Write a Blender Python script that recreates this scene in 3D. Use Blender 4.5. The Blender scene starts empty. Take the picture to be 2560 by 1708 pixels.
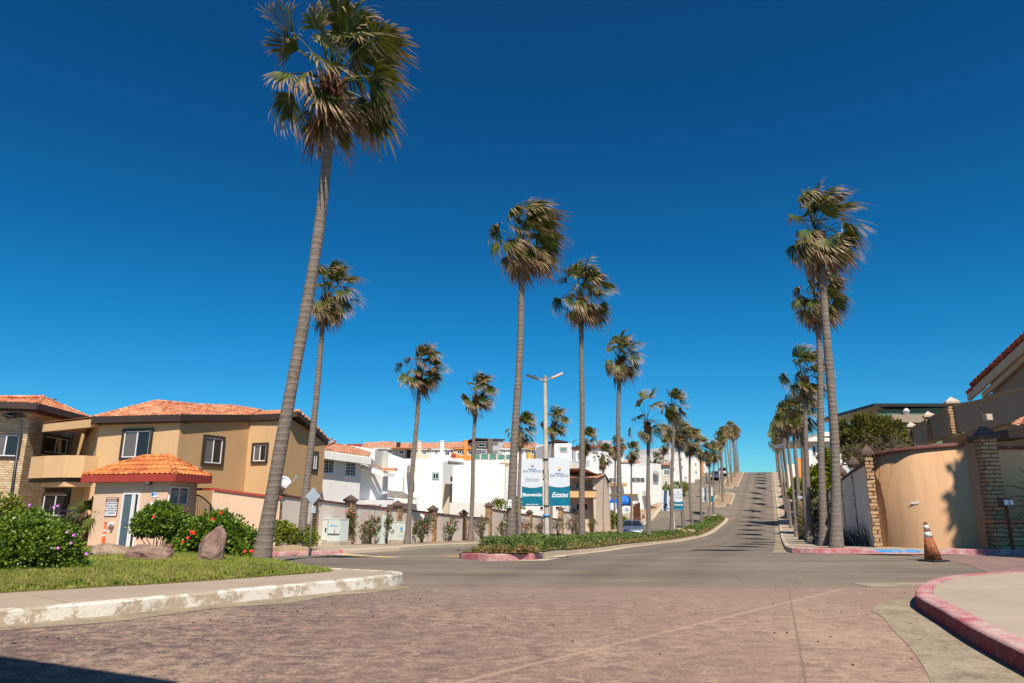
import bpy, math, random
from mathutils import Vector, Matrix, noise
from mathutils.geometry import tessellate_polygon
rnd = random.Random(7)
SC = bpy.context.scene
COL = SC.collection
PI = math.pi
R = math.radians

# ------------------------------------------------------------------ camera model (a 24 mm lens held at 1.2 m)
CAMZ = 1.2
PITCH = math.atan(0.2419)
FPX = 1706.7
def P(px, py, Y):
    """world point on the sight line of photo pixel (px,py) at distance Y"""
    dx = (px-1280)/FPX; dv = (854-py)/FPX
    c, s = math.cos(PITCH), math.sin(PITCH)
    t = Y/(c-dv*s)
    return Vector((dx*t, Y, CAMZ+t*(s+dv*c)))

# ------------------------------------------------------------------ terrain
def smooth_interp(tab):
    xs = [a for a, b in tab]; ys = [b for a, b in tab]; n = len(xs)
    d = [(ys[i+1]-ys[i])/(xs[i+1]-xs[i]) for i in range(n-1)]
    m = [d[0]]+[0 if d[i-1]*d[i] <= 0 else 2*d[i-1]*d[i]/(d[i-1]+d[i]) for i in range(1, n-1)]+[d[-1]]
    def f(x):
        if x <= xs[0]: return ys[0]
        if x >= xs[-1]: return ys[-1]
        k = 0
        while x > xs[k+1]: k += 1
        h = xs[k+1]-xs[k]; t = (x-xs[k])/h
        return ((2*t**3-3*t*t+1)*ys[k]+(t**3-2*t*t+t)*h*m[k]+(-2*t**3+3*t*t)*ys[k+1]+(t**3-t*t)*h*m[k+1])
    return f
zR = smooth_interp([(-50, 0), (17, 0), (20, -.05), (23, -.17), (27, -.40), (33, -.62), (40, -.85), (50, -1.15), (58, -1.26), (67, -1.12), (77, -.76), (92, -.1), (105, 1.35), (119, 3.0), (132, 5.0), (150, 7.25), (172, 9.5), (185, 9.7), (230, 8), (330, 2), (2000, 0)])
zL = smooth_interp([(-50, 0), (16, 0), (19.5, -.25), (23, -.55), (27, -.58), (31.5, -.61), (34.3, -.7), (38.6, -.87), (42.6, -.97), (47, -1.1), (51, -1.2), (60, -1.27), (72, -1.62), (82, -1.58), (93, -1.0), (103, .82), (124, 4.1), (141, 6.1), (165, 8.85), (185, 9.5), (230, 8), (330, 2), (2000, 0)])
zH = smooth_interp([(-50, 0), (16, 0), (19, -.1), (24, -.40), (30, -.47), (45, -.8), (60, -.9), (75, .5), (95, 4.2), (115, 8.3), (125, 9.1), (170, 10.2), (230, 8), (330, 2), (2000, 0)])
def sst(a, b, x):
    t = max(0, min(1, (x-a)/(b-a))); return t*t*(3-2*t)
def KX(Y): return .2702+.37422*Y          # x of the right-hand kerb of the hill road
def gz(X, Y):
    off = X-KX(Y)
    t = max(0, min(1, (off+21.5)/21.5))
    z = zL(Y)*(1-t)+zR(Y)*t
    h = sst(22, 31, -off) if off < -22 else 0
    if Y > 45: h *= 1-sst(45, 60, Y)*(1-sst(26, 46, -off))
    return z*(1-h)+zH(Y)*h
def G(px, py, dz=0):
    """where the sight line of a photo pixel meets the ground (plus dz)"""
    lo, hi = 2.0, 260.0
    Y = lo; prev = None
    while Y < hi:
        p = P(px, py, Y); d = p.z-gz(p.x, p.y)-dz
        if d <= 0:
            a, b = prev, Y
            for _ in range(30):
                m = (a+b)/2; q = P(px, py, m)
                if q.z-gz(q.x, q.y)-dz > 0: a = m
                else: b = m
            return P(px, py, (a+b)/2)
        prev = Y; Y += .5
    return P(px, py, hi)
def fixp(x, Y, h=1.2):
    """flat-ground point from a first reading of its photo position"""
    px = 1280+1707*x/Y; py = 1267+1707*h/Y; d = P(px, py, 1.0); k = h/(CAMZ-d.z)
    return (d.x*k, k)

# ------------------------------------------------------------------ mesh builder
class MB:
    def __init__(s): s.v = []; s.f = []; s.m = []; s.c = []; s.cv = 0.0; s.sm = []
    def vert(s, p, c=None):
        s.v.append((p[0], p[1], p[2])); s.c.append(s.cv if c is None else c); return len(s.v)-1
    def face(s, idx, m=0, smooth=False): s.f.append(tuple(idx)); s.m.append(m); s.sm.append(smooth)
    def quad(s, a, b, c, d, m=0, smooth=False):
        s.face([s.vert(a), s.vert(b), s.vert(c), s.vert(d)], m, smooth)
    def box(s, lo, hi, m=0, M=None):
        x0, y0, z0 = lo; x1, y1, z1 = hi
        ps = [(x0,y0,z0),(x1,y0,z0),(x1,y1,z0),(x0,y1,z0),(x0,y0,z1),(x1,y0,z1),(x1,y1,z1),(x0,y1,z1)]
        if M is not None: ps = [M @ Vector(p) for p in ps]
        i = [s.vert(p) for p in ps]
        for q in ((0,3,2,1),(4,5,6,7),(0,1,5,4),(1,2,6,5),(2,3,7,6),(3,0,4,7)): s.face([i[k] for k in q], m)
    def prism(s, poly, z0, z1, m=0, top=True, bottom=True):
        """poly CCW list of (x,y); z0,z1 numbers or per-vertex lists"""
        n = len(poly)
        Z0 = z0 if isinstance(z0, (list, tuple)) else [z0]*n
        Z1 = z1 if isinstance(z1, (list, tuple)) else [z1]*n
        a = [s.vert((p[0], p[1], Z0[i])) for i, p in enumerate(poly)]
        b = [s.vert((p[0], p[1], Z1[i])) for i, p in enumerate(poly)]
        for i in range(n):
            j = (i+1) % n; s.face([a[i], a[j], b[j], b[i]], m)
        if top:
            for t in tessellate_polygon([[Vector((p[0], p[1], 0)) for p in poly]]): s.face([b[k] for k in t], m)
        if bottom:
            for t in tessellate_polygon([[Vector((p[0], p[1], 0)) for p in poly]]): s.face([a[k] for k in reversed(t)], m)
    def tube(s, pts, rads, n=8, m=0, cap=True, smooth=True, cs=None):
        pts = [Vector(p) for p in pts]
        if not isinstance(rads, (list, tuple)): rads = [rads]*len(pts)
        rings = []; up = None
        for i, p in enumerate(pts):
            d = (pts[min(i+1, len(pts)-1)]-pts[max(i-1, 0)])
            if d.length < 1e-9: d = Vector((0, 0, 1))
            d.normalize()
            if up is None: up = Vector((1, 0, 0)) if abs(d.x) < .8 else Vector((0, 1, 0))
            a = up-d*up.dot(d); a.normalize(); b = d.cross(a); up = a
            rings.append([s.vert(p+(a*math.cos(2*PI*k/n)+b*math.sin(2*PI*k/n))*rads[i], cs[i] if cs else None) for k in range(n)])
        for i in range(len(rings)-1):
            for k in range(n):
                s.face([rings[i][k], rings[i][(k+1)%n], rings[i+1][(k+1)%n], rings[i+1][k]], m, smooth)
        if cap:
            s.face(list(reversed(rings[0])), m); s.face(rings[-1], m)
    def lathe(s, prof, c, n=16, m=0, smooth=True, M=None, cap=True):
        rings = []
        for r, z in prof:
            ring = []
            for k in range(n):
                p = Vector((r*math.cos(2*PI*k/n), r*math.sin(2*PI*k/n), z))
                if M is not None: p = M @ p
                ring.append(s.vert((p[0]+c[0], p[1]+c[1], p[2]+c[2])))
            rings.append(ring)
        for i in range(len(rings)-1):
            for k in range(n): s.face([rings[i][k], rings[i][(k+1)%n], rings[i+1][(k+1)%n], rings[i+1][k]], m, smooth)
        if cap:
            s.face(list(reversed(rings[0])), m); s.face(rings[-1], m)
    def build(s, name, mats, parent=None, bevel=0, shift=None):
        me = bpy.data.meshes.new(name)
        o = bpy.data.objects.new(name, me); COL.objects.link(o)
        off = Vector((0, 0, 0))
        if parent is not None:
            o.parent = parent
            r = parent
            while r is not None: off += r.location; r = r.parent
        elif shift is not None:
            off = Vector(shift); o.location = off
        me.from_pydata([(x-off.x, y-off.y, z-off.z) for x, y, z in s.v], [], s.f)
        if not isinstance(mats, (list, tuple)): mats = [mats]
        for mm in mats: me.materials.append(mm)
        me.polygons.foreach_set('material_index', s.m)
        me.polygons.foreach_set('use_smooth', s.sm)
        if any(x != 0 for x in s.c):
            at = me.attributes.new('tip', 'FLOAT', 'POINT'); at.data.foreach_set('value', s.c)
        me.update()
        if bevel:
            b = o.modifiers.new('bevel', 'BEVEL'); b.width = bevel; b.segments = 2; b.limit_method = 'ANGLE'
        return o
def tag(o, label=None, cat=None, group=None, kind=None):
    if label: o['label'] = label
    if cat: o['category'] = cat
    if group: o['group'] = group
    if kind: o['kind'] = kind
    return o
def thing(name, loc, label, cat, group=None):
    o = bpy.data.objects.new(name, None); COL.objects.link(o); o.location = loc
    o.empty_display_size = .3
    return tag(o, label, cat, group)
def copy_tree(o, loc, label=None, rz=0, group=None, scale=None):
    r = o.copy(); COL.objects.link(r); r.location = loc; r.rotation_euler = (0, 0, rz)
    if scale: r.scale = scale
    if label: r['label'] = label
    if group: r['group'] = group
    for ch in list(o.children):
        c = ch.copy(); COL.objects.link(c); c.parent = r
        for g in list(ch.children):
            d = g.copy(); COL.objects.link(d); d.parent = c
    return r

# ------------------------------------------------------------------ materials
class NT:
    def __init__(s, name):
        s.mat = bpy.data.materials.new(name); s.mat.use_nodes = True
        s.t = s.mat.node_tree; s.n = s.t.nodes; s.l = s.t.links
        s.bs = s.n['Principled BSDF']
        s.pos = s.n.new('ShaderNodeNewGeometry').outputs['Position']
        s.obj = s.n.new('ShaderNodeTexCoord').outputs['Object']
    def mapping(s, src, scale):
        m = s.n.new('ShaderNodeMapping'); m.inputs['Scale'].default_value = scale; s.l.new(src, m.inputs['Vector']); return m.outputs[0]
    def noise(s, src, scale, detail=4, rough=.55, dist=0):
        a = s.n.new('ShaderNodeTexNoise'); s.l.new(src, a.inputs['Vector'])
        a.inputs['Scale'].default_value = scale; a.inputs['Detail'].default_value = detail; a.inputs['Roughness'].default_value = rough; a.inputs['Distortion'].default_value = dist
        return a.outputs['Fac']
    def voro(s, src, scale, feature='F1', out='Distance', rand=1):
        a = s.n.new('ShaderNodeTexVoronoi'); a.feature = feature; s.l.new(src, a.inputs['Vector']); a.inputs['Scale'].default_value = scale
        a.inputs['Randomness'].default_value = rand
        return a.outputs[out]
    def ramp(s, fac, stops, interp='LINEAR'):
        r = s.n.new('ShaderNodeValToRGB'); s.l.new(fac, r.inputs[0]); e = r.color_ramp.elements; r.color_ramp.interpolation = interp
        while len(e) < len(stops): e.new(.5)
        for i, (p, c) in enumerate(stops):
            e[i].position = p; e[i].color = (c, c, c, 1) if not isinstance(c, (tuple, list)) else (c[0], c[1], c[2], 1)
        return r.outputs[0]
    def mix(s, f, a, b, mode='MIX'):
        m = s.n.new('ShaderNodeMix'); m.data_type = 'RGBA'; m.blend_type = mode
        for k, v in ((0, f), (6, a), (7, b)):
            if hasattr(v, 'is_linked'): s.l.new(v, m.inputs[k])
            elif k == 0: m.inputs[0].default_value = v
            else: m.inputs[k].default_value = (v[0], v[1], v[2], 1)
        return m.outputs[2]
    def math(s, op, a, b=0, clamp=False):
        m = s.n.new('ShaderNodeMath'); m.operation = op; m.use_clamp = clamp
        for k, v in ((0, a), (1, b)):
            if hasattr(v, 'is_linked'): s.l.new(v, m.inputs[k])
            else: m.inputs[k].default_value = v
        return m.outputs[0]
    def attr(s, name='tip'):
        a = s.n.new('ShaderNodeAttribute'); a.attribute_name = name; return a.outputs['Fac']
    def rand(s): return s.n.new('ShaderNodeObjectInfo').outputs['Random']
    def bump(s, h, strength=.3, dist=.02):
        b = s.n.new('ShaderNodeBump'); b.inputs['Strength'].default_value = strength; b.inputs['Distance'].default_value = dist
        s.l.new(h, b.inputs['Height']); s.l.new(b.outputs[0], s.bs.inputs['Normal']); return b
    def done(s, col=None, rough=.8, spec=.3, metal=0):
        if col is not None:
            if hasattr(col, 'is_linked'): s.l.new(col, s.bs.inputs['Base Color'])
            else: s.bs.inputs['Base Color'].default_value = (col[0], col[1], col[2], 1)
        if hasattr(rough, 'is_linked'): s.l.new(rough, s.bs.inputs['Roughness'])
        else: s.bs.inputs['Roughness'].default_value = rough
        s.bs.inputs['Specular IOR Level'].default_value = spec; s.bs.inputs['Metallic'].default_value = metal
        return s.mat
def sc(c, k): return tuple(x*k for x in c)
def m_plain(name, col, rough=.6, spec=.4, metal=0, var=.12, scale=3, bump=0, bscale=40):
    t = NT(name)
    n = t.noise(t.pos, scale, 5, .6)
    c = t.ramp(n, [(.3, sc(col, 1-var)), (.7, sc(col, 1+var))])
    if bump: t.bump(t.noise(t.pos, bscale, 3), bump, .01)
    return t.done(c, rough, spec, metal)
def m_stucco(name, col, streak=.12, bump=.35, bs=35):
    t = NT(name)
    n1 = t.noise(t.pos, .7, 5, .6); n2 = t.noise(t.mapping(t.pos, (3, 3, .35)), 1.1, 5, .65); n3 = t.noise(t.pos, 14, 4, .6)
    c = t.ramp(n1, [(.3, sc(col, 1-.06)), (.7, sc(col, 1+.05))])
    dirty = t.ramp(n2, [(.5, 0), (.78, 1)])
    c = t.mix(t.math('MULTIPLY', dirty, streak*2.2), c, (col[0]*.6, col[1]*.57, col[2]*.52))
    c = t.mix(t.math('MULTIPLY', n3, .12), c, sc(col, .7))
    t.bump(t.noise(t.pos, bs, 4, .6), bump, .012)
    return t.done(c, .9, .15)
def m_tile(name, a, b, d):
    t = NT(name)
    v = t.voro(t.mapping(t.pos, (1, 1, .6)), 3.2, 'F1', 'Color')
    s1 = t.n.new('ShaderNodeSeparateColor'); t.l.new(v, s1.inputs[0])
    n = t.noise(t.pos, 9, 5, .65)
    c = t.ramp(s1.outputs[0], [(0, d), (.45, a), (1, b)])
    c = t.mix(t.ramp(n, [(.55, 0), (.8, .55)]), c, (d[0]*.8, d[1]*.85, d[2]*.9))
    t.bump(n, .25, .01)
    return t.done(c, .85, .2)
def m_stone(name, a, b, mortar, sx=2.6, sz=9.0, wall=False):
    """stacked ledge stone: courses from a brick texture broken up by noise; works on any vertical face"""
    t = NT(name)
    sp = t.n.new('ShaderNodeSeparateXYZ'); t.l.new(t.pos, sp.inputs[0])
    u = t.math('ADD', sp.outputs[0], t.math('MULTIPLY', sp.outputs[1], .9))
    cb = t.n.new('ShaderNodeCombineXYZ'); t.l.new(u, cb.inputs[0])
    nz = t.noise(t.pos, 4.5, 2, .5)
    t.l.new(t.math('ADD', sp.outputs[2], t.math('MULTIPLY', nz, .05)), cb.inputs[1])
    br = t.n.new('ShaderNodeTexBrick'); t.l.new(cb.outputs[0], br.inputs['Vector'])
    br.inputs['Scale'].default_value = 1; br.inputs['Brick Width'].default_value = 1/sx; br.inputs['Row Height'].default_value = 1/sz
    br.inputs['Mortar Size'].default_value = .012; br.inputs['Mortar Smooth'].default_value = .4
    br.inputs['Color1'].default_value = (0, 0, 0, 1); br.inputs['Color2'].default_value = (1, 1, 1, 1); br.inputs['Mortar'].default_value = (.5, .5, .5, 1)
    br.offset = .37; br.squash = 1.4; br.squash_frequency = 3
    n = t.noise(t.pos, 18, 4, .6)
    c = t.mix(br.outputs['Color'], a, b)
    c = t.mix(t.math('MULTIPLY', n, .6), c, sc(a, .55))
    c = t.mix(br.outputs['Fac'], c, mortar)
    h = t.math('ADD', t.math('MULTIPLY', br.outputs['Fac'], -1.2), t.math('ADD', br.outputs['Color'], n))
    t.bump(h, .9, .035)
    return t.done(c, .9, .15)

M = {}
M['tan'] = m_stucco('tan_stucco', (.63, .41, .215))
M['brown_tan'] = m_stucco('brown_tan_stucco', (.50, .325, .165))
M['pink'] = m_stucco('pink_stucco', (.68, .48, .33))
M['curved'] = m_stucco('orange_tan_stucco', (.52, .315, .175), .22)
M['wallpanel'] = m_stucco('pale_plaster', (.68, .60, .52), .10)
M['white'] = m_stucco('white_stucco', (.82, .81, .78), .03)
M['white2'] = m_stucco('offwhite_stucco', (.76, .73, .66), .05)
M['cream'] = m_stucco('cream_stucco', (.68, .60, .48), .05)
M['beige'] = m_stucco('beige_stucco', (.60, .48, .38), .06)
M['orange'] = m_stucco('orange_stucco', (.72, .30, .08), .05)
M['yellow'] = m_stucco('amber_stucco', (.80, .38, .02), .05)
M['greyst'] = m_stucco('grey_stucco', (.42, .41, .42), .05)
M['brownst'] = m_stucco('brown_grey_stucco', (.33, .26, .20), .12, .6)
M['green'] = m_stucco('green_stucco', (.12, .19, .13), .1)
M['tile'] = m_tile('clay_tile', (.58, .235, .12), (.70, .37, .22), (.38, .14, .075))
M['tile_or'] = m_tile('orange_clay_tile', (.56, .19, .055), (.64, .26, .09), (.36, .11, .045))
M['tile_old'] = m_tile('weathered_clay_tile', (.52, .25, .15), (.60, .33, .21), (.30, .15, .10))
M['tile_dk'] = m_tile('dark_red_tile', (.30, .08, .06), (.36, .11, .08), (.18, .05, .04))
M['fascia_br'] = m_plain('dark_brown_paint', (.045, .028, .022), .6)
M['fascia_red'] = m_plain('red_paint', (.36, .045, .03), .6, bump=.2)
M['coping'] = m_plain('maroon_coping', (.13, .055, .045), .8, .2, var=.3, scale=6, bump=.4)
M['stonep'] = m_stone('ledge_stone', (.52, .31, .16), (.66, .45, .27), (.10, .06, .04))
M['stoneh'] = m_stone('sandstone_veneer', (.58, .40, .21), (.80, .67, .47), (.30, .22, .15), 2.6, 8.5)
M['cap'] = m_plain('brown_concrete_cap', (.12, .08, .065), .85, .2, var=.2)
M['capw'] = m_plain('pale_cap', (.52, .42, .33), .85, .2)
M['vinyl'] = m_plain('white_vinyl', (.78, .79, .78), .35, .5, var=.03)
M['blackm'] = m_plain('black_metal', (.02, .02, .022), .45, .5)
M['galv'] = m_plain('galvanised_steel', (.42, .44, .46), .45, .5, .6)
M['signback'] = m_plain('bare_aluminium', (.50, .54, .58), .4, .5, .3)
M['concpole'] = m_plain('concrete_pole', (.52, .46, .38), .85, .2, var=.25, scale=2.5, bump=.3)
M['cabinet'] = m_plain('cabinet_paint', (.60, .66, .63), .5, .4, var=.06)
M['conc'] = m_plain('cast_concrete', (.42, .36, .30), .9, .2, var=.2, scale=3, bump=.4)
M['curtain'] = m_plain('window_blind', (.30, .28, .25), .9, .1)
def m_glass(name, col, rough=.06):
    t = NT(name); return t.done(col, rough, .45)
M['glass'] = m_glass('dark_glass', (.018, .02, .025))
M['glassb'] = m_glass('blue_glass', (.08, .12, .15))
M['glassg'] = m_glass('screened_glass', (.13, .12, .115), .3)
M['glassgr'] = m_glass('green_glass', (.10, .25, .20), .15)
def m_road():
    t = NT('asphalt'); sp = t.n.new('ShaderNodeSeparateXYZ'); t.l.new(t.pos, sp.inputs[0])
    n1 = t.noise(t.pos, .28, 7, .62); n2 = t.noise(t.pos, 70, 3, .6); nm = t.noise(t.pos, 9, 6, .7); n3 = t.noise(t.mapping(t.pos, (.25, 1, 1)), 1.2, 6, .65)
    c = t.ramp(n1, [(.3, (.135, .112, .088)), (.5, (.175, .145, .114)), (.7, (.225, .188, .148))])
    c = t.mix(t.ramp(nm, [(.46, 0), (.66, .45)]), c, (.105, .088, .072))
    c = t.mix(t.ramp(n2, [(.45, 0), (.75, .6)]), c, (.30, .255, .205))
    c = t.mix(t.ramp(n3, [(.50, 0), (.66, .6)]), c, (.105, .09, .075))
    n4 = t.noise(t.mapping(t.pos, (.10, .9, 1)), 1.0, 7, .7); c = t.mix(t.ramp(n4, [(.48, 0), (.64, .7)]), c, (.265, .215, .155))
    # wheel tracks polished along the hill road, sandy dust near the apron and by the kerbs
    off = t.math('SUBTRACT', sp.outputs[0], t.math('MULTIPLY', sp.outputs[1], .3742))
    for x0 in (-1.7, -3.3, -5.0):
        d = t.math('ABSOLUTE', t.math('SUBTRACT', off, x0)); c = t.mix(t.math('MULTIPLY', t.ramp(d, [(.1, .40), (.7, 0)]), t.ramp(n3, [(.35, .4), (.6, 1)])), c, (.095, .08, .068))
    dn = t.math('SUBTRACT', 12.6, t.math('ADD', sp.outputs[1], t.math('MULTIPLY', t.math('SUBTRACT', n1, .5), 6)))
    c = t.mix(t.math('MULTIPLY', t.ramp(dn, [(0, 0), (1, .55)]), t.ramp(nm, [(.38, .3), (.58, 1)])), c, (.27, .195, .145))
    v = t.voro(t.mix(.12, t.pos, t.n.new('ShaderNodeTexNoise').outputs['Color']), .28, 'DISTANCE_TO_EDGE')
    c = t.mix(t.math('MULTIPLY', t.ramp(v, [(0, 1), (.005, 0)]), .18), c, (.07, .06, .05))
    sp1 = t.ramp(t.voro(t.pos, 1.1, 'SMOOTH_F1'), [(.05, .5), (.14, 0)]); c = t.mix(t.math('MULTIPLY', sp1, .6), c, (.07, .058, .05))
    t.bump(t.math('ADD', n2, t.math('MULTIPLY', nm, .5)), .6, .014)
    return t.done(c, .9, .2)
M['road'] = m_road()
def m_stamped():
    t = NT('stamped_red_concrete')
    wn = t.n.new('ShaderNodeTexNoise'); t.l.new(t.pos, wn.inputs['Vector']); wn.inputs['Scale'].default_value = 1.7; wn.inputs['Detail'].default_value = 5
    vm = t.n.new('ShaderNodeVectorMath'); vm.operation = 'SCALE'; t.l.new(wn.outputs['Color'], vm.inputs[0]); vm.inputs['Scale'].default_value = .55
    va = t.n.new('ShaderNodeVectorMath'); t.l.new(t.pos, va.inputs[0]); t.l.new(vm.outputs[0], va.inputs[1])
    sp = t.n.new('ShaderNodeSeparateXYZ'); t.l.new(t.pos, sp.inputs[0])
    big = t.noise(t.pos, .45, 3, .5)
    f1 = t.noise(t.mapping(t.pos, (1.0, 1.2, 1)), 6, 8, .72, .3); f2 = t.noise(t.pos, 34, 5, .7)
    fine = t.math('ADD', t.math('MULTIPLY', f1, .55), t.math('MULTIPLY', f2, .45))
    grit = t.noise(t.pos, 90, 3, .6)
    wear = t.noise(t.pos, 2.2, 7, .7)
    # left lane is worn to grey, right lane keeps its red
    lr = t.math('ADD', t.math('MULTIPLY', sp.outputs[0], -.16), t.math('ADD', t.math('MULTIPLY', t.math('SUBTRACT', wear, .5), 1.6), .42), True)
    red = t.ramp(fine, [(.38, (.215, .138, .107)), (.5, (.305, .198, .150)), (.62, (.39, .265, .198))])
    grey = t.ramp(fine, [(.44, (.105, .076, .07)), (.505, (.16, .113, .10)), (.56, (.285, .185, .142))])
    c = t.mix(lr, red, grey)
    sandy = t.ramp(t.math('ADD', t.math('MULTIPLY', fine, .6), t.math('MULTIPLY', big, .5)), [(.56, 0), (.66, .6)])
    c = t.mix(sandy, c, (.44, .32, .225))
    sand = t.ramp(t.math('ADD', sp.outputs[1], t.math('MULTIPLY', t.math('SUBTRACT', wear, .5), 5)), [(0, 0), (1, 1)])
    edge = t.ramp(t.math('MULTIPLY', t.math('SUBTRACT', t.math('ADD', sp.outputs[1], t.math('MULTIPLY', t.math('SUBTRACT', wear, .5), 5)), 8.2), .45), [(0, 0), (1, .75)])
    c = t.mix(t.math('MULTIPLY', edge, t.ramp(fine, [(.4, .35), (.6, 1)])), c, (.24, .185, .145))
    e = t.voro(va.outputs[0], 1.9, 'DISTANCE_TO_EDGE')
    crack = t.math('MULTIPLY', t.ramp(e, [(.008, 1), (.026, 0)]), t.ramp(t.noise(t.pos, 1.6, 3, .5), [(.40, 0), (.52, 1)]))
    c = t.mix(t.math('MULTIPLY', crack, .45), c, (.44, .32, .21))
    # two construction joints in the slab
    j1 = t.math('ABSOLUTE', t.math('SUBTRACT', sp.outputs[0], t.math('ADD', t.math('MULTIPLY', sp.outputs[1], .372), t.math('ADD', .10, t.math('MULTIPLY', wear, .04)))))
    joint = t.ramp(j1, [(.006, 1), (.016, 0)])
    c = t.mix(t.math('MULTIPLY', joint, .65), c, (.17, .12, .085))
    j2 = t.math('ABSOLUTE', t.math('SUBTRACT', sp.outputs[1], t.math('ADD', t.math('MULTIPLY', sp.outputs[0], 1.05), t.math('ADD', 5.55, t.math('MULTIPLY', wear, .1)))))
    c = t.mix(t.math('MULTIPLY', t.ramp(j2, [(.02, 1), (.06, 0)]), .5), c, (.48, .33, .24))
    dots = t.ramp(t.voro(t.pos, 5.5), [(.015, 1), (.03, 0)])
    c = t.mix(t.math('MULTIPLY', dots, .8), c, (.03, .025, .02))
    h = t.math('ADD', t.math('MULTIPLY', fine, .8), t.math('ADD', t.math('MULTIPLY', grit, .35), t.math('MULTIPLY', crack, -.5)))
    t.bump(h, .55, .02)
    return t.done(c, .8, .25)
M['stamped'] = m_stamped()
def m_walk(name, col, joint=0):
    t = NT(name)
    n1 = t.noise(t.pos, .8, 6, .65); n2 = t.noise(t.pos, 50, 3)
    c = t.ramp(n1, [(.3, sc(col, .84)), (.7, sc(col, 1.1))])
    c = t.mix(t.math('MULTIPLY', n2, .25), c, sc(col, .6))
    st = t.ramp(t.noise(t.pos, 2.5, 6, .7), [(.6, 0), (.75, .4)])
    c = t.mix(st, c, sc(col, .7))
    t.bump(n2, .3, .01)
    return t.done(c, .9, .2)
M['walk'] = m_walk('sidewalk_concrete', (.40, .32, .245))
M['walk2'] = m_walk('tan_sidewalk_concrete', (.42, .345, .26))
def m_gutter():
    t = NT('stained_gutter_concrete'); n = t.noise(t.pos, 2.2, 8, .75); n2 = t.noise(t.pos, 26, 6, .75)
    c = t.ramp(n, [(.35, (.22, .175, .125)), (.5, (.33, .27, .19)), (.68, (.42, .345, .25))]); c = t.mix(t.ramp(n2, [(.5, 0), (.66, .75)]), c, (.12, .095, .07))
    t.bump(n2, .6, .015); return t.done(c, .92, .15)
M['gutter'] = m_gutter()
M['dirt'] = m_walk('bare_earth', (.34, .24, .15))
def m_kerb(name, paint, base, thr=.5, sharp=.03):
    t = NT(name)
    n = t.noise(t.pos, 4.5, 8, .72); n2 = t.noise(t.pos, 30, 4, .6); n3 = t.noise(t.pos, 1.1, 3, .5)
    k = t.ramp(t.math('ADD', t.math('MULTIPLY', n, .7), t.math('MULTIPLY', n3, .3)), [(thr-sharp, 0), (thr+sharp, 1)])
    b = t.ramp(n2, [(.3, sc(base, .8)), (.7, sc(base, 1.15))])
    pc = t.ramp(n2, [(.3, sc(paint, .88)), (.7, sc(paint, 1.08))])
    c = t.mix(k, b, pc)
    t.bump(t.math('ADD', n2, t.math('MULTIPLY', k, .4)), .4, .01)
    return t.done(c, .8, .25)
M['kerb_white'] = m_kerb('chipped_white_kerb_paint', (.64, .60, .53), (.40, .325, .24), .48, .025)
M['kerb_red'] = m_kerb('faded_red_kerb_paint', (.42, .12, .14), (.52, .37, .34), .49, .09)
M['kerb_red_side'] = m_kerb('shaded_red_kerb_paint', (.20, .022, .04), (.20, .09, .085), .43, .05)  # less worn red, darkened so the colour also carries the kerb face's shade
M['kerb_conc'] = m_walk('kerb_concrete', (.52, .43, .32))
def m_grass(name, cols, dead, sc1=1.2):
    t = NT(name)
    n = t.noise(t.pos, sc1, 5, .65); r = t.noise(t.pos, 60, 2)
    c = t.ramp(n, [(.3, cols[0]), (.5, cols[1]), (.7, cols[2])])
    c = t.mix(t.ramp(t.math('ADD', t.math('MULTIPLY', r, .5), t.math('MULTIPLY', t.noise(t.pos, 4, 4), .5)), [(.5, 0), (.62, .75)]), c, dead)
    return t.done(c, .75, .25)
M['grass'] = m_grass('lawn_grass', [(.10, .17, .015), (.18, .25, .025), (.28, .30, .045)], (.55, .43, .18))
M['soil'] = m_plain('lawn_soil', (.13, .11, .04), .95, .1, var=.4, scale=5)
def m_leaf(name, a, b, tip=None, k=0.0, sp=.35, tr=.15, rough=.5):
    t = NT(name)
    n = t.noise(t.pos, 6, 3, .6); rn = t.rand()
    c = t.ramp(n, [(.32, a), (.68, b)])
    if tip: c = t.mix(t.ramp(t.attr(), [(.0, 0), (1, 1)]), c, tip)
    m = t.done(c, rough, sp)
    if tr:
        # thin leaves let some light through
        tl = t.n.new('ShaderNodeBsdfTranslucent'); t.l.new(c, tl.inputs[0])
        mx = t.n.new('ShaderNodeMixShader'); mx.inputs[0].default_value = tr
        out = t.n['Material Output']
        t.l.new(t.bs.outputs[0], mx.inputs[1]); t.l.new(tl.outputs[0], mx.inputs[2]); t.l.new(mx.outputs[0], out.inputs[0])
    return m
def m_frond(name, green1, green2, straw, tr=.25):
    t = NT(name)
    a = t.attr('tip')
    n = t.noise(t.pos, 3, 3, .6)
    g = t.ramp(n, [(.3, green1), (.7, green2)])
    c = t.mix(t.ramp(a, [(.62, 0), (.86, 1)]), g, straw)
    c = t.mix(t.ramp(a, [(.92, 0), (1, 1)]), c, sc(straw, .55))
    m = t.done(c, .5, .35)
    tl = t.n.new('ShaderNodeBsdfTranslucent'); t.l.new(c, tl.inputs[0])
    mx = t.n.new('ShaderNodeMixShader'); mx.inputs[0].default_value = tr
    t.l.new(t.bs.outputs[0], mx.inputs[1]); t.l.new(tl.outputs[0], mx.inputs[2]); t.l.new(mx.outputs[0], t.n['Material Output'].inputs[0])
    return m
M['frond'] = m_frond('palm_frond', (.035, .05, .008), (.12, .145, .018), (.44, .30, .17))
M['frond_dead'] = m_frond('dry_palm_frond', (.17, .10, .05), (.22, .13, .07), (.30, .19, .11), .1)
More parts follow.
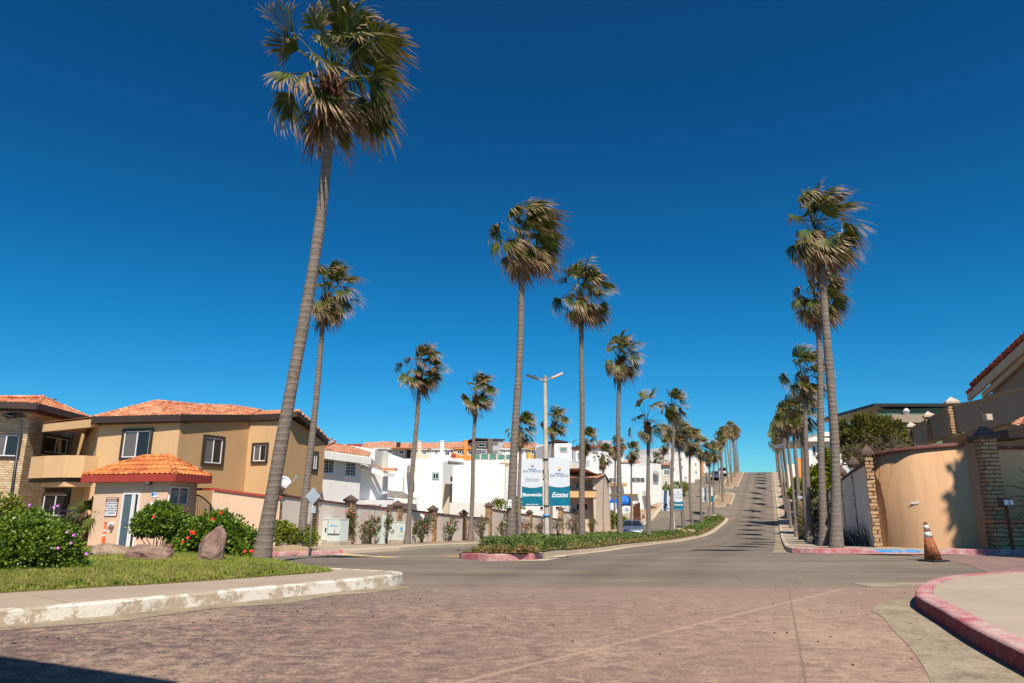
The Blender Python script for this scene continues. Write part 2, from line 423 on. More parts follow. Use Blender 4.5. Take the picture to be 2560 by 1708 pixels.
def m_trunk(name, col, ring=9.0, strg=.9):
    t = NT(name)
    sp = t.n.new('ShaderNodeSeparateXYZ'); t.l.new(t.obj, sp.inputs[0])
    n = t.noise(t.obj, 3, 5, .65); nf = t.noise(t.mapping(t.obj, (1, 1, .18)), 38, 4, .65); nr = t.noise(t.mapping(t.obj, (.4, .4, 6)), 2.2, 4, .6)
    wv = t.math('SINE', t.math('ADD', t.math('MULTIPLY', sp.outputs[2], ring*2*PI), t.math('MULTIPLY', n, 7)))
    ringv = t.ramp(wv, [(.0, 0), (.9, 1)])
    c = t.ramp(nr, [(.3, sc(col, .68)), (.7, sc(col, 1.2))])
    c = t.mix(t.math('MULTIPLY', ringv, .22), c, sc(col, 1.25))
    c = t.mix(t.ramp(nf, [(.5, 0), (.7, .65)]), c, sc(col, .38))
    h = t.math('ADD', t.math('MULTIPLY', ringv, .35), t.math('MULTIPLY', nf, -1.2))
    t.bump(h, strg, .03)
    return t.done(c, .95, .1)
M['trunk'] = m_trunk('palm_bark', (.225, .185, .155), 7.5, .55)
M['crownbase'] = m_plain('fibrous_leaf_bases', (.12, .055, .035), .95, .1, var=.5, scale=14, bump=.8, bscale=60)
M['bark'] = m_plain('shrub_bark', (.13, .10, .075), .9, .1, var=.3)
M['hib'] = m_leaf('glossy_hibiscus_leaf', (.04, .095, .008), (.20, .29, .02), None, sp=.5, rough=.38, tr=.2)
M['hib2'] = m_leaf('yellowish_shrub_leaf', (.09, .14, .01), (.26, .28, .02), None, sp=.45, rough=.4, tr=.2)
M['ground_cover'] = m_leaf('iceplant_leaf', (.05, .10, .018), (.15, .23, .05), (.34, .19, .08), sp=.3, tr=.1)
M['dark_tree'] = m_leaf('cypress_foliage', (.04, .055, .010), (.19, .175, .028), None, sp=.2, tr=.15, rough=.7)
M['dryleaf'] = m_leaf('dry_reddish_leaf', (.16, .10, .05), (.24, .19, .08), None, tr=.1)
M['boug'] = m_leaf('bougainvillea_leaf', (.06, .08, .015), (.16, .17, .04), None, tr=.15)
def m_flat(name, col, rough=.6, spec=.3): 
    t = NT(name); return t.done(col, rough, spec)
M['fl_red'] = m_flat('red_petal', (.75, .03, .02)); M['fl_pink'] = m_flat('magenta_petal', (.62, .04, .12)); M['fl_vio'] = m_flat('violet_petal', (.42, .05, .52))
M['fl_white'] = m_flat('white_petal_eye', (.8, .7, .8))
# ------------------------------------------------------------------ vegetation kit
def frond(mb, base, az, el, pet, bl, wind, dead, r, nseg=24, fold=0.0):
    d = Vector((math.cos(az)*math.cos(el), math.sin(az)*math.cos(el), math.sin(el)))
    pts = []; p = Vector(base); v = d.copy(); n = 6
    g = .10+.10*max(0, math.cos(el))
    for i in range(n+1):
        pts.append(p.copy()); p = p+v*(pet/n); v = (v+Vector((wind*.10, 0, -g))).normalized()
    side0 = v.cross(Vector((0, 0, 1)))
    if side0.length < .05: side0 = Vector((1, 0, 0))
    side0.normalize()
    mb.cv = .3+.6*dead
    for i in range(n):
        w0 = .028-.012*i/n; w1 = .028-.012*(i+1)/n
        a = mb.vert(pts[i]-side0*w0, mb.cv); b = mb.vert(pts[i]+side0*w0, mb.cv); c = mb.vert(pts[i+1]+side0*w1, mb.cv); e = mb.vert(pts[i+1]-side0*w1, mb.cv)
        u0 = mb.vert(pts[i]+Vector((0, 0, -w0)), mb.cv); u1 = mb.vert(pts[i+1]+Vector((0, 0, -w1)), mb.cv)
        mb.face([a, b, c, e], 0, True); mb.face([b, u0, u1, c], 0, True); mb.face([u0, a, e, u1], 0, True)
    o = pts[-1]
    roll = r.uniform(-1.0, 1.0); fd = r.uniform(.12, .62)
    f = v.copy(); s = side0.copy(); nn = s.cross(f).normalized()
    s2 = (s*math.cos(roll)+nn*math.sin(roll)).normalized(); nn = s2.cross(f).normalized()
    span = R(105)*(1-fold*.5)
    K = [0, .15, .35, .56, .68, .80, .90, 1.0]
    stepang = 2*span/nseg
    for i in range(nseg):
        th = -span+stepang*(i+.5)+r.uniform(-.02, .02)
        L = bl*(1-.28*(abs(th)/span)**1.6)*r.uniform(.88, 1.08)
        sd = f*math.cos(th)+s2*math.sin(th)+nn*(.10+.25*fold*abs(math.sin(th)))
        sd.normalize()
        ac = (-f*math.sin(th)+s2*math.cos(th)).normalized()
        up = sd.cross(ac).normalized()
        droop = fd*r.uniform(.7, 1.3)*(1+.6*dead); wk = wind*r.uniform(.3, .75); jx = r.uniform(-.08, .08); jy = r.uniform(-.12, .12)
        prev = None
        for k, t in enumerate(K):
            if t <= .56: hw = L*t*math.tan(stepang/2)*1.03+.004
            else: hw = (L*.56*math.tan(stepang/2)+.004)*max(.10, (1-(t-.56)/.44)**.8)
            q = t*t
            pnt = o+sd*(L*t*(1-.25*droop*q))+Vector((wk*L*q*t+jx*q, jy*q, -droop*L*q*t*.9))
            pl = .35*hw if t <= .57 else 0
            a = mb.vert(pnt-ac*hw+up*pl, min(1, t*.98+.55*dead)); b = mb.vert(pnt+ac*hw-up*pl, min(1, t*.98+.55*dead))
            if prev: mb.face([prev[0], prev[1], b, a], 0, True)
            prev = (a, b)
def crown_mesh(seed, n=34, wind=.55, size=1.0, shag=.5, nseg=24, gap=None):
    r = random.Random(seed); mb = MB(); md = MB()
    for i in range(n):
        u = (i+.5)/n
        az = i*2.39996+r.uniform(-.35, .35)
        el = R(88-116*u**1.25)+r.uniform(-.15, .15)
        dead = 0 if u < .55 else (u-.55)*shag*r.uniform(.4, 1.6)
        pet = (1.08-.72*u+.25*math.sin(PI*u))*r.uniform(.72, 1.12)*size
        bl = (1.12-.40*u)*r.uniform(.75, 1.12)*size
        w = wind*(1.25 if math.cos(az) < 0 else .75)*r.uniform(.6, 1.3)
        base = (.07*math.cos(az), .07*math.sin(az), .55-.55*u)
        frond(mb, base, az, el, pet, bl, w, dead, r, nseg, fold=.9 if (math.cos(az) < -.3 and r.random() < .5) else r.uniform(0, .5))
    for i in range(int(3*shag+1)):
        az = r.uniform(0, 2*PI)
        frond(md, (.08*math.cos(az), .08*math.sin(az), -.15), az, R(r.uniform(-75, -35)), .40*size, .7*size, wind*.5, .7, r, 14, .8)
    return mb, md
def mesh_only(mb, name, mats):
    o = mb.build(name, mats); me = o.data; bpy.data.objects.remove(o); return me
CROWNS = []
for k, (sd, n, wd, shag) in enumerate([(3, 40, .38, .8), (11, 37, .85, .9), (23, 39, .6, .9), (37, 34, .55, 1.0), (41, 31, .75, 1.1), (59, 15, .8, .2), (67, 26, .45, .7), (71, 37, .65, 1.3)]):
    a, b = crown_mesh(sd, n, wd, 1.0 if k != 5 else 1.35, shag, 26 if k < 3 else 20)
    CROWNS.append((mesh_only(a, 'crown', M['frond']), mesh_only(b, 'dead_leaves', M['frond_dead'])))
def leafbase_mb():
    mb = MB(); r = random.Random(5)
    mb.lathe([(.14, -.5), (.15, -.35), (.17, -.15), (.18, .05), (.14, .3), (.05, .5)], (0, 0, 0), 12)
    for i in range(60):
        az = i*2.4; z = -.42+.75*i/60
        c = Vector((math.cos(az), math.sin(az), 0)); p = c*.16+Vector((0, 0, z))
        mb.tube([p, p+c*.10+Vector((0, 0, .10)), p+c*.14+Vector((0, 0, .24))], [.035, .03, .018], 4, smooth=False)
    return mb
LEAFBASE = mesh_only(leafbase_mb(), 'leaf_bases', M['crownbase'])
def inst(name, me, parent, loc=(0, 0, 0), sc_=1, rz=0):
    o = bpy.data.objects.new(name, me); COL.objects.link(o); o.parent = parent; o.location = loc
    o.scale = (sc_,)*3 if not isinstance(sc_, (tuple, list)) else sc_; o.rotation_euler = (0, 0, rz); return o
prnd = random.Random(99)
def palm(X, Y, z, top, label, group, r0=.13, r1=.103, variant=0, cs=.82, rz=0, bow=.0, lift=.52):
    """top = world position of the neck"""
    base = Vector((X, Y, z)); root = thing('fan_palm', base, label, 'palm tree', group)
    top = Vector(top); n = 26; pts = []; rad = []
    H = (top-base).length; ph = prnd.uniform(0, 6)
    for i in range(n+1):
        t = i/n
        p = base.lerp(top, t)
        # palms climb a little more steeply near the top than at the foot
        e = math.sin(PI*t)*bow; p.x += e+.03*math.sin(7*t+ph); p.y += .03*math.cos(5*t+ph)
        pts.append(p); fl = .55*math.exp(-t*H/.55)
        rad.append((r0+(r1-r0)*t)*(1+fl)*(1+.035*math.sin(23*t+ph))*prnd.uniform(.985, 1.015))
    pts.insert(0, pts[0]-Vector((0, 0, .25))); rad.insert(0, rad[0]*1.05)
    mb = MB(); mb.tube(pts, rad, 14); mb.build('trunk', M['trunk'], root)
    cm, dm = CROWNS[variant]
    rel = top-base
    c = inst('crown', cm, root, rel+Vector((0, 0, lift)), (cs, cs, cs*1.08), rz); c.rotation_euler = (prnd.uniform(-.10, .10), prnd.uniform(-.04, .16), rz)
    inst('leaf_bases', LEAFBASE, c, (0, 0, 0), .9)
    inst('dead_leaves', dm, c)
    return root

def leaf(mb, p, d, up, L, W, m=0, c=None):
    """one folded pointed leaf"""
    d = d.normalized(); s = d.cross(up)
    if s.length < 1e-3: s = d.cross(Vector((1, 0, 0)))
    s.normalize(); n = s.cross(d)
    a = mb.vert(p, c); b = mb.vert(p+d*L*.5+s*W-n*W*.25, c); e = mb.vert(p+d*L-n*L*.12, c); f = mb.vert(p+d*L*.5-s*W-n*W*.25, c); g = mb.vert(p+d*L*.5+n*W*.1, c)
    mb.face([a, b, g], m); mb.face([b, e, g], m); mb.face([e, f, g], m); mb.face([f, a, g], m)
def rdir(r):
    z = r.uniform(-1, 1); a = r.uniform(0, 2*PI); q = math.sqrt(1-z*z); return Vector((q*math.cos(a), q*math.sin(a), z))
def foliage(mb, blobs, n, L, W, r, clump=7, shell=.55, ns=1.4, zmin=None):
    """leaf clumps spread through overlapping uneven lobes: blobs = [(x,y,z,rx,ry,rz)]"""
    vol = [b[3]*b[4]*b[5] for b in blobs]; tot = sum(v**.667 for v in vol)
    for b, v in zip(blobs, vol):
        k = int(n*v**.667/tot/clump)
        for _ in range(k):
            d = rdir(r); rr = (shell+(1-shell)*r.random()**.6)
            q = 1+.28*noise.noise(Vector((d.x*ns*1.7+b[0], d.y*ns*1.7+b[1], d.z*ns*1.7+b[2]*2)))+.12*noise.noise(d*5+Vector(b[:3]))
            c = Vector((b[0]+d.x*b[3]*rr*q, b[1]+d.y*b[4]*rr*q, b[2]+d.z*b[5]*rr*q))
            if zmin is not None and c.z < zmin: c.z = zmin+r.random()*.1
            for __ in range(clump):
                o = rdir(r); p = c+o*L*r.uniform(.2, 1.1)
                dd = (o+d*.7+Vector((0, 0, .25)))
                leaf(mb, p, dd, (d+rdir(r)*.9), L*r.uniform(.7, 1.25), W*r.uniform(.8, 1.2))
def flower(mb, p, d, s, m=0, n=5):
    d = d.normalized(); a = d.orthogonal().normalized(); b = d.cross(a)
    for k in range(n):
        t = 2*PI*k/n; q = a*math.cos(t)+b*math.sin(t); w = a*math.cos(t+PI/2)+b*math.sin(t+PI/2)
        mb.quad(p, p+q*s*.6+w*s*.42+d*s*.3, p+q*s*1.1+d*s*.15, p+q*s*.6-w*s*.42+d*s*.3, m)
def bush(name, label, cat, base, blobs, n, L, W, mat, flowers=None, stems=6, seed=1, group=None, shell=.5):
    r = random.Random(seed); base = Vector(base)
    root = thing(name, base, label, cat, group)
    bl = [(base.x+b[0], base.y+b[1], base.z+b[2], b[3], b[4], b[5]) for b in blobs]
    mb = MB(); foliage(mb, bl, n, L, W, r, zmin=base.z+.02, shell=shell); mb.build('foliage', mat, root)
    if stems:
        ms = MB()
        for k in range(stems):
            b = bl[k % len(bl)]; e = Vector((b[0]+r.uniform(-.6, .6)*b[3], b[1]+r.uniform(-.6, .6)*b[4], b[2]+r.uniform(-.2, .5)*b[5]))
            p0 = base+Vector((r.uniform(-.12, .12), r.uniform(-.12, .12), -.03)); mid = p0.lerp(e, .45)+Vector((r.uniform(-.1, .1), r.uniform(-.1, .1), .05))
            w = .022*max(.5, b[5]/.6); ms.tube([p0, mid, e], [w, w*.75, w*.3], 6)
        ms.build('stems', M['bark'], root)
    if flowers:
        for (x, y, z, s, mt) in flowers:
            mf = MB(); p = Vector((x, y, z)); flower(mf, p, Vector((rnd.uniform(-.4, .4), -1, rnd.uniform(.1, .8))), s*.62); 
            flower(mf, p+Vector((0, -.01, 0)), Vector((0, -1, .3)), s*.25, 1)
            mf.build('flower', [M[mt], M['fl_white'] if mt == 'fl_vio' else M[mt]], root)
    return root
def rock(name, label, base, size, seed, rz=0, tilt=0, mat=None, sub=4, group=None, peak=None):
    import bmesh
    bm = bmesh.new(); bmesh.ops.create_icosphere(bm, subdivisions=sub, radius=1)
    rr = random.Random(seed); off = Vector((rr.uniform(0, 50), rr.uniform(0, 50), 0))
    planes = [(rdir(rr), rr.uniform(.62, .9)) for _ in range(9)]
    for v in bm.verts:
        p = v.co.copy()
        for n, d in planes:
            k = p.dot(n)-d
            if k > 0: p -= n*k*.85
        p *= 1+.12*noise.noise(p*1.6+off)+.05*noise.noise(p*5+off)+.02*noise.noise(p*13+off)
        if peak and p.z > 0: 
            w = max(.1, 1-p.z*peak); p.x *= w; p.y *= w
        v.co = p
    me = bpy.data.meshes.new(name); bm.to_mesh(me); bm.free()
    me.materials.append(mat or M['rock'])
    o = bpy.data.objects.new(name, me); COL.objects.link(o)
    me.transform(Matrix.Rotation(rz, 4, 'Z') @ Matrix.Rotation(tilt, 4, 'Y') @ Matrix.Diagonal((size[0], size[1], size[2], 1)))
    o.location = base
    return tag(o, label, 'rock', group)
def m_rock(name, a, b, c):
    t = NT(name); n = t.noise(t.pos, 2.6, 8, .7); n2 = t.noise(t.pos, 14, 6, .7)
    col = t.ramp(n, [(.32, a), (.5, b), (.68, c)])
    col = t.mix(t.ramp(n2, [(.5, 0), (.72, .5)]), col, sc(a, .5))
    t.bump(t.math('ADD', n, t.math('MULTIPLY', n2, .6)), .9, .05)
    return t.done(col, .9, .2)
M['rock'] = m_rock('brown_boulder', (.16, .10, .085), (.27, .17, .135), (.38, .27, .21))
M['rock2'] = m_rock('tan_boulder', (.24, .16, .11), (.36, .26, .18), (.46, .35, .25))

# ------------------------------------------------------------------ building kit
def roof_plane(mb, A, B, C, D, tw=.26, course=.38, h=.05, m=0, sub=4):
    """tiled slope: eave A->B, upper edge D->C"""
    A, B, C, D = map(Vector, (A, B, C, D))
    e = (B-A); L = e.length; e.normalize()
    n = e.cross(((C+D)/2-A)); n.normalize()
    if n.z < 0: n = -n
    up = n.cross(e)
    if up.z < 0: up = -up
    cu, cv = (C-A).dot(e), (C-A).dot(up); du, dv = (D-A).dot(e), (D-A).dot(up)
    V = max(cv, dv); rows = max(1, int(round(V/course)))
    u0 = min(0, du); u1 = max(L, cu)
    nc = max(2, int((u1-u0)/tw)*sub); nc = min(nc, 420)
    vs = []
    for k in range(rows): vs += [(k*V/rows, .035), ((k+1)*V/rows, 0.0)]
    prev = None
    for v, lift in vs:
        vl = min(v, dv if dv > 0 else V); vr = min(v, cv if cv > 0 else V)
        ul = du*(vl/dv) if dv > 1e-6 else du; ur = L+(cu-L)*(vr/cv) if cv > 1e-6 else cu
        row = []
        for i in range(nc+1):
            u = u0+(u1-u0)*i/nc; uu = min(max(u, ul), ur)
            w = abs(math.sin(PI*u/tw)) if 1e-6 < (ur-ul) else 0
            hh = h*(w**.7)+lift
            row.append(mb.vert(A+e*uu+up*v+n*hh))
        if prev:
            for i in range(nc): mb.face([prev[i], prev[i+1], row[i+1], row[i]], m, False)
        prev = row
def ridge(mb, p, q, r=.09, m=0):
    p, q = Vector(p), Vector(q); L = (q-p).length; k = max(1, int(L/.38))
    for i in range(k):
        a = p.lerp(q, i/k); b = p.lerp(q, (i+1.12)/k); mb.tube([a, b], [r*1.1, r*.88], 8, m)
def beam(mb, p, q, h, t, m=0, drop=0):
    """vertical board along p->q, top at the points"""
    p, q = Vector(p), Vector(q); d = (q-p); d.z = 0; d.normalize(); s = Vector((-d.y, d.x, 0))*t/2
    z = Vector((0, 0, h)); k = Vector((0, 0, drop)); p = p-k; q = q-k
    ids = [mb.vert(x) for x in (p-s-z, q-s-z, q+s-z, p+s-z, p-s, q-s, q+s, p+s)]
    for f in ((0,3,2,1),(4,5,6,7),(0,1,5,4),(1,2,6,5),(2,3,7,6),(3,0,4,7)): mb.face([ids[i] for i in f], m)
class Face:
    """vertical wall plane from A to B (world x,y), seen with A on the left; out points to the viewer"""
    def __init__(s, A, B):
        s.A = Vector((A[0], A[1], 0)); s.B = Vector((B[0], B[1], 0)); s.e = (s.B-s.A).normalized(); s.L = (s.B-s.A).length
        s.n = Vector((s.e.y, -s.e.x, 0))
        s.M = Matrix(((s.e.x, s.n.x, 0, s.A.x), (s.e.y, s.n.y, 0, s.A.y), (0, 0, 1, 0), (0, 0, 0, 1)))
    def hit(s, px, py):
        d = P(px, py, 1.0)-Vector((0, 0, CAMZ))
        t = s.n.dot(s.A-Vector((0, 0, 0)))/s.n.dot(Vector((d.x, d.y, 0)))
        w = Vector((0, 0, CAMZ))+d*t
        return (w-s.A).dot(s.e), w.z
def lbox(mb, F, x0, x1, y0, y1, z0, z1, m=0):
    if x1 < x0: x0, x1 = x1, x0
    mb.box((x0, y0, z0), (x1, y1, z1), m, F.M)
def window(root, F, x0, y0, x1, y1, px=True, fr=.12, frm='fascia_br', depth=.09, sash='vinyl', glass='glass', mull=1, bars=(0, 0), curtain=False, name='window', sill=None, flat=False):
    if px: s0, z1 = F.hit(x0, y0); s1, z0 = F.hit(x1, y1)
    else: s0, z1, s1, z0 = x0, y0, x1, y1
    if s1 < s0: s0, s1 = s1, s0
    sw = min(.05, (s1-s0)*.08)
    mb = MB()
    for a, b, c, d in ((s0, s1, z1-sw, z1), (s0, s1, z0, z0+sw), (s0, s0+sw, z0+sw, z1-sw), (s1-sw, s1, z0+sw, z1-sw)): lbox(mb, F, a, b, -.02, .045, c, d)
    for k in range(mull):
        c = s0+(s1-s0)*(k+1)/(mull+1); lbox(mb, F, c-sw*.5, c+sw*.5, -.02, .04, z0+sw, z1-sw)
    bx, bz = bars
    for k in range(bx):
        c = s0+(s1-s0)*(k+1)/(bx+1); lbox(mb, F, c-.012, c+.012, -.02, .03, z0+sw, z1-sw)
    for k in range(bz):
        c = z0+(z1-z0)*(k+1)/(bz+1); lbox(mb, F, s0+sw, s1-sw, -.02, .028, c-.012, c+.012)
    w = mb.build(name, M[sash], root)
    g = MB(); lbox(g, F, s0+sw*.5, s1-sw*.5, -.03, .012, z0+sw*.5, z1-sw*.5); g.build('pane', M[glass], w)
    if curtain:
        g = MB(); lbox(g, F, s0+sw, (s0+s1)/2-sw*.6, .0125, .02, z0+sw, z1-sw); g.build('screen', M['glassg'], w)
    if fr:
        f = MB()
        for a, b, c, d in ((s0-fr, s1+fr, z1, z1+fr), (s0-fr, s1+fr, z0-fr, z0), (s0-fr, s0, z0, z1), (s1, s1+fr, z0, z1)): lbox(f, F, a, b, -.02, depth, c, d)
        f.build('frame', M[frm], w)
    if sill:
        f = MB(); lbox(f, F, s0-.1, s1+.1, -.02, .14, z0-.12, z0-.001); f.build('sill', M[sill], w)
    return w
def wallmesh(root, poly, z0, z1, mat, name='wall'):
    mb = MB(); mb.prism(poly, z0, z1); return mb.build(name, mat if not isinstance(mat, str) else M[mat], root)
def text_mb(s, size, F, x, z, out, mat, root, align='CENTER', shear=0, name='lettering', ext=.004, offset=0, sx=1):
    cu = bpy.data.curves.new(name, 'FONT'); cu.body = s; cu.size = size; cu.align_x = align; cu.shear = shear; cu.extrude = ext; cu.offset = offset; cu.resolution_u = 3
    tmp = bpy.data.objects.new('t', cu); COL.objects.link(tmp)
    dg = bpy.context.evaluated_depsgraph_get(); me = bpy.data.meshes.new_from_object(tmp.evaluated_get(dg))
    bpy.data.objects.remove(tmp)
    o = bpy.data.objects.new(name, me); COL.objects.link(o); me.materials.clear(); me.materials.append(M[mat])
    off = Vector((0, 0, 0)); r = root
    while r is not None: off += r.location; r = r.parent
    # text plane (x right, y up) -> wall face
    T = F.M @ Matrix.Translation((x, out, z)) @ Matrix(((sx, 0, 0, 0), (0, 0, 1, 0), (0, 1, 0, 0), (0, 0, 0, 1)))
    me.transform(Matrix.Translation(-off) @ T)
    if T.determinant() < 0: me.flip_normals()
    o.parent = root; return o
M['ink'] = m_flat('black_ink', (.03, .03, .035)); M['ink_b'] = m_flat('slate_blue_ink', (.20, .27, .42)); M['ink_g'] = m_flat('grey_ink', (.30, .28, .27))
M['ink_w'] = m_flat('white_ink', (.85, .86, .86)); M['ink_cy'] = m_flat('sky_blue_ink', (.03, .33, .70)); M['ink_rb'] = m_flat('royal_blue_ink', (.02, .12, .45)); M['ink_y'] = m_flat('amber_ink', (.85, .45, .06))
M['paper'] = m_flat('white_panel', (.72, .74, .76), .45); M['maroon'] = m_flat('maroon_panel', (.16, .02, .03), .5); M['fl_or'] = m_flat('orange_plastic', (.80, .11, .02), .5)
M['reflw'] = m_flat('reflective_white', (.70, .70, .68), .4)
# ------------------------------------------------------------------ setting
def strip(name, pa, pb, dz, mat, nw=2, label=None, kind='structure', step=1.6, join=False, mb=None, zf=None):
    """sheet between two polylines of (x,y), draped on the terrain at dz"""
    def resample(p, n):
        L = [0]
        for a, b in zip(p, p[1:]): L.append(L[-1]+math.hypot(b[0]-a[0], b[1]-a[1]))
        out = []
        for i in range(n+1):
            t = L[-1]*i/n; k = 0
            while k < len(L)-2 and t > L[k+1]: k += 1
            f = (t-L[k])/max(1e-9, L[k+1]-L[k]); out.append((p[k][0]+(p[k+1][0]-p[k][0])*f, p[k][1]+(p[k+1][1]-p[k][1])*f))
        return out
    La = sum(math.hypot(b[0]-a[0], b[1]-a[1]) for a, b in zip(pa, pa[1:])); Lb = sum(math.hypot(b[0]-a[0], b[1]-a[1]) for a, b in zip(pb, pb[1:]))
    n = max(2, int(max(La, Lb)/step)); A = resample(pa, n); B = resample(pb, n)
    own = mb is None
    if own: mb = MB()
    prev = None
    for a, b in zip(A, B):
        row = []
        for k in range(nw+1):
            t = k/nw; x = a[0]+(b[0]-a[0])*t; y = a[1]+(b[1]-a[1])*t; row.append(mb.vert((x, y, gz(x, y)+dz+(zf(x, y, t) if zf else 0))))
        if prev:
            for k in range(nw): mb.face([prev[k], prev[k+1], row[k+1], row[k]], 0, True)
        prev = row
    if own:
        o = mb.build(name, mat); tag(o, label, kind=kind); return o
def smoothline(pts, n=6):
    P_ = [Vector((p[0], p[1], 0)) for p in pts]; out = []
    for i in range(len(P_)-1):
        p0 = P_[max(i-1, 0)]; p1 = P_[i]; p2 = P_[i+1]; p3 = P_[min(i+2, len(P_)-1)]
        for k in range(n):
            t = k/n
            q = .5*((2*p1)+(p2-p0)*t+(2*p0-5*p1+4*p2-p3)*t*t+(3*p1-p0-3*p2+p3)*t**3); out.append((q.x, q.y))
    out.append((P_[-1].x, P_[-1].y)); return out
def kerb(name, pts, mat, side=1, h=.15, w=.15, label=None, hs=None, side_mat=None):
    """kerb along pts; side=+1: raised pavement lies to the left of travel"""
    mb = MB(); n = len(pts); prev = None
    for i, p in enumerate(pts):
        a = Vector(pts[max(i-1, 0)]); b = Vector(pts[min(i+1, n-1)]); d = (b-a).normalized(); s = Vector((-d.y, d.x))*side
        z = gz(p[0], p[1]); hh = h if hs is None else hs[i]
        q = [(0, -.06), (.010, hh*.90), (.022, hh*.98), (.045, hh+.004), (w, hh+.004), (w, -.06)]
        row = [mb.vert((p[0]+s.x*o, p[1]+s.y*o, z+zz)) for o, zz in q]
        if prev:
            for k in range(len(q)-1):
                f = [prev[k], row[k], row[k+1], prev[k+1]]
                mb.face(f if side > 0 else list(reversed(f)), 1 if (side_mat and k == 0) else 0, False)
        else: mb.face(row if side < 0 else list(reversed(row)), 0)
        prev = row
    mb.face(prev if side > 0 else list(reversed(prev)), 0)
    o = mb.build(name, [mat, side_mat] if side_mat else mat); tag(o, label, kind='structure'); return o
def frange(a, b, s):
    n = max(1, int(round((b-a)/s))); return [a+(b-a)*i/n for i in range(n+1)]
YS = frange(-60, 0, 10)[:-1]+frange(0, 60, 1.5)[:-1]+frange(60, 200, 2)[:-1]+frange(200, 340, 7)[:-1]+[340, 420, 600, 1000, 2000]
# ground
mb = MB(); prev = None
for Y in YS:
    row = []
    for o in [-1600, -700, -300, -200, -150, -120, -100, -85, -72, -62, -54, -48, -44, -40, -37, -34, -31, -28, -26, -24, -22, -20, -17, -14, -10, -6, -2, 2, 5, 9, 14, 22, 34, 55, 100, 220, 600, 1600]:
        x = KX(max(-60, min(Y, 340)))+o; row.append(mb.vert((x, Y, gz(x, Y)-.07)))
    if prev:
        for k in range(len(row)-1): mb.face([prev[k], prev[k+1], row[k+1], row[k]], 0, True)
    prev = row
tag(mb.build('ground', M['dirt']), kind='structure')
def eb(x): return 10.95+.16*noise.noise(Vector((x*.7, 2, 0)))+.07*noise.noise(Vector((x*3.1, 5, 0)))+.03*noise.noise(Vector((x*9, 7, 0)))
# asphalt
mb = MB(); prev = None
for Y in [10.95]+frange(11.8, 27.8, .8)+frange(28.6, 60, 1.2)+frange(62, 230, 2):
    if Y < 27.2: xl = -46
    else: xl = -46+(KX(Y)-17.69+46)*min(1, (Y-27.2)/2.2)
    if Y < 18.9: xr = 46
    else: xr = KX(Y)+.6
    row = []
    for k in range(31):
        x = xl+(xr-xl)*k/30
        y = Y
        if Y == 10.95: y = 10.75
        row.append(mb.vert((x, y, gz(x, y))))
    if prev:
        for k in range(30): mb.face([prev[k], prev[k+1], row[k+1], row[k]], 0, True)
    prev = row
tag(mb.build('asphalt_road', M['road']), kind='structure')
# stamped concrete apron in front
mb = MB(); xs = frange(-24, 16, .08)
A = [mb.vert((x, eb(x), .004)) for x in xs]; B = [mb.vert((x, -14, .004)) for x in xs]
for k in range(len(xs)-1): mb.face([B[k], B[k+1], A[k+1], A[k]])
tag(mb.build('stamped_paving', M['stamped']), kind='structure')
# pavers in the mouth of the side street, right
def m_pavers():
    t = NT('reddish_pavers'); br = t.n.new('ShaderNodeTexBrick'); t.l.new(t.pos, br.inputs['Vector'])
    br.inputs['Scale'].default_value = 1; br.inputs['Brick Width'].default_value = .6; br.inputs['Row Height'].default_value = .6; br.inputs['Mortar Size'].default_value = .012
    br.inputs['Color1'].default_value = (.22, .14, .125, 1); br.inputs['Color2'].default_value = (.27, .175, .15, 1); br.inputs['Mortar'].default_value = (.12, .08, .07, 1)
    n = t.noise(t.pos, 1.3, 5); c = t.mix(t.ramp(n, [(.4, 0), (.7, .5)]), br.outputs['Color'], (.20, .16, .14)); t.bump(t.noise(t.pos, 40, 3), .4, .01); return t.done(c, .85, .2)
mb = MB(); mb.prism([fixp(8.2, 11.5), fixp(9.2, 11.7), (30, 11.5), (30, 17.95), fixp(9.75, 16.8), fixp(9.6, 14.9), fixp(9.25, 13.7)], -.02, .005, bottom=False)
for i, v in enumerate(mb.v):
    if v[2] > 0: mb.v[i] = (v[0], v[1], .006)
tag(mb.build('side_street_pavers', m_pavers()), kind='structure')
# near right island: sidewalk + red kerb + gutter
rk = smoothline([fixp(*p) if p[1] > 4 else p for p in [(3.0, 2.6), (3.45, 4.2), (3.92, 5.75), (4.32, 6.85), (4.62, 7.7), (4.85, 8.2), (5.35, 8.95), (6.15, 9.85), (7.0, 10.45), (8.2, 10.95), (9.8, 11.2), (14, 11.35), (22, 11.4)]], 7)
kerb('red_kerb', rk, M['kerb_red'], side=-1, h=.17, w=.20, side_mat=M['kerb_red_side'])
inner = []
for i, p in enumerate(rk):
    a = Vector(rk[max(i-1, 0)]); b = Vector(rk[min(i+1, len(rk)-1)]); d = (b-a).normalized(); inner.append((p[0]+d.y*.205, p[1]-d.x*.205))
mb = MB(); mb.prism(inner+[(22, 2.6)], -.03, .168, bottom=False); tag(mb.build('sidewalk', M['walk2']), kind='structure')
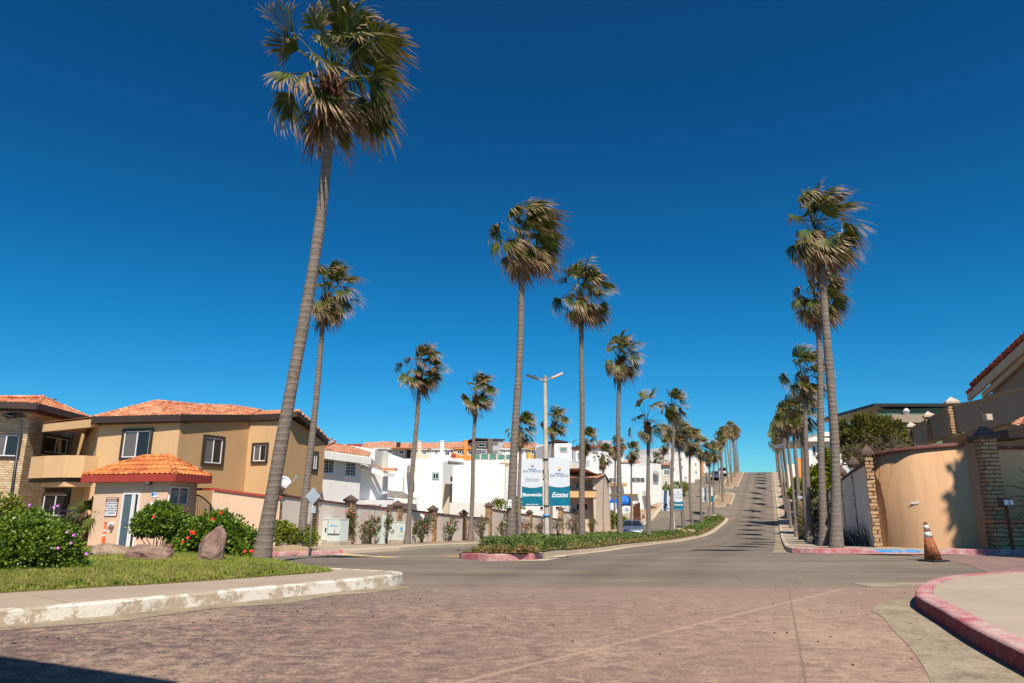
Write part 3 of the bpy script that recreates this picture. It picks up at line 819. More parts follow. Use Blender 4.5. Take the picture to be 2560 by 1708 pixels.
# expansion joints of that sidewalk
mb = MB(); mb.prism([(5.1, 7.22), (22, 7.4), (22, 7.42), (5.1, 7.24)], .16, .1705, bottom=False); mb.prism([(4.1, 4.4), (22, 4.6), (22, 4.62), (4.1, 4.42)], .16, .1705, bottom=False)
tag(mb.build('sidewalk_joint', M['gutter']), kind='structure')
go = smoothline([fixp(*p) if p[1] > 3.5 else p for p in [(2.1, 2.6), (2.55, 4.0), (2.98, 4.9), (3.4, 5.85), (3.72, 6.7), (4.0, 7.35), (4.15, 7.9), (4.6, 8.45), (5.25, 8.98)]], 6)
strip('gutter', go, rk[:int(len(rk)*.52)], .009, M['gutter'], 1, step=.25)
mb = MB(); mb.prism([fixp(5.35, 10.18), fixp(7.15, 10.5), fixp(6.9, 10.78), fixp(5.3, 10.66)], -.01, .0075, bottom=False); tag(mb.build('concrete_patch', M['gutter']), kind='structure')
# sandy dirt washed along the foot of the white kerb, concrete gutter beside the median
def lane(line, o0, o1, amp=0.0, sgn=-1):
    a_, b_ = [], []
    for i, p in enumerate(line):
        a = Vector(line[max(i-1, 0)]); b = Vector(line[min(i+1, len(line)-1)]); d = (b-a).normalized(); k = o1*(1+amp*noise.noise(Vector((p[0]*1.3, p[1]*1.3, 5))))
        a_.append((p[0]-sgn*d.y*-o0*-1, p[1]+sgn*d.x*o0)); b_.append((p[0]-sgn*d.y*k, p[1]+sgn*d.x*k))
    return a_, b_
# near left island: white kerb, sidewalk, lawn mound
lk = smoothline([fixp(*p) if 4 < p[1] < 14 else ((p[0], p[1]+.9) if p[1] > 14 else p) for p in [(-12.5, -1.2), (-9, 2.5), (-7.1, 4.6), (-5.75, 6.15), (-5.1, 6.85), (-4.46, 7.42), (-3.97, 7.95), (-3.27, 8.7), (-2.6, 9.4), (-1.95, 10.15), (-1.75, 10.5), (-1.72, 10.8), (-1.95, 11.1), (-2.6, 11.4), (-3.4, 11.85), (-4.3, 12.7), (-5.0, 13.9), (-6.0, 15.4), (-7.4, 16.5), (-9.5, 17.3), (-14, 18.0), (-30, 18.6)]], 6)
kerb('white_kerb', lk, M['kerb_white'], side=1, h=.155, w=.17)
a_, b_ = lane(lk[14:58], -.03, .42, .9); strip('kerb_dirt', a_, b_, .0085, M['gutter'], 2, step=.2)
inl = []
for i, p in enumerate(lk):
    a = Vector(lk[max(i-1, 0)]); b = Vector(lk[min(i+1, len(lk)-1)]); d = (b-a).normalized(); inl.append((p[0]-d.y*.175, p[1]+d.x*.175))
mb = MB(); mb.prism(inl+[(-30, -1.2)], -.06, .152, bottom=False); tag(mb.build('sidewalk', M['walk']), kind='structure')
mb = MB()
for k in range(5):
    c = Vector((-3.35-1.5*k, 9.75-1.72*k)); d = Vector((-.62, .48)); n = Vector((-d.y, d.x)).normalized()*.012
    a = c+d*.2; b = c+d*1.75; mb.prism([(a.x-n.x, a.y-n.y), (a.x+n.x, a.y+n.y), (b.x+n.x, b.y+n.y), (b.x-n.x, b.y-n.y)][::-1], .15, .1545, bottom=False)
tag(mb.build('sidewalk_joint', M['gutter']), kind='structure')
lawn = smoothline([fixp(p[0], p[1], 1.05) if 4 < p[1] < 14 else ((p[0], p[1]+.85) if p[1] > 14 else p) for p in [(-13.5, .6), (-9.9, 4.5), (-7.6, 6.9), (-6.2, 8.26), (-5.5, 8.76), (-4.7, 9.3), (-3.8, 10.1), (-3.05, 10.85), (-2.95, 11.2), (-3.5, 11.75), (-4.4, 12.9), (-5.2, 14.3), (-6.3, 15.4), (-8, 16.2), (-14, 17.2)]], 5)+[(-26, 18.25), (-26, .6)]
def inpoly(x, y, poly):
    c = False; j = len(poly)-1
    for i in range(len(poly)):
        if (poly[i][1] > y) != (poly[j][1] > y) and x < (poly[j][0]-poly[i][0])*(y-poly[i][1])/(poly[j][1]-poly[i][1])+poly[i][0]: c = not c
        j = i
    return c
def edged(x, y, poly):
    return min((math.hypot(x-(a[0]+b[0])/2, y-(a[1]+b[1])/2) for a, b in zip(poly, poly[1:])), default=9)
def mound(x, y):
    e = min(1, edged(x, y, lawn)/2.2); return .165+.16*e*(2-e)+.03*noise.noise(Vector((x*.8, y*.8, 0)))*e
mb = MB(); s = .4; idx = {}
for i in range(66):
    for j in range(46):
        x = -26+i*s; y = .3+j*s
        if inpoly(x, y, lawn): idx[i, j] = mb.vert((x, y, mound(x, y)))
ring = [mb.vert((p[0], p[1], .158)) for p in lawn]
for (i, j) in list(idx):
    if (i+1, j) in idx and (i, j+1) in idx and (i+1, j+1) in idx: mb.face([idx[i, j], idx[i+1, j], idx[i+1, j+1], idx[i, j+1]], 0, True)
mb.prism(lawn, .10, .160, bottom=False)
tag(mb.build('lawn_soil', M['soil']), kind='structure')
r = random.Random(4); mb = MB(); cnt = 0
while cnt < 95000:
    # blades thicken towards the camera side, where the lawn is seen close
    x = r.uniform(-14, -2.9); y = r.uniform(4, 17.4)
    if not inpoly(x, y, lawn): continue
    if abs(x) > .78*y+1.2: continue
    if y > 12.5 and r.random() < .45: continue
    cnt += 1
    dn = noise.noise(Vector((x*1.3, y*1.3, 3)))
    h = r.uniform(.025, .06)*(1+.5*dn); a = r.uniform(0, 2*PI); w = r.uniform(.003, .006); b = r.uniform(.2, 1.0)*h; ca = r.uniform(0, 2*PI)
    z = mound(x, y)-.01 if inpoly(x, y, lawn) else .15
    px_, py_ = x+b*math.cos(ca), y+b*math.sin(ca)
    i0 = mb.vert((x-w*math.cos(a), y-w*math.sin(a), z)); i1 = mb.vert((x+w*math.cos(a), y+w*math.sin(a), z)); i2 = mb.vert((px_, py_, z+h))
    mb.face([i0, i1, i2])
tag(mb.build('lawn_grass', M['grass']), 'short green lawn with straw patches on the left corner island', kind='stuff')
# far side of the left cross street: pavement, red kerb, then the kerb of the street that climbs the hill
def pxg(x, y, dz=0): p = G(x, y, dz); return (p.x, p.y)
YM = frange(29.5, 230, 2.0)
wl = [(-60, 26.6), (-30, 26.4), (-20, 26.2), (-13, 25.9), (-9.5, 25.8), (-7.5, 26.2), (-6.4, 27.0), (KX(29.5)-15.94, 29.5)]
wl = smoothline(wl, 5)+[(KX(y)-16.82+.9*max(0, 1-(y-29.5)/25), y) for y in YM[1:]]
kc = [i for i, p in enumerate(wl) if p[0] > -6.6][0]
kerb('red_kerb', wl[:kc+1], M['kerb_red'], side=1, h=.14, w=.16)
kerb('kerb', wl[kc:], M['kerb_conc'], side=1, h=.14, w=.5)
wo = []
for i, p in enumerate(wl):
    a = Vector(wl[max(i-1, 0)]); b = Vector(wl[min(i+1, len(wl)-1)]); d = (b-a).normalized(); w_ = .15 if i <= kc else .48
    wo.append((p[0]-d.y*w_, p[1]+d.x*w_))
far = [(p[0], max(31.0, p[1]+9)) if p[0] < -14 else None for p in wo]
back = [(-60, 36), (-30, 35), (-20, 34), (-14.5, 31.5)]+[(KX(y)-21.00, y) for y in frange(30.5, 230, 2)]
# build sidewalk with equal arc sampling
strip('sidewalk', wo, back, .137, M['walk'], 4, step=1.5)
# bare planting strip against the wall (thin earth sheet over the slab)
strip('planting_strip', [(KX(y)-18.42, y) for y in frange(33, 96, 2)], [(KX(y)-20.90, y) for y in frange(33, 96, 2)], .143, M['dirt'], 2)
for (a, b) in ((100, 122), (126, 145), (150, 200)):
    strip('planting_strip', [(KX(y)-17.79-.25*math.sin(y*.9), y) for y in frange(a, b, 1)], [(KX(y)-19.63, y) for y in frange(a, b, 1)], .143, M['dirt'], 2)
# driveway ramps as lighter patches
# medians
def median(nose, y0, y1, first=False):
    L = [(KX(y)-10.01, y) for y in frange(y0, y1, 2)]; Rr = [(KX(y)-6.80, y) for y in frange(y0, y1, 2)]
    return L, Rr
# first island has a bulb at its nose
rpx = [(1153, 1398), (1209, 1402), (1247, 1402.7), (1300, 1401), (1354, 1397), (1446, 1384), (1532, 1373), (1644, 1358.5), (1743, 1342)]
ro = smoothline([(G(*p).x, G(*p).y) for p in rpx], 4)+[(KX(y)-6.8, y) for y in frange(60, 92, 2)]+[(KX(94)-7.2, 94), (KX(95)-8.17, 95)]
n0 = ro[0]
lo = smoothline([n0, (n0[0]-.08, n0[1]+.5), (n0[0]+.1, n0[1]+1.4), (n0[0]+.4, n0[1]+3.0), (KX(24)-9.85, 24), (KX(28)-10.0, 28)], 5)+[(KX(y)-10.0, y) for y in frange(30, 92, 2)]+[(KX(94)-9.33, 94), (KX(95)-8.17, 95)]
ncut = 16
kerb('red_kerb', [lo[6], lo[4], lo[2]]+ro[:ncut+1], M['kerb_red'], side=1, h=.15, w=.18)
kerb('kerb', ro[ncut:], M['kerb_conc'], side=1, h=.15, w=.42)
kerb('kerb', lo[6:], M['kerb_conc'], side=-1, h=.15, w=.18)
a_, b_ = lane(ro[12:], -.03, .38, .0); strip('gutter', a_, b_, .008, M['kerb_conc'], 1, step=.8)
strip('median_soil', ro, lo, .17, M['soil'], 4, step=1.0)
# ground cover that fills the first island
r = random.Random(8); mb = MB()
def interp_line(line, y):
    for a, b in zip(line, line[1:]):
        if min(a[1], b[1]) <= y <= max(a[1], b[1]) and a[1] != b[1]: return a[0]+(b[0]-a[0])*(y-a[1])/(b[1]-a[1])
    return None
def cover_top(x, y, xl, xr):
    e = min(x-xl, xr-x); return .18+.34*min(1, max(0, e)/.6)*min(1, .25+max(0, y-n0[1])/6)*(1+.45*noise.noise(Vector((x*1.1, y*.9, 0))))
for _ in range(5200):
    i = r.randrange(1, ncut+14); a = Vector(ro[i]); b = Vector(ro[i+1]); d = (b-a).normalized(); o = .2+1.2*r.random()**1.3; p = a.lerp(b, r.random())+Vector((-d.y, d.x))*o
    z = gz(p.x, p.y)+.16+min(.28, (o-.15)*.45)*r.uniform(.3, 1)
    for _k in range(4): q = rdir(r); q.z = abs(q.z)*.9+.2; leaf(mb, Vector((p.x, p.y, z))+rdir(r)*.05, q, rdir(r), r.uniform(.06, .12), .017, 0, 1.0 if (o < .4 and r.random() < .5) else r.random()*.15)
n = 0
while n < 26000:
    y = n0[1]+.1+(94-n0[1])*r.random()**2.0
    xl = interp_line(lo[3:], y); xr = interp_line(ro[3:], y)
    if xl is None or xr is None: continue
    xl += .45; xr -= .30
    if y > 47 and xr-x if False else False: continue
    x = r.uniform(xl, xr); top = cover_top(x, y, xl, xr)
    near = min(x-xl, xr-x)
    z = gz(x, y)+top*r.uniform(.55, 1.0)
    for _ in range(4):
        d = rdir(r); d.z = abs(d.z)*.9+.25
        c = 1.0 if (near < .22 and r.random() < .35) else (r.random()*.12)
        leaf(mb, Vector((x, y, z))+rdir(r)*.05, d, rdir(r), r.uniform(.07, .13)*(1+y/70), .017*(1+y/40), 0, c)
    n += 1
tag(mb.build('ground_cover', M['ground_cover']), 'dense green creeping ground cover filling the median island', kind='stuff')
def island(y0, y1):
    rr = [(KX(y0)-9.33, y0+.4), (KX(y0)-8.36, y0), (KX(y0)-7.39, y0+.5), (KX(y0)-6.80, y0+2.0)]+[(KX(y)-6.80, y) for y in frange(y0+3, y1-2, 2)]+[(KX(y1)-7.48, y1-.4), (KX(y1)-8.36, y1)]
    ll = [(KX(y0)-9.33, y0+.4), (KX(y0)-10.01, y0+1.4)]+[(KX(y)-10.01, y) for y in frange(y0+3, y1-2, 2)]+[(KX(y1)-9.23, y1-.4), (KX(y1)-8.36, y1)]
    kerb('kerb', rr, M['kerb_conc'], side=1, h=.15, w=.75); kerb('kerb', ll, M['kerb_conc'], side=-1, h=.15, w=.3)
    strip('median_soil', rr, ll, .145, M['dirt'], 3, step=1.5)
island(104, 121); island(127.5, 200)
# right side of the hill road: kerb, verge
rkf = [fixp(*p) for p in [(46, 17.05), (30, 17.05), (18, 17.05), (12.6, 17.0), (11.6, 17.25), (10.4, 17.55), (9.0, 17.8), (8.0, 17.95), (7.55, 18.4)]]
rk1 = smoothline(rkf, 6); rk2 = [(KX(y), y) for y in frange(20.6, 230, 2)]
hs = []
for p in rk1:   # dropped for the wheelchair ramp
    hs.append(.135 if (p[0] > 11.5 or p[0] < 9.4) else .135-.11*min(1, (11.5-p[0])/.5, (p[0]-9.4)/.5))
kerb('red_kerb', rk1, M['kerb_red'], side=-1, h=.135, w=.16, hs=hs)
kerb('kerb', [rk1[-1]]+rk2, M['kerb_conc'], side=-1, h=.135, w=.2)
o1 = [];
allr = rk1+rk2
for i, p in enumerate(allr):
    a = Vector(allr[max(i-1, 0)]); b = Vector(allr[min(i+1, len(allr)-1)]); d = (b-a).normalized(); o1.append((p[0]+d.y*.16, p[1]-d.x*.16))
strip('sidewalk', o1, [(46, 20.9), (30, 20.9), (18, 20.9), (14, 20.8), (12.5, 21.0), (11.6, 21.4)]+[(KX(y)+2.67, y) for y in frange(22, 230, 2)], .130, M['walk'], 6, step=.5, zf=lambda x, y, t: -.105*sst(9.3, 9.9, x)*(1-sst(11.0, 11.6, x))*max(0, 1-t*2.2) if y < 21 else 0)
# gutter line at the kerb foot
gl = [(p[0], p[1]-.17) for p in rk1 if p[0] < 30]; gl2 = [(p[0], p[1]+.01) for p in rk1 if p[0] < 30]
strip('gutter', gl, gl2, .008, M['gutter'], 1, step=.6)
strip('gutter', [(KX(y)-.45, y) for y in frange(19.5, 200, 3)], [(KX(y)+.02, y) for y in frange(19.5, 200, 3)], .008, M['gutter'], 1, step=3)
M['bluepaint'] = m_kerb('worn_blue_paint', (.02, .26, .62), (.40, .33, .25), .47, .05)
mb = MB(); pr = None
for j in range(9):
    row = []
    for i in range(11):
        x = 9.7+1.35*i/10; y0_ = fixp(9.4, 17.74)[1]+.14-.17*(x-9.3)/1.4; y = y0_+.02+.55*j/8; tt = (y-y0_)/2.0
        row.append(mb.vert((x, y, gz(x, y)+.137-.105*sst(9.3, 9.9, x)*(1-sst(11.0, 11.6, x))*max(0, 1-tt*2.2))))
    if pr:
        for i in range(10): mb.face([pr[i], pr[i+1], row[i+1], row[i]])
    pr = row
tag(mb.build('blue_ramp_paint', M['bluepaint']), kind='structure')
# yellow / white painted bump across the left street mouth
M['yellowpaint'] = m_kerb('worn_yellow_paint', (.72, .42, .07), (.30, .26, .2), .40, .08); M['whitepaint'] = m_kerb('worn_white_paint', (.62, .58, .50), (.30, .26, .2), .40, .08)
a0 = G(842, 1385); b0 = G(1152, 1392)
N = 12
for k in range(N):
    p = a0.lerp(b0, k/N); q = a0.lerp(b0, (k+1)/N); mb = MB(); w = .22; s = .18
    pts = [(p.x-s, p.y-w), (q.x-s, q.y-w), (q.x+s, q.y+w), (p.x+s, p.y+w)]
    mb.prism(pts, [gz(*c)-.02 for c in pts], [gz(*c)+.012 for c in pts], bottom=False)
    tag(mb.build('road_marking', M['yellowpaint'] if k % 2 else M['whitepaint']), kind='structure')
# loose stones on the paving
mb = MB(); r = random.Random(3)
for k in range(150):
    if k < 14: x, y = r.uniform(2.0, 4.6), r.uniform(6.6, 8.8)
    elif k < 70:
        t = r.random(); x, y = -5+3.4*t, 6.75+3.6*t; x += r.uniform(.05, .8); y -= r.uniform(.05, .6)
    else: x, y = r.uniform(-5, 6), r.uniform(4.6, 13)
    s = r.uniform(.004, .013); a = r.uniform(0, 6)
    mb.lathe([(s*.6, 0), (s, s*.4), (s*.8, s*.8), (s*.3, s*1.05)], (x, y, .004), 5, smooth=False, M=Matrix.Rotation(a, 3, 'Z'))
tag(mb.build('loose_gravel', m_plain('dark_gravel', (.05, .04, .035), .9, .1)), 'small dark loose stones scattered on the red paving', kind='stuff')
# ------------------------------------------------------------------ palms
GM = 'fan palms along the median'; GL = 'fan palms along the left pavement'; GR = 'fan palms along the right pavement'
def palm_px(bx, Y, nx, ny, z, label, group, **k):
    b = P(bx, 1267, Y); t = P(nx, ny, Y); return palm(b.x, Y, z, t, label, group, **k)
palm_px(662, 14.3, 824, 318, .17, 'tallest leaning fan palm standing on the lawn corner in front of the tan house', None, r0=.136, r1=.112, variant=0, cs=1.18, bow=.12, lift=.82)
def lz(x_off, Y): return gz(KX(Y)+x_off, Y)+.15
D = [  # median row: base px, Y, neck px, label
 (1276, 21.9, 1305, 684, 'leaning wind-swept fan palm left of the banner lamp post, paper notice on its trunk', 1, .90, .132),
 (1455, 30.0, 1455, 806, 'straight fan palm with a round shaggy head, first right of the banner lamp post', 0, .95, .13),
 (1549, 37.2, 1549, 939, 'fan palm at the left side of the silver sedan, thin straight trunk', 2, .84, .14),
 (1617, 45.0, 1619, 1088, 'low fan palm with large bright green fronds at the right side of the silver sedan', 5, .86, .15),
 (1674, 54.9, 1684, 1044, 'tall fan palm leaning right, in front of the second banner lamp post', 3, .85, .15),
 (1705, 62.3, 1696, 1112, 'fan palm leaning left just behind the second banner lamp post', 4, .85, .14),
 (1728, 69.2, 1724, 1131, 'fan palm on the green island between the second and third banner posts, nearer one', 3, .85, .14),
 (1750, 77.0, 1751, 1142, 'fan palm on the green island between the second and third banner posts, farther one', 4, .85, .14),
 (1769, 86.0, 1774, 1156, 'fan palm beside the third banner lamp post at its left', 3, .85, .14),
 (1782, 93.0, 1785, 1148, 'last fan palm at the far tip of the green island', 4, .85, .14)]
for bx, Y, nx, ny, lab, v, cs, r0 in D:
    b = P(bx, 1267, Y); palm_px(bx, Y, nx, ny, gz(b.x, Y)+.17, lab, GM, variant=v, cs=cs, r0=r0, rz=prnd.uniform(-.35, .35), bow=prnd.uniform(-.12, .12), lift=.80 if Y < 31 else .55)
k = 0
ords = ['first', 'second', 'third', 'fourth', 'fifth', 'sixth', 'seventh', 'eighth', 'ninth', 'tenth', 'eleventh', 'twelfth']
for Y in (109, 116.5):
    x = KX(Y)-8.50+prnd.uniform(-.3, .3); z = lz(-8.75, Y); H = prnd.uniform(8.3, 9.6)
    palm(x, Y, z, (x+prnd.uniform(-.3, .4), Y, z+H), 'fan palm on the short dry island, %s of its two' % ords[k], GM, variant=prnd.choice((3, 4, 6, 7)), cs=.87, rz=prnd.uniform(-.4, .4)); k += 1
k = 0; Y = 131
while Y < 178:
    x = KX(Y)-8.50+prnd.uniform(-.35, .35); z = lz(-8.75, Y); H = prnd.uniform(8.0, 9.4)
    palm(x, Y, z, (x+prnd.uniform(-.4, .5), Y, z+H), 'fan palm on the uppermost dry island, %s from its near end' % ords[k], GM, variant=prnd.choice((3, 4, 6, 7)), cs=.87, rz=prnd.uniform(-.5, .5)); k += 1; Y += 6.4
DL = [
 (761, 27.9, 811, 792, 'fan palm close behind the tallest palm, at the tan house corner', 2, .86, .155),
 (1019, 35.7, 1046, 966, 'fan palm rising behind the plain white cabinet, one bare stalk sticking out', 7, .84, .13),
 (1177, 43.1, 1189, 1024, 'fan palm at the left pavement in front of the large blank white house', 4, .84, .14),
 (1299, 51.3, 1300, 1108, 'fan palm seen between the leaning notice palm and the left banner', 3, .86, .14),
 (1377, 58.5, 1383, 1086, 'fan palm just right of the banner lamp post with its head above the right banner', 4, .86, .14),
 (1450, 67.0, 1462, 1128, 'fan palm with its head above the beige balcony house, trunk hidden by a nearer palm', 3, .86, .13),
 (1504, 75.7, 1508, 1163, 'low fan palm leaning at the gable end of the beige house', 3, .86, .14),
 (1535, 81.5, 1538, 1140, 'fan palm in front of the blue tarpaulin, left one', 4, .86, .14),
 (1576, 90.7, 1579, 1150, 'fan palm beside the rusty fence', 3, .86, .14),
 (1640, 110, 1638, 1166, 'short fan palm beside the external stair grille', 4, .84, .14),
 (1659, 118, 1659, 1130, 'fan palm in front of the cream house with the barred window', 3, .86, .14)]
for bx, Y, nx, ny, lab, v, cs, r0 in DL:
    b = P(bx, 1267, Y); palm_px(bx, Y, nx, ny, gz(b.x, Y)+.13, lab, GL, variant=v, cs=cs, r0=r0, rz=prnd.uniform(-.35, .35), bow=prnd.uniform(-.12, .12))
k = 0
for Y in (125, 131, 137.5, 144, 151, 158, 165, 172):
    x = KX(Y)-18.76+prnd.uniform(-.3, .3); z = lz(-19.3, Y); H = prnd.uniform(7.6, 9.0)
    palm(x, Y, z, (x+prnd.uniform(-.2, .4), Y, z+H), 'fan palm on the upper left pavement, %s above the cream house' % ords[k], GL, variant=prnd.choice((3, 4, 6, 7)), cs=.87, rz=prnd.uniform(-.5, .5)); k += 1
DR = [
 (2083, 19.6, 2053, 662, 'nearest and tallest fan palm on the right pavement, beside the blue ramp', 2, .88, .132),
 (2048, 26.4, 2046, 808, 'second fan palm on the right pavement, its head behind the nearest trunk', 1, .78, .145),
 (2019, 34.0, 2015, 990, 'third fan palm on the right pavement', 4, .85, .14),
 (2012, 41.0, 2004, 1080, 'fourth fan palm on the right pavement, dry skirt under its head', 3, .86, .14),
 (1996, 48.5, 1984, 1075, 'fifth fan palm on the right pavement', 4, .86, .14)]
for bx, Y, nx, ny, lab, v, cs, r0 in DR:
    b = P(bx, 1267, Y); palm_px(bx, Y, nx, ny, gz(b.x, Y)+.13, lab, GR, variant=v, cs=cs, r0=r0, rz=prnd.uniform(-.3, .3), bow=prnd.uniform(-.1, .1), lift=.65)
k = 5; Y = 56
ords += ['thirteenth', 'fourteenth', 'fifteenth', 'sixteenth', 'seventeenth', 'eighteenth', 'nineteenth', 'twentieth', 'twenty-first', 'twenty-second']
while Y < 176:
    x = KX(Y)+1.31+prnd.uniform(-.25, .25); z = lz(1.4, Y); H = prnd.uniform(8.4, 10.2)
    palm(x, Y, z, (x+prnd.uniform(-.5, .3), Y, z+H), '%s fan palm up the right pavement of the hill road' % ords[k], GR, variant=prnd.choice((3, 4, 6, 7)), cs=.87, rz=prnd.uniform(-.5, .5)); k += 1; Y += 7.3
# young fan palm by the guard house wall
g = G(220, 1374); gx = P(219, 1300, 27.9)
root = thing('young_fan_palm', (gx.x, 27.9, gz(gx.x, 27.9)+.1), 'young fan palm with upright green fronds against the guard house corner', 'palm tree')
mb = MB(); b = Vector(root.location)
mb.tube([b-Vector((0, 0, .2)), b+Vector((0, 0, .9)), b+Vector((.05, 0, 1.25))], [.16, .15, .10], 10); r = random.Random(2)
for i in range(46):
    a = i*2.4; z = .1+1.1*i/46; c = Vector((math.cos(a), math.sin(a), 0)); p = b+c*.13+Vector((0, 0, z)); mb.tube([p, p+c*.10+Vector((0, 0, .08))], [.04, .015], 4, smooth=False)
mb.build('trunk', M['crownbase'], root)
mb = MB()
for az, el, pt, bl in ((PI*.2, 1.35, .25, .95), (PI*.9, 1.25, .3, .9), (PI*1.08, .15, .45, .75), (PI*1.4, .9, .3, .7), (PI*.5, .7, .4, .8), (0.1, .8, .3, .7), (PI*1.7, .3, .3, .6)):
    frond(mb, b+Vector((0, 0, 1.2)), az, el, pt, bl, .05, -.35, r, 26, .1)
mb.build('crown', M['frond'], root)
# ------------------------------------------------------------------ left: guard house, houses, wall
zg = lambda x, y: gz(x, y)
# ---- guard house
A = P(231, 1267, 27.6); B = P(416, 1267, 26.6); C = Vector((B.x+.12, 28.75, 0)); Dp = Vector((A.x+.12, 29.75, 0))
zb = gz(A.x, 28)+.10
gh = thing('guard_house', (A.x, A.y, zb), 'small pink guard house with orange tiled roof and red fascia', 'guard house')
FG = Face(A, B); FS = Face(B, C)
ztop = P(424, 1198, 26.6).z
wallmesh(gh, [(A.x, A.y), (B.x, B.y), (C.x, C.y), (Dp.x, Dp.y)], zb-.4, ztop, 'pink')
mb = MB(); mb.prism([(A.x-.03, A.y-.03), (B.x+.03, B.y-.04), (C.x+.03, C.y), (Dp.x, Dp.y)], zb-.4, zb+.14); mb.build('plinth', M['fascia_red'], gh)
def off(p, c, k): d = Vector((p.x-c.x, p.y-c.y)).normalized(); return Vector((p.x+d.x*k, p.y+d.y*k, 0))
cen = (A+B+C+Dp)/4
zE = P(424, 1187, 26.2).z
E = [off(q, cen, .50) for q in (A, B, C, Dp)]
for q in E: q.z = zE
R1 = P(357, 1145, 28.3); R2 = P(424, 1143, 27.9); R1.z = R2.z = (R1.z+R2.z)/2
rf = MB(); roof_plane(rf, E[0], E[1], R2, R1, .24, .36, .065); roof_plane(rf, E[1], E[2], R2, R2, .24, .36, .065); roof_plane(rf, E[2], E[3], R1, R2, .24, .36, .065); roof_plane(rf, E[3], E[0], R1, R1, .24, .36, .065)
for p, q in ((E[0], R1), (E[1], R2), (E[2], R2), (E[3], R1), (R1, R2)): ridge(rf, Vector(p)+Vector((0, 0, .05)), Vector(q)+Vector((0, 0, .05)), .085)
ro_ = rf.build('roof', M['tile_or'], gh)
mb = MB()
for i in range(4): beam(mb, E[i], E[(i+1) % 4], .28, .08, drop=-.04)
mb.build('fascia', M['fascia_red'], gh)
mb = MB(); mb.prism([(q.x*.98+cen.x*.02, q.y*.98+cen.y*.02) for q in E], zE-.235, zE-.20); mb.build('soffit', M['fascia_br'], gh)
# sliding glass door
s0, z1 = FG.hit(310, 1233); s1, _ = FG.hit(352, 1233)
sl, _ = FG.hit(294, 1362); zd = zb+.06; s0 = (s0+sl)/2
mb = MB()
for a, b, c, d in ((s0, s1, z1-.05, z1), (s0, s1, zd, zd+.05), (s0, s0+.06, zd+.05, z1-.05), (s1-.06, s1, zd+.05, z1-.05), ((s0+s1)/2+.05, (s0+s1)/2+.11, zd+.05, z1-.05), ((s0+s1)/2+.15, (s0+s1)/2+.20, zd+.05, z1-.05)): lbox(mb, FG, a, b, -.02, .05, c, d)
dr = mb.build('sliding_door', M['vinyl'], gh)
mb = MB(); lbox(mb, FG, s0+.03, (s0+s1)/2+.1, -.02, .02, zd+.03, z1-.03); mb.build('pane', M['glassb'], dr)
mb = MB(); lbox(mb, FG, (s0+s1)/2+.18, s1-.03, -.02, .01, zd+.03, z1-.03); mb.build('open_doorway', M['glass'], dr)
window(gh, FS, 424, 1216, 466, 1262, fr=0, glass='glassb', mull=1, bars=(0, 0), sill='pink')
# floodlight, dome camera, wall unit on the front
def box_part(root, F, px, py, w, h, d, mat, name, out=0.0):
    s, z = F.hit(px, py); mb = MB(); lbox(mb, F, s-w/2, s+w/2, out, out+d, z-h/2, z+h/2); return mb.build(name, M[mat], root, bevel=.01)
fl = box_part(gh, FG, 377, 1205, .26, .20, .12, 'blackm', 'floodlight', .06)
s, z = FG.hit(377, 1205); mb = MB(); lbox(mb, FG, s-.11, s+.11, .181, .186, z-.08, z+.08); mb.build('lens', M['reflw'], fl)
box_part(gh, FG, 271, 1202, .10, .08, .10, 'vinyl', 'dome_camera')
cu = box_part(gh, FG, 281, 1310, .24, .10, .12, 'vinyl', 'wall_camera'); box_part(cu, FG, 284, 1314, .09, .13, .14, 'galv', 'bracket', .02)
# notices on the guard house
def notice(name, label, F, x0, y0, x1, y1, head, lines, cols=('paper', 'maroon', 'ink'), parent=None):
    sa, zt = F.hit(x0, y0); sb, zb_ = F.hit(x1, y1); sa2, _ = F.hit(x0, y0); c = (sa+sb)/2; w = abs(sb-sa); h = zt-zb_
    p = F.A+F.e*c+F.n*.02; p.z = (zt+zb_)/2
    root = thing(name, p, label, 'sign'); mb = MB(); lbox(mb, F, c-w/2, c+w/2, .005, .03, zb_, zt); mb.build('backing', M['maroon'], root)
    hh = .24*h if head else .03
    mb = MB(); lbox(mb, F, c-w/2+.02, c+w/2-.02, .012, .034, zb_+.02, zt-hh); mb.build('panel', M['paper'], root)
    n = len(lines)
    if head:
        for i, t in enumerate(head): text_mb(t, w*.135, F, c, zt-hh*(.42+.45*i), .033, 'ink_w', root, sx=1.0)
    for i, t in enumerate(lines): text_mb(t, w*.12, F, c, zt-hh-(h-hh)*(i+.85)/(n+.9), .037, 'ink', root)
    return root
notice('notice_board', 'white notice board with maroon heading on the guard house front wall', FG, 268, 1244, 292, 1291, ['REGLAMENTO', 'DE ACCESO'], ['ES OBLIGATORIO', 'BAJAR LAS LUCES', 'Y MOSTRAR SU', 'IDENTIFICACION', 'AL INGRESAR'])
s, z = FG.hit(387, 1237); 
wp = FG.A+FG.e*s; t_ = thing('address_plate', (wp.x, wp.y, z), 'small white and blue plate under the guard house floodlight', 'sign')
mb = MB(); lbox(mb, FG, s-.14, s+.14, .004, .02, z-.10, z+.08); mb.build('plate', M['paper'], t_)
mb = MB(); lbox(mb, FG, s-.13, s-.03, .0205, .024, z-.05, z+.07); mb.build('emblem', M['ink_rb'], t_); mb = MB(); lbox(mb, FG, s+.0, s+.12, .0205, .024, z-.01, z+.05); mb.build('stripe', M['ink_cy'], t_)
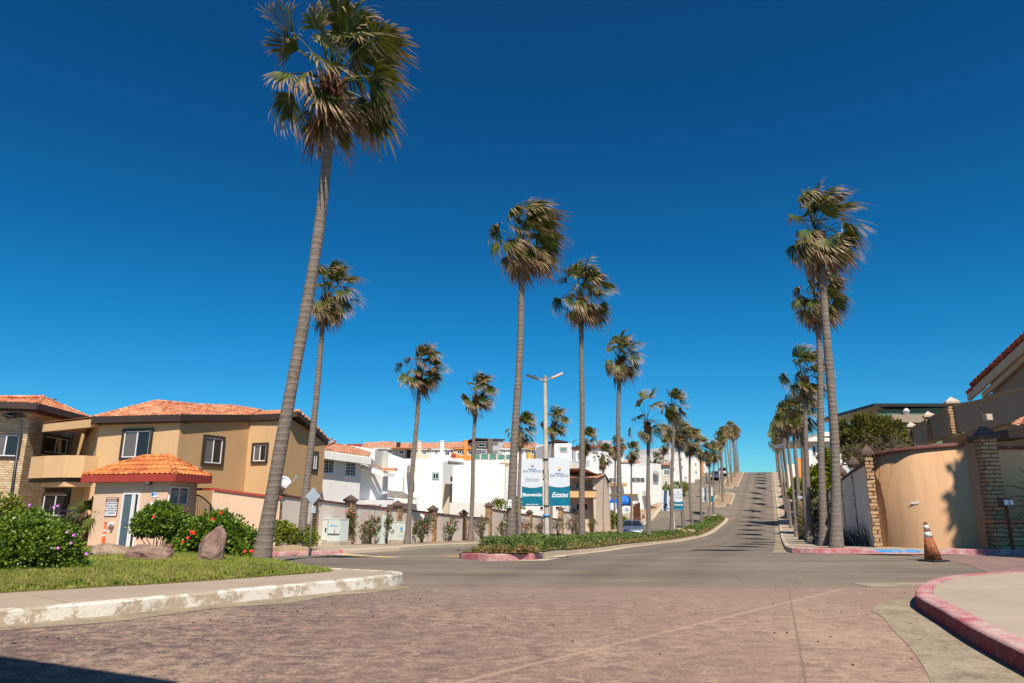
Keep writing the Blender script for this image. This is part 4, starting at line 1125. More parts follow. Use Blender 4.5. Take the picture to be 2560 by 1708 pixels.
# ---- orange delineator post
def post_prof(root, X, Y, z):
    mb = MB(); mb.lathe([(.16, 0), (.16, .03), (.07, .05)], (X, Y, z), 14); mb.build('base', M['blackm'], root)
    mb = MB(); mb.lathe([(.062, .05), (.055, .3), (.05, 1.02), (.03, 1.04), (.028, 1.12), (.055, 1.14), (.055, 1.18)], (X, Y, z), 14); mb.build('post', M['fl_or'], root)
    for a, b in ((.66, .74), (.84, .92)):
        mb = MB(); mb.lathe([(.0545, a), (.0545, b)], (X, Y, z), 14, cap=False); mb.build('reflective_band', M['reflw'], root)
q = P(256, 1370, 26.3); zz = gz(q.x, 26.3)
t_ = thing('traffic_post', (q.x, 26.3, zz), 'orange plastic traffic post with white bands before the guard house', 'traffic post'); post_prof(t_, q.x, 26.3, zz)
# paving round the guard house
mb = MB(); pl = [(A.x-3.5, 25.6), (B.x+1.2, 25.2), (B.x+2.0, 26.4), (B.x+1.6, 29.2), (A.x-3.5, 30.2)]
mb.prism(pl, [gz(*p)-.05 for p in pl], [gz(*p)+.155 for p in pl], bottom=False); tag(mb.build('guard_house_pavement', M['walk']), kind='structure')

# ---- iron gate between guard house and wall
g0 = P(484, 1267, 28.9); g1 = P(528, 1267, 27.8)
FI = Face(g0, g1); zi = gz(g0.x, 28.4)+.1
gt = thing('iron_gate', (g0.x, g0.y, zi), 'black wrought iron gate with an arched top beside the guard house', 'gate')
mb = MB(); w = FI.L
for s in (0, w-.06): lbox(mb, FI, s, s+.06, -.03, .03, zi, zi+1.75+(.35 if s == 0 else 0))
for z in (.15, 1.0): lbox(mb, FI, .06, w-.06, -.015, .015, zi+z, zi+z+.04)
tops = []
for k in range(13): tops.append((FI.A+FI.e*(w*k/12)).to_3d()+Vector((0, 0, zi+1.72+.42*math.cos(PI/2*k/12))))
mb.build('frame', M['blackm'], gt); mb = MB(); mb.tube(tops, .03, 6); mb.build('arch', M['blackm'], gt)
mb = MB()
for k in range(1, 8):
    s = w*k/8; p = FI.A+FI.e*s; mb.tube([(p.x, p.y, zi+.1), (p.x, p.y, zi+1.74+.42*math.cos(PI/2*k/8))], .012, 5)
    for zz in (.6, 1.3): mb.lathe([(.012, -.05), (.03, 0), (.012, .05)], (p.x, p.y, zi+zz), 6)
mb.build('bars', M['blackm'], gt)

# ---- tan two-storey house
hA = P(250, 1060, 34.0); hB = P(451.5, 1055, 33.0); hC = P(625, 1052, 37.3); hD = P(716, 1049, 36.5); hE = P(813, 1107, 40.2)
A2 = Vector((-25.4, 40.8, hA.z)); E2 = Vector((-13.5, 47, hE.z+.6)); A3 = Vector((-25, 47, hA.z))
zb = gz(-16, 34)-.3
zt = hB.z
th = thing('tan_house', (hB.x, hB.y, zb), 'two-storey tan house with clay tile roof and dark window surrounds', 'house')
mb = MB(); ring_ = [hA, hB, hC, hD, hE, E2, A3, A2]
Z = [zt+.2, zt+.2, hC.z+.2, hD.z+.2, hE.z+.12, hE.z+.12, zt+.2, zt+.2]
nloc = len(ring_)
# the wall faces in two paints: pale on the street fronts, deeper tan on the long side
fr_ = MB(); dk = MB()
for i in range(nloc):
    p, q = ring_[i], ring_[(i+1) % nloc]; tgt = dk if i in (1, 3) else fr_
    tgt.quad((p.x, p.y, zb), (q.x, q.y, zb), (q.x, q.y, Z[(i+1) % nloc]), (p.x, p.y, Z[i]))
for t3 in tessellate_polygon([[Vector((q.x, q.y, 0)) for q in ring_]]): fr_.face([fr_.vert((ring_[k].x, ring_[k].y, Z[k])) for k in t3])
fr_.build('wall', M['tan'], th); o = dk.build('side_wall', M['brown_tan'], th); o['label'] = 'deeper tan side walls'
F1, F2, F3, F4 = Face(hA, hB), Face(hB, hC), Face(hC, hD), Face(hD, hE)
window(th, F1, 314, 1079, 371, 1143, fr=.12, glass='glass', curtain=True)
window(th, F2, 513, 1093, 550, 1160, fr=.13, glass='glass', curtain=True)
window(th, F3, 637, 1113, 665, 1153, fr=.11, glass='glass', curtain=True)
window(th, F4, 781, 1133, 789, 1173, fr=.11, glass='glassg', curtain=False)
# roof
up = .30
def ab(p, k): q = p.copy(); q.z += k; return q
eA = P(233, 1043, 33.6); eB = P(453, 1042, 32.75); eC = P(627, 1040.5, 37.15); eD = P(706, 1037, 36.4)
eA.z = eB.z = (eA.z+eB.z)/2
Pk = P(391, 1005, 37.6); Rc = P(655, 1030, 42); eC2 = eC; zr = Pk.z
L2 = Vector((-26.2, 42.0, eA.z))
rf = MB(); roof_plane(rf, eA, eB, Pk, Pk, .26, .40, .06); roof_plane(rf, L2, eA, Pk, Pk, .26, .40, .06)
rB = P(489, 1030, 38.5)
roof_plane(rf, eB, eC, Rc, Pk, .26, .40, .06)
Rd = P(735, 1026, 42); roof_plane(rf, eC, eD, Rd, Rc, .26, .40, .06)
gT = P(744, 1029, 36.6); gM = P(783, 1062, 38.4); gL = P(819, 1101, 40.5)
bk = Vector((-4.5, 7.0, .2))
rf2 = [(gT, gM), (gM, gL)]
for a, b in rf2: roof_plane(rf, b, ab(b+bk, 0), ab(a+bk, 0), a, .26, .40, .06)
roof_plane(rf, eD, gT, gT+bk, Rd, .26, .40, .05)
for p, q in ((eA, Pk), (eB, Pk), (Pk, Rc), (gT, gM), (gM, gL), (eD, gT)): ridge(rf, ab(p, .05), ab(q, .05), .09)
rf.build('roof', M['tile'], th)
mb = MB()
for p, q in ((eA, eB), (eB, eC), (eC, eD), (eD, gT), (gT, gM), (gM, gL), (L2, eA)): beam(mb, p, q, .33, .10, drop=-.07)
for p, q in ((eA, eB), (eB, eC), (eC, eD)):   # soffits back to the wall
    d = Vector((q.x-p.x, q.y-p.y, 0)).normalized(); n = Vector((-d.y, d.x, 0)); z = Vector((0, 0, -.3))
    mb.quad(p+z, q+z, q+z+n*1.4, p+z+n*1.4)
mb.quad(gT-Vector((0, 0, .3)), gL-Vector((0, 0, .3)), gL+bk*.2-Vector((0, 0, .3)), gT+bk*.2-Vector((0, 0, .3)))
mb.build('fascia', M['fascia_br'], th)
# satellite dish
s, z = F4.hit(718, 1205); p = Vector((P(709, 1205, 35.9).x, hD.y-.6, P(716, 1208, 36).z))
sd = thing('satellite_dish', p, 'grey satellite dish on its arm beside the tallest palm trunk', 'satellite dish')
dv = Vector((.35, -.75, .45)).normalized(); rot = dv.to_track_quat('Z', 'Y').to_matrix()
mb = MB(); mb.lathe([(0.02, 0), (.17, .02), (.30, .065), (.35, .10), (.355, .09), (.30, .05), (.17, .005), (.02, -.015)], p, 24, M=rot, cap=False); mb.build('dish', M['galv'], sd)
mb = MB(); e = p+dv*.1+Vector((.72, -.3, .22)); mb.tube([p+Vector((0, 0, -.4)), p+Vector((.1, -.1, -.38)), e], .022, 6); mb.box((e.x-.05, e.y-.08, e.z-.04), (e.x+.09, e.y+.05, e.z+.09)); mb.build('feed_arm', M['galv'], sd)
mb = MB(); mb.tube([p+Vector((0, 0, -.4)), p+Vector((0, .5, -.55)), p+Vector((0, .8, -.55))], .03, 6); mb.build('mast', M['galv'], sd)

# ---- stone-faced house, far left
sA = P(-190, 1050, 34.5); sB = P(79, 1028, 36.0); sC = P(207, 1040, 40.9)
zt = sB.z; zb = gz(sB.x, 36)-.3
sh = thing('stone_house', (sB.x, sB.y, zb), 'stone-faced two-storey house with tiled hip roof at the left edge', 'house')
wallmesh(sh, [(sA.x, sA.y), (sB.x, sB.y), (sC.x, sC.y), (sC.x+.1, sC.y+5), (sA.x, 46)], zb, zt+.22, 'stoneh')
S1, S2 = Face(sA, sB), Face(sB, sC)
window(sh, S1, -14, 1087, 42, 1141, fr=.11, glass='glass', curtain=True)
window(sh, S2, 112, 1090, 163, 1137, fr=.12, glass='glass')
e1 = P(-200, 1024, 33.8); e2 = P(92, 1011, 35.3); e3 = P(237, 1042, 41.2); e1.z = e2.z; e3.z = e2.z-.05; pk = P(108, 994, 38.8); pk2 = P(-200, 1004, 39)
pk2.z = pk.z
rf = MB(); roof_plane(rf, e1, e2, pk, pk2, .26, .40, .06); roof_plane(rf, e2, e3, pk, pk, .26, .40, .06)
ridge(rf, ab(e2, .05), ab(pk, .05), .10); ridge(rf, ab(pk, .05), ab(pk2, .05), .09); ridge(rf, ab(pk, .03), ab(e3, .03), .08)
rf.build('roof', M['tile'], sh)
mb = MB(); beam(mb, e1, e2, .34, .10, drop=-.07); beam(mb, e2, e3, .34, .10, drop=-.07)
mb.quad(e1-Vector((0, 0, .33)), e2-Vector((0, 0, .33)), e2+Vector((-.5, 1.6, -.33)), e1+Vector((0, 1.5, -.33))); mb.quad(e2-Vector((0, 0, .33)), e3-Vector((0, 0, .33)), e3+Vector((-1.4, .6, -.33)), e2+Vector((-1.4, .6, -.33)))
mb.build('fascia', M['fascia_br'], sh)
# balcony link between the two houses
bl = [P(75, 1165, 34.4), P(110, 1165, 33.6), P(160, 1165, 33.2), P(210, 1165, 33.4), P(248, 1165, 34.0)]
zt = P(150, 1139, 33.4).z; zbk = P(150, 1194, 33.4).z
ft = [(p.x, p.y) for p in bl]; mb = MB()
mb.prism(ft+[(bl[-1].x-.1, bl[-1].y+.25)]+[(p.x+.05, p.y+.22) for p in reversed(bl[1:-1])]+[(bl[0].x+.2, bl[0].y+.2)], zbk, zt)
bal = mb.build('balcony_parapet', M['tan'], th)
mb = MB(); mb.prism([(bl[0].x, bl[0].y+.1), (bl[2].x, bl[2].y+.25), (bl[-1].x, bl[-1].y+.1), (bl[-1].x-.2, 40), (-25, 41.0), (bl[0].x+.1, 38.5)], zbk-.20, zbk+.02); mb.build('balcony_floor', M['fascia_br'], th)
mb = MB(); mb.prism([(bl[0].x+.5, bl[0].y+.25), (bl[2].x, bl[2].y+.15), (bl[-1].x, bl[-1].y+.15), (bl[-1].x, bl[-1].y+.6), (bl[0].x+.5, bl[0].y+.7)], zbk-.42, zbk-.205); mb.build('balcony_beam', M['tan'], th)
# canopy over the balcony
c0 = P(114, 1050, 36.4); c1 = P(249, 1046, 33.9); c0.z = c1.z
mb = MB(); beam(mb, c0, c1, .42, .25); mb.prism([(c0.x, c0.y), (c1.x, c1.y), (c1.x, 40), (c0.x, 41)], c1.z-.16, c1.z-.02); mb.build('canopy', M['tan'], th)
rf = MB(); roof_plane(rf, ab(c0+Vector((0, -.2, 0)), .01), ab(c1+Vector((0, -.2, 0)), .01), ab(c1+Vector((0, 2.0, 0)), .35), ab(c0+Vector((0, 2.0, 0)), .35), .26, .4, .05); rf.build('canopy_tiles', M['tile'], th)
# back wall of the recess, its window and door
rb0 = Vector((sC.x-.3, 40.2, 0)); rb1 = Vector((hA.x, 39.2, 0))
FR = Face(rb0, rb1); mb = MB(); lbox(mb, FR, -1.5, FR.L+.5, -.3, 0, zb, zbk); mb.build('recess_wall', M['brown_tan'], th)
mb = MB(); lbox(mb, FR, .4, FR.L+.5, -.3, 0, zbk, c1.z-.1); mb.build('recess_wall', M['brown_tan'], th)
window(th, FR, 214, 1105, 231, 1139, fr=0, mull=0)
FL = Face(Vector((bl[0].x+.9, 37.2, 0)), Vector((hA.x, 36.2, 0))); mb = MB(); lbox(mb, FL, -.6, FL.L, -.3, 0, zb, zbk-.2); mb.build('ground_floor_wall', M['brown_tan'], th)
window(th, FL, 113, 1237, 164, 1290, fr=.12)

# ---- solar street lamp far left and shrub behind it
q = P(4, 1330, 24.0); b = Vector((q.x, 24.0, gz(q.x, 24)))
t0 = P(54, 1050, 24.0)
sl_ = thing('solar_street_lamp', b, 'black solar street lamp at the left edge of the photo', 'street lamp')
mb = MB(); mb.tube([b, Vector((b.x+.15, 24, b.z+1.6)), t0], [.07, .055, .045], 10); mb.build('pole', M['blackm'], sl_)
mb = MB(); a = P(15, 1036, 23.9); mb.tube([t0, P(33, 1043, 24)], .025, 6)
pn = Face(P(10, 1030, 24), P(62, 1036, 24.1)); k = P(35, 1038, 24)
rot = Matrix.Translation(k) @ Matrix.Rotation(R(-6), 4, 'Y') @ Matrix.Rotation(R(-28), 4, 'X'); mb.box((-.33, -.17, -.015), (.33, .17, .015), 0, rot); mb.build('solar_panel', M['blackm'], sl_)
mb = MB(); kk = P(22, 1039, 23.9); rot = Matrix.Translation(kk) @ Matrix.Rotation(R(14), 4, 'Y'); mb.box((-.22, -.07, -.03), (.2, .07, .02), 0, rot); mb.build('lamp_head', M['blackm'], sl_, bevel=.01)
fx = P(22, 1300, 25); zf = gz(fx.x, 25)
t_ = thing('iron_fence', (fx.x, 25, zf), 'low black iron fence behind the violet-flowered bush', 'fence')
mb = MB()
for k in range(14): x = fx.x-1.8+.32*k; mb.tube([(x, 25, zf), (x, 25, zf+1.75)], .018, 5)
mb.build('bars', M['blackm'], t_); mb = MB(); mb.box((fx.x-1.9, 24.98, zf+1.5), (fx.x+2.4, 25.02, zf+1.54)); mb.box((fx.x-1.9, 24.98, zf+.3), (fx.x+2.4, 25.02, zf+.34)); mb.box((fx.x-.03, 24.94, zf), (fx.x+.09, 25.06, zf+2.1)); mb.build('rails', M['blackm'], t_)

# ---- pink boundary wall from gate to corner
p0 = P(528, 1267, 27.9); p1 = P(700, 1267, 28.9)
FB = Face(p0, p1); zb = gz(p0.x, 28)-.2; zt0 = P(483, 1226, 27.9).z; zt1 = P(700, 1248, 28.9).z
gw = thing('boundary_wall', (p0.x, p0.y, zb), 'smooth pink boundary wall with red coping between iron gate and tallest palm', 'wall')
mb = MB(); zl = lambda s: zt0+(zt1-zt0)*s/FB.L
pts = [(0, 0), (FB.L, 0), (FB.L, -.2), (0, -.2)]
mb.prism([((FB.A+FB.e*s+FB.n*o).x, (FB.A+FB.e*s+FB.n*o).y) for s, o in pts], zb, [zt0, zt1, zt1, zt0]); mb.build('panel', M['pink'], gw)
mb = MB(); beam(mb, Vector((p0.x, p0.y+.1, zt0+.09)), Vector((p1.x, p1.y+.1, zt1+.09)), .09, .32); 
q0 = P(482, 1267, 29.3); beam(mb, Vector((q0.x, q0.y, zt0+.12)), Vector((p0.x, p0.y+.1, zt0+.09)), .09, .32); mb.build('coping', M['fascia_red'], gw)

# ---- perimeter wall with stone pillars
def pyramid(mb, x, y, z, w, h, rz):
    c = [Vector((math.cos(rz+PI/4+k*PI/2), math.sin(rz+PI/4+k*PI/2), 0))*w*.7071 for k in range(4)]
    a = [mb.vert((x+q.x, y+q.y, z)) for q in c]; b = [mb.vert((x+q.x, y+q.y, z+.09)) for q in c]; cc = [mb.vert((x+q.x*.55, y+q.y*.55, z+.09+h*.45)) for q in c]; t = mb.vert((x, y, z+.09+h))
    for k in range(4):
        j = (k+1) % 4; mb.face([a[k], a[j], b[j], b[k]]); mb.face([b[k], b[j], cc[j], cc[k]]); mb.face([cc[k], cc[j], t])
    mb.face(list(reversed(a)))
RZ = math.atan2(1, .374)
def pillar(root, x, y, z0, z1, w=.43, cap='cap'):
    M4 = Matrix.Translation((x, y, 0)) @ Matrix.Rotation(RZ, 4, 'Z'); mb = MB(); r = random.Random(int(x*97+y*13)); z = z0
    # stacked ledge stones of uneven projection
    while z < z1-.001:
        h = min(r.uniform(.07, .13), z1-z)
        if z1-z-h < .04: h = z1-z
        a, b, c, d = [w/2-r.uniform(0, .035) for _ in range(4)]; mb.box((-a, -b, z), (c, d, z+h), 0, M4); z += h
    o = mb.build('pillar', M['stonep'], root); mb = MB(); pyramid(mb, x, y, z1, w+.10, .24, RZ); mb.build('cap', M[cap], o)
LW = [(29.1, 1.65, 1.65), (31.5, 1.45, 1.45), (34.3, 1.25, 1.25), (38.6, 1.02, 1.02), (42.6, .78, .78), (46.8, .5, .5), (50.9, .33, 1.0), (55.2, .70, .70), (59.3, .47, .47), (63.7, .2, .2), (68, -.05, .72), (72.4, .52, .52), (76.3, .22, .22), (80.7, .0, .0), (84.7, -.15, .5), (89, .35, .35), (93.5, .2, .2)]
wx = lambda y: KX(y)-21.00
lw = thing('perimeter_wall', (wx(29.1), 29.1, gz(wx(29.1), 29.1)), 'long plaster perimeter wall with brown coping and stacked stone pillars up the left street', 'wall')
for i in range(len(LW)-1):
    y0, _, za = LW[i]; y1, zc, _ = LW[i+1]; x0, x1 = wx(y0), wx(y1); d = Vector((x1-x0, y1-y0, 0)).normalized(); n = Vector((-d.y, d.x, 0))*.08; m = 3
    pn_ = MB(); poly = [(x0+n.x, y0+n.y), (x0-n.x, y0-n.y), (x1-n.x, y1-n.y), (x1+n.x, y1+n.y)]
    pn_.prism(poly, [gz(*p)-.3 for p in poly], [za, za, zc, zc]); pn_.build('panel', M['wallpanel'], lw)
    cp = MB(); beam(cp, (x0, y0, za+.085), (x1, y1, zc+.085), .085, .27); cp.build('coping', M['coping'], lw)
for y, a, b in LW:
    x = wx(y); pillar(lw, x, y, gz(x, y)-.1, max(a, b)+.20)

# ---- shrubs and vines in front of the wall
def boug(px, Y, h, n, lab, dry=False, w=.5, flw=5, seed=1, mat='boug'):
    q = P(px, 1340, Y); x = q.x; z = gz(x, Y)+.14
    rr = random.Random(seed); fl = []
    for k in range(flw): fl.append((x+rr.uniform(-1.1, 1.1)*w, Y-.15-rr.random()*w*.5, z+h*rr.uniform(.55, 1.15), rr.uniform(.04, .075), 'fl_pink'))
    b = bush('bougainvillea', lab, 'shrub', (x, Y, z), [(0, 0, h*.55, w, w*.7, h*.33), (w*.3, 0, h*.8, w*.6, w*.5, h*.22), (-w*.4, .0, h*.45, w*.5, w*.4, h*.25)], n, .11, .045, M[mat], fl, 9, seed, 'flowering shrubs along the perimeter wall', .3)
    ms = MB()   # thin bare whips
    for k in range(10):
        a = rr.uniform(-.9, .9); e = Vector((x+a*w*1.6, Y+.1, z+h*rr.uniform(.9, 1.5))); m_ = Vector((x+a*w*.6, Y-.1, z+h*.6)); ms.tube([(x, Y, z), m_, e], [.014, .01, .004], 4)
    ms.build('branches', M['bark'], b)
    return b
boug(868, 34.0, 1.55, 500, 'dry bougainvillea with pink flowers between the white cabinets and a stone pillar', w=.38, seed=2)
boug(925, 35.0, 1.3, 420, 'low red-flowered shrub left of the tall meter pedestal', w=.42, seed=3, flw=7)
boug(966, 35.6, 1.6, 300, 'thin red-flowered shrub right behind the tall meter pedestal', w=.25, seed=4, flw=6)
boug(1054, 39.5, 1.5, 700, 'rounded bougainvillea with a dark forked stem left of the fourth stone pillar', w=.62, seed=5)
boug(1128, 43.5, 1.5, 340, 'sparse bougainvillea with bare twigs in front of the pale plaster wall', w=.5, seed=6, flw=6)
boug(1204, 47.5, 1.6, 330, 'flat-topped pink bougainvillea left of the first tall pillar', w=.55, seed=7, flw=9)
boug(1258, 51.5, 1.4, 330, 'green bougainvillea partly behind the leaning notice palm', w=.45, seed=8)
boug(1313, 54.5, 1.3, 480, 'reddish bougainvillea under the left banner', w=.8, seed=9, flw=10, mat='dryleaf')
boug(1350, 57.5, 1.2, 260, 'narrow bougainvillea just left of the banner lamp post', w=.4, seed=10)
boug(1395, 61.0, 1.4, 330, 'thin bougainvillea under the right banner', w=.6, seed=11, flw=6)
boug(1432, 65.0, 1.7, 480, 'small tree-like reddish shrub right of the right banner', w=.75, seed=12, mat='dryleaf', flw=0)
boug(1481, 73.5, 1.5, 330, 'small green shrub in front of the far end of the perimeter wall', w=.55, seed=13, flw=0)
def pbush(px, Y, lab, blobs, n, L, W, mat, seed, zz=.12, **k):
    q = P(px, 1340, Y); return bush('shrub', lab, 'shrub', (q.x, Y, gz(q.x, Y)+zz), blobs, n, L, W, M[mat], None, 6, seed, **k)
pbush(727, 28.0, 'low olive-green shrub between the two left palms at the wall', [(0, 0, .5, .75, .5, .42), (.5, 0, .45, .5, .4, .38), (-.4, 0, .75, .35, .3, .35)], 2600, .12, .04, 'hib2', 21)
pbush(1532, 82.0, 'dense dark shrub at the wall just left of the palm by the sedan', [(0, 0, .9, 1.0, .8, .9), (-.5, 0, .6, .7, .5, .6)], 1800, .22, .09, 'hib2', 22)
pbush(1558, 88.0, 'small olive shrub beside the distant diamond sign', [(0, 0, .5, .6, .5, .5)], 500, .2, .08, 'hib2', 23)
pbush(1700, 116.0, 'yellow-green hedge shrub in front of the white houses up the street', [(0, 0, 1.0, 1.6, 1.0, 1.1), (-1.8, 0, .8, 1.1, .8, .9), (1.2, .5, 1.3, .8, .7, .8)], 1500, .3, .12, 'hib2', 24)
q = P(1280, 1250, 52); pbush(1262, 53.6, 'yellowish plants growing over the wall top behind the leaning palm', [(0, 0, 2.3, 1.4, .4, .35), (.9, 0, 2.5, .4, .3, .5), (-.6, 0, 2.5, .3, .3, .4)], 900, .2, .05, 'hib2', 25)
# heap of earth under the shrub
q = P(730, 1350, 26.5); rock('dirt_heap', 'low heap of brown earth on the pavement below the olive shrub', (q.x, 26.5, gz(q.x, 26.5)+.10), (.85, .5, .28), 4, mat=M['dirt'])['category'] = 'earth heap'
# ---- hibiscus bushes and boulders on the lawn
q = G(85, 1425, .2)
bb = (-7.3, 10.8, .22)
vf = [(75, 1262, 9.55), (135, 1268, 9.6), (145, 1265, 9.6), (168, 1331, 9.7), (185, 1338, 9.6), (178, 1358, 9.6), (146, 1370, 9.2), (216, 1385, 9.7)]
fls = []
for x, y, Y in vf: q = P(x, y, Y+.5); fls.append((q.x, q.y, q.z, .042, 'fl_vio'))
bush('hibiscus_bush', 'large dense green bush with violet flowers at the left edge of the lawn', 'bush', bb, [(0, 0, .38, .66, .55, .44), (-.65, .1, .42, .55, .5, .42), (.25, -.05, .45, .36, .35, .34), (.38, .1, .2, .34, .35, .24), (-.15, .1, .70, .34, .35, .22), (-1.1, 0, .3, .5, .45, .35), (.72, .1, .06, .16, .2, .12)], 17000, .056, .022, M['hib'], fls, 5, 31, shell=.62)
fls = []
for x, y, mt in ((381, 1257, 'fl_white'), (378, 1259, 'fl_white'), (385, 1292, 'fl_red')): q = P(x, y, 15.0); fls.append((q.x, q.y, q.z, .05, mt))
q = P(392, 1372, 15.6)
bush('hibiscus_bush', 'open-stemmed rounded green shrub in front of the guard house door', 'bush', (q.x, 15.6, .15), [(-.05, 0, .75, .44, .42, .32), (-.36, 0, .62, .24, .28, .22), (.30, 0, .72, .30, .32, .28), (.02, 0, .98, .26, .25, .16), (.38, .1, .48, .24, .28, .18)], 8000, .07, .028, M['hib'], fls, 9, 32, shell=.5)
fls = []
for x, y in ((484, 1333), (478, 1330), (552, 1282), (532, 1298), (612, 1379), (628, 1378), (457, 1355), (470, 1345)): q = P(x, y, 13.4); fls.append((q.x, q.y, q.z, .055, 'fl_red'))
q = P(545, 1390, 14.4)
bush('hibiscus_bush', 'wide green bush with red flowers behind the standing boulder', 'bush', (q.x, 14.4, .18), [(0, 0, .48, .48, .42, .34), (-.42, 0, .46, .34, .32, .30), (.36, 0, .34, .32, .32, .30), (-.1, .1, .72, .30, .28, .18), (-.66, .1, .25, .24, .3, .24), (.56, -.2, .1, .2, .2, .16)], 10500, .075, .031, M['hib'], fls, 6, 33, shell=.55)
q = P(12, 1300, 21); bush('yellow_shrub', 'yellow-green shrub behind the black street lamp at the left edge', 'bush', (q.x-.3, 21, gz(q.x, 21)), [(0, 0, 1.1, .9, .7, .7), (.2, 0, 1.55, .5, .4, .35), (.0, 0, .5, 1, .7, .5)], 3500, .1, .04, M['hib2'], None, 5, 34)
def brock(px, py, Y, s, seed, lab, **k):
    q = P(px, py, Y); return rock('boulder', lab, (q.x, Y, k.pop('z', mound(q.x, Y) if inpoly(q.x, Y, lawn) else .15)), s, seed, group='boulders on the lawn', **k)
brock(270, 1384, 13.6, (.46, .30, .20), 5, 'long low boulder before the guard house', mat=M['rock2'], z=P(270, 1384, 13.6).z)
brock(368, 1396, 12.4, (.42, .32, .26), 8, 'rounded brown boulder in the middle of the lawn', z=P(368, 1396, 12.4).z, rz=.4)
brock(530, 1372, 12.4, (.29, .25, .38), 23, 'reddish standing boulder with a slanted top beside the red-flowered bush', z=P(530, 1372, 12.4).z, rz=.5, tilt=.35, peak=.28)
q = G(1745, 1335, .2); 
for px, py, Y, s in ((1700, 1330, 58, .5), (1724, 1338, 60, .35), (1782, 1297, 91, .55), (1790, 1290, 93, .5)):
    q = P(px, py, Y); rock('boulder', {1700: 'tan boulder in the ground cover behind the second banner post', 1724: 'smaller tan boulder in the ground cover right of the second banner post', 1782: 'left boulder at the far tip of the green island', 1790: 'right boulder at the far tip of the green island'}[px], (q.x, Y, gz(q.x, Y)+.35), (s*1.5, s, s*.8), int(Y), mat=M['rock2'], sub=3, group='boulders in the median')

# ---- utility cabinets, meter pedestal, signs
def cabinet(px0, px1, Y, pyt, pyb, label, split=True):
    a = P(px0, 1300, Y); b = P(px1, 1300, Y-.5); F = Face(a, b); zt = P(px0, pyt, Y).z; zb = P(px0, pyb, Y).z; z0 = gz(a.x, Y)+.10
    t = thing('utility_cabinet', (a.x, Y, z0), label, 'cabinet')
    mb = MB(); lbox(mb, F, -.12, F.L+.1, -.75, .12, z0, zb); mb.build('plinth', M['conc'], t, bevel=.02)
    mb = MB(); lbox(mb, F, 0, F.L, -.62, 0, zb+.005, zt); lbox(mb, F, -.02, F.L+.02, -.64, .03, zt, zt+.03); body = mb.build('body', M['cabinet'], t, bevel=.012)
    m = F.L*.42
    mb = MB(); lbox(mb, F, .03, m-.02, .0, .02, zb+.04, zt-.03); d1 = mb.build('door', M['cabinet'], t, bevel=.005)
    mb = MB(); lbox(mb, F, m-.12, m-.07, .02, .06, zb+.32*(zt-zb)*1.4, zb+.32*(zt-zb)*1.4+.16); mb.build('handle', M['blackm'], d1)
    return t, F, zb, zt, m
t, F, zb, zt, m = cabinet(800, 851, 32.3, 1299, 1353, 'white street cabinet with blue writing, left of the second stone pillar')
mb = MB(); lbox(mb, F, m+.04, F.L-.01, .0, .05, zb+.34, zt-.02); d2 = mb.build('door', M['cabinet'], t, bevel=.006)
mb = MB(); lbox(mb, F, m+.02, F.L, .0, .03, zb+.31, zb+.33); lbox(mb, F, m+.02, m+.035, .0, .04, zb+.31, zt-.02); mb.build('seam', M['blackm'], d2)
text_mb('infinitum', .125, F, (m+F.L)/2+.02, zt-.30, .053, 'ink_cy', d2, sx=.95)
mb = MB(); c = (m+F.L)/2+.08; lbox(mb, F, c-.03, c+.03, .05, .056, zt-.62, zt-.42); mb.build('handle', M['galv'], d2)
t, F, zb, zt, m = cabinet(971, 1014, 37.3, 1306, 1352, 'white street cabinet with a small blue emblem, at the foot of a palm')
mb = MB(); lbox(mb, F, m+.04, F.L-.02, .0, .03, zb+.03, zt-.03); d2 = mb.build('door', M['cabinet'], t, bevel=.006)
mb = MB()
for k in range(4): lbox(mb, F, m+.35, F.L-.25, .03, .036, zt-.42-.035*k-.08, zt-.405-.035*k-.08)
c = (m+F.L)/2+.1; mb2 = MB(); lbox(mb2, F, c-.07, c+.07, .031, .035, zt-.38, zt-.25); mb2.build('emblem', M['ink_cy'], d2)
mb2 = MB(); lbox(mb2, F, c-.10, c+.10, .031, .035, zt-.46, zt-.43); mb2.build('caption', M['ink'], d2)
mb2 = MB()
for k in range(4): lbox(mb2, F, m+.25+.09*k, m+.28+.09*k, .03, .034, zb+.18, zb+.30)
mb2.build('vents', M['galv'], d2)
a = P(940, 1300, 35.6); b = P(957, 1300, 35.3); F = Face(a, b); zt = P(945, 1288, 35.6).z; z0 = gz(a.x, 35.6)+.1; zm = P(945, 1311, 35.6).z
t = thing('meter_pedestal', (a.x, 35.6, z0), 'tall narrow grey-green meter pedestal against the perimeter wall', 'pedestal')
mb = MB(); lbox(mb, F, 0, F.L*.9, -.28, 0, z0, zt); mb.build('post', M['cabinet'], t, bevel=.01)
mb = MB(); lbox(mb, F, .08, F.L*.9, .003, .06, zm-.06, zt); o = mb.build('meter_box', M['conc'], t, bevel=.008); lo_, _ = F.hit(952, 1295)
mb = MB(); c = F.A+F.e*(F.L*.62)+F.n*.06; mb.lathe([(.07, 0), (.08, .05), (.06, .1)], (c.x, c.y, (zm+zt)/2+.05), 12, M=F.n.to_track_quat('Z', 'Y').to_matrix()); mb.build('meter', M['blackm'], o)
mb = MB(); lbox(mb, F, F.L*.3, F.L*.9, .0, .12, zm-.11, zm-.08); mb.build('ledge', M['galv'], t)
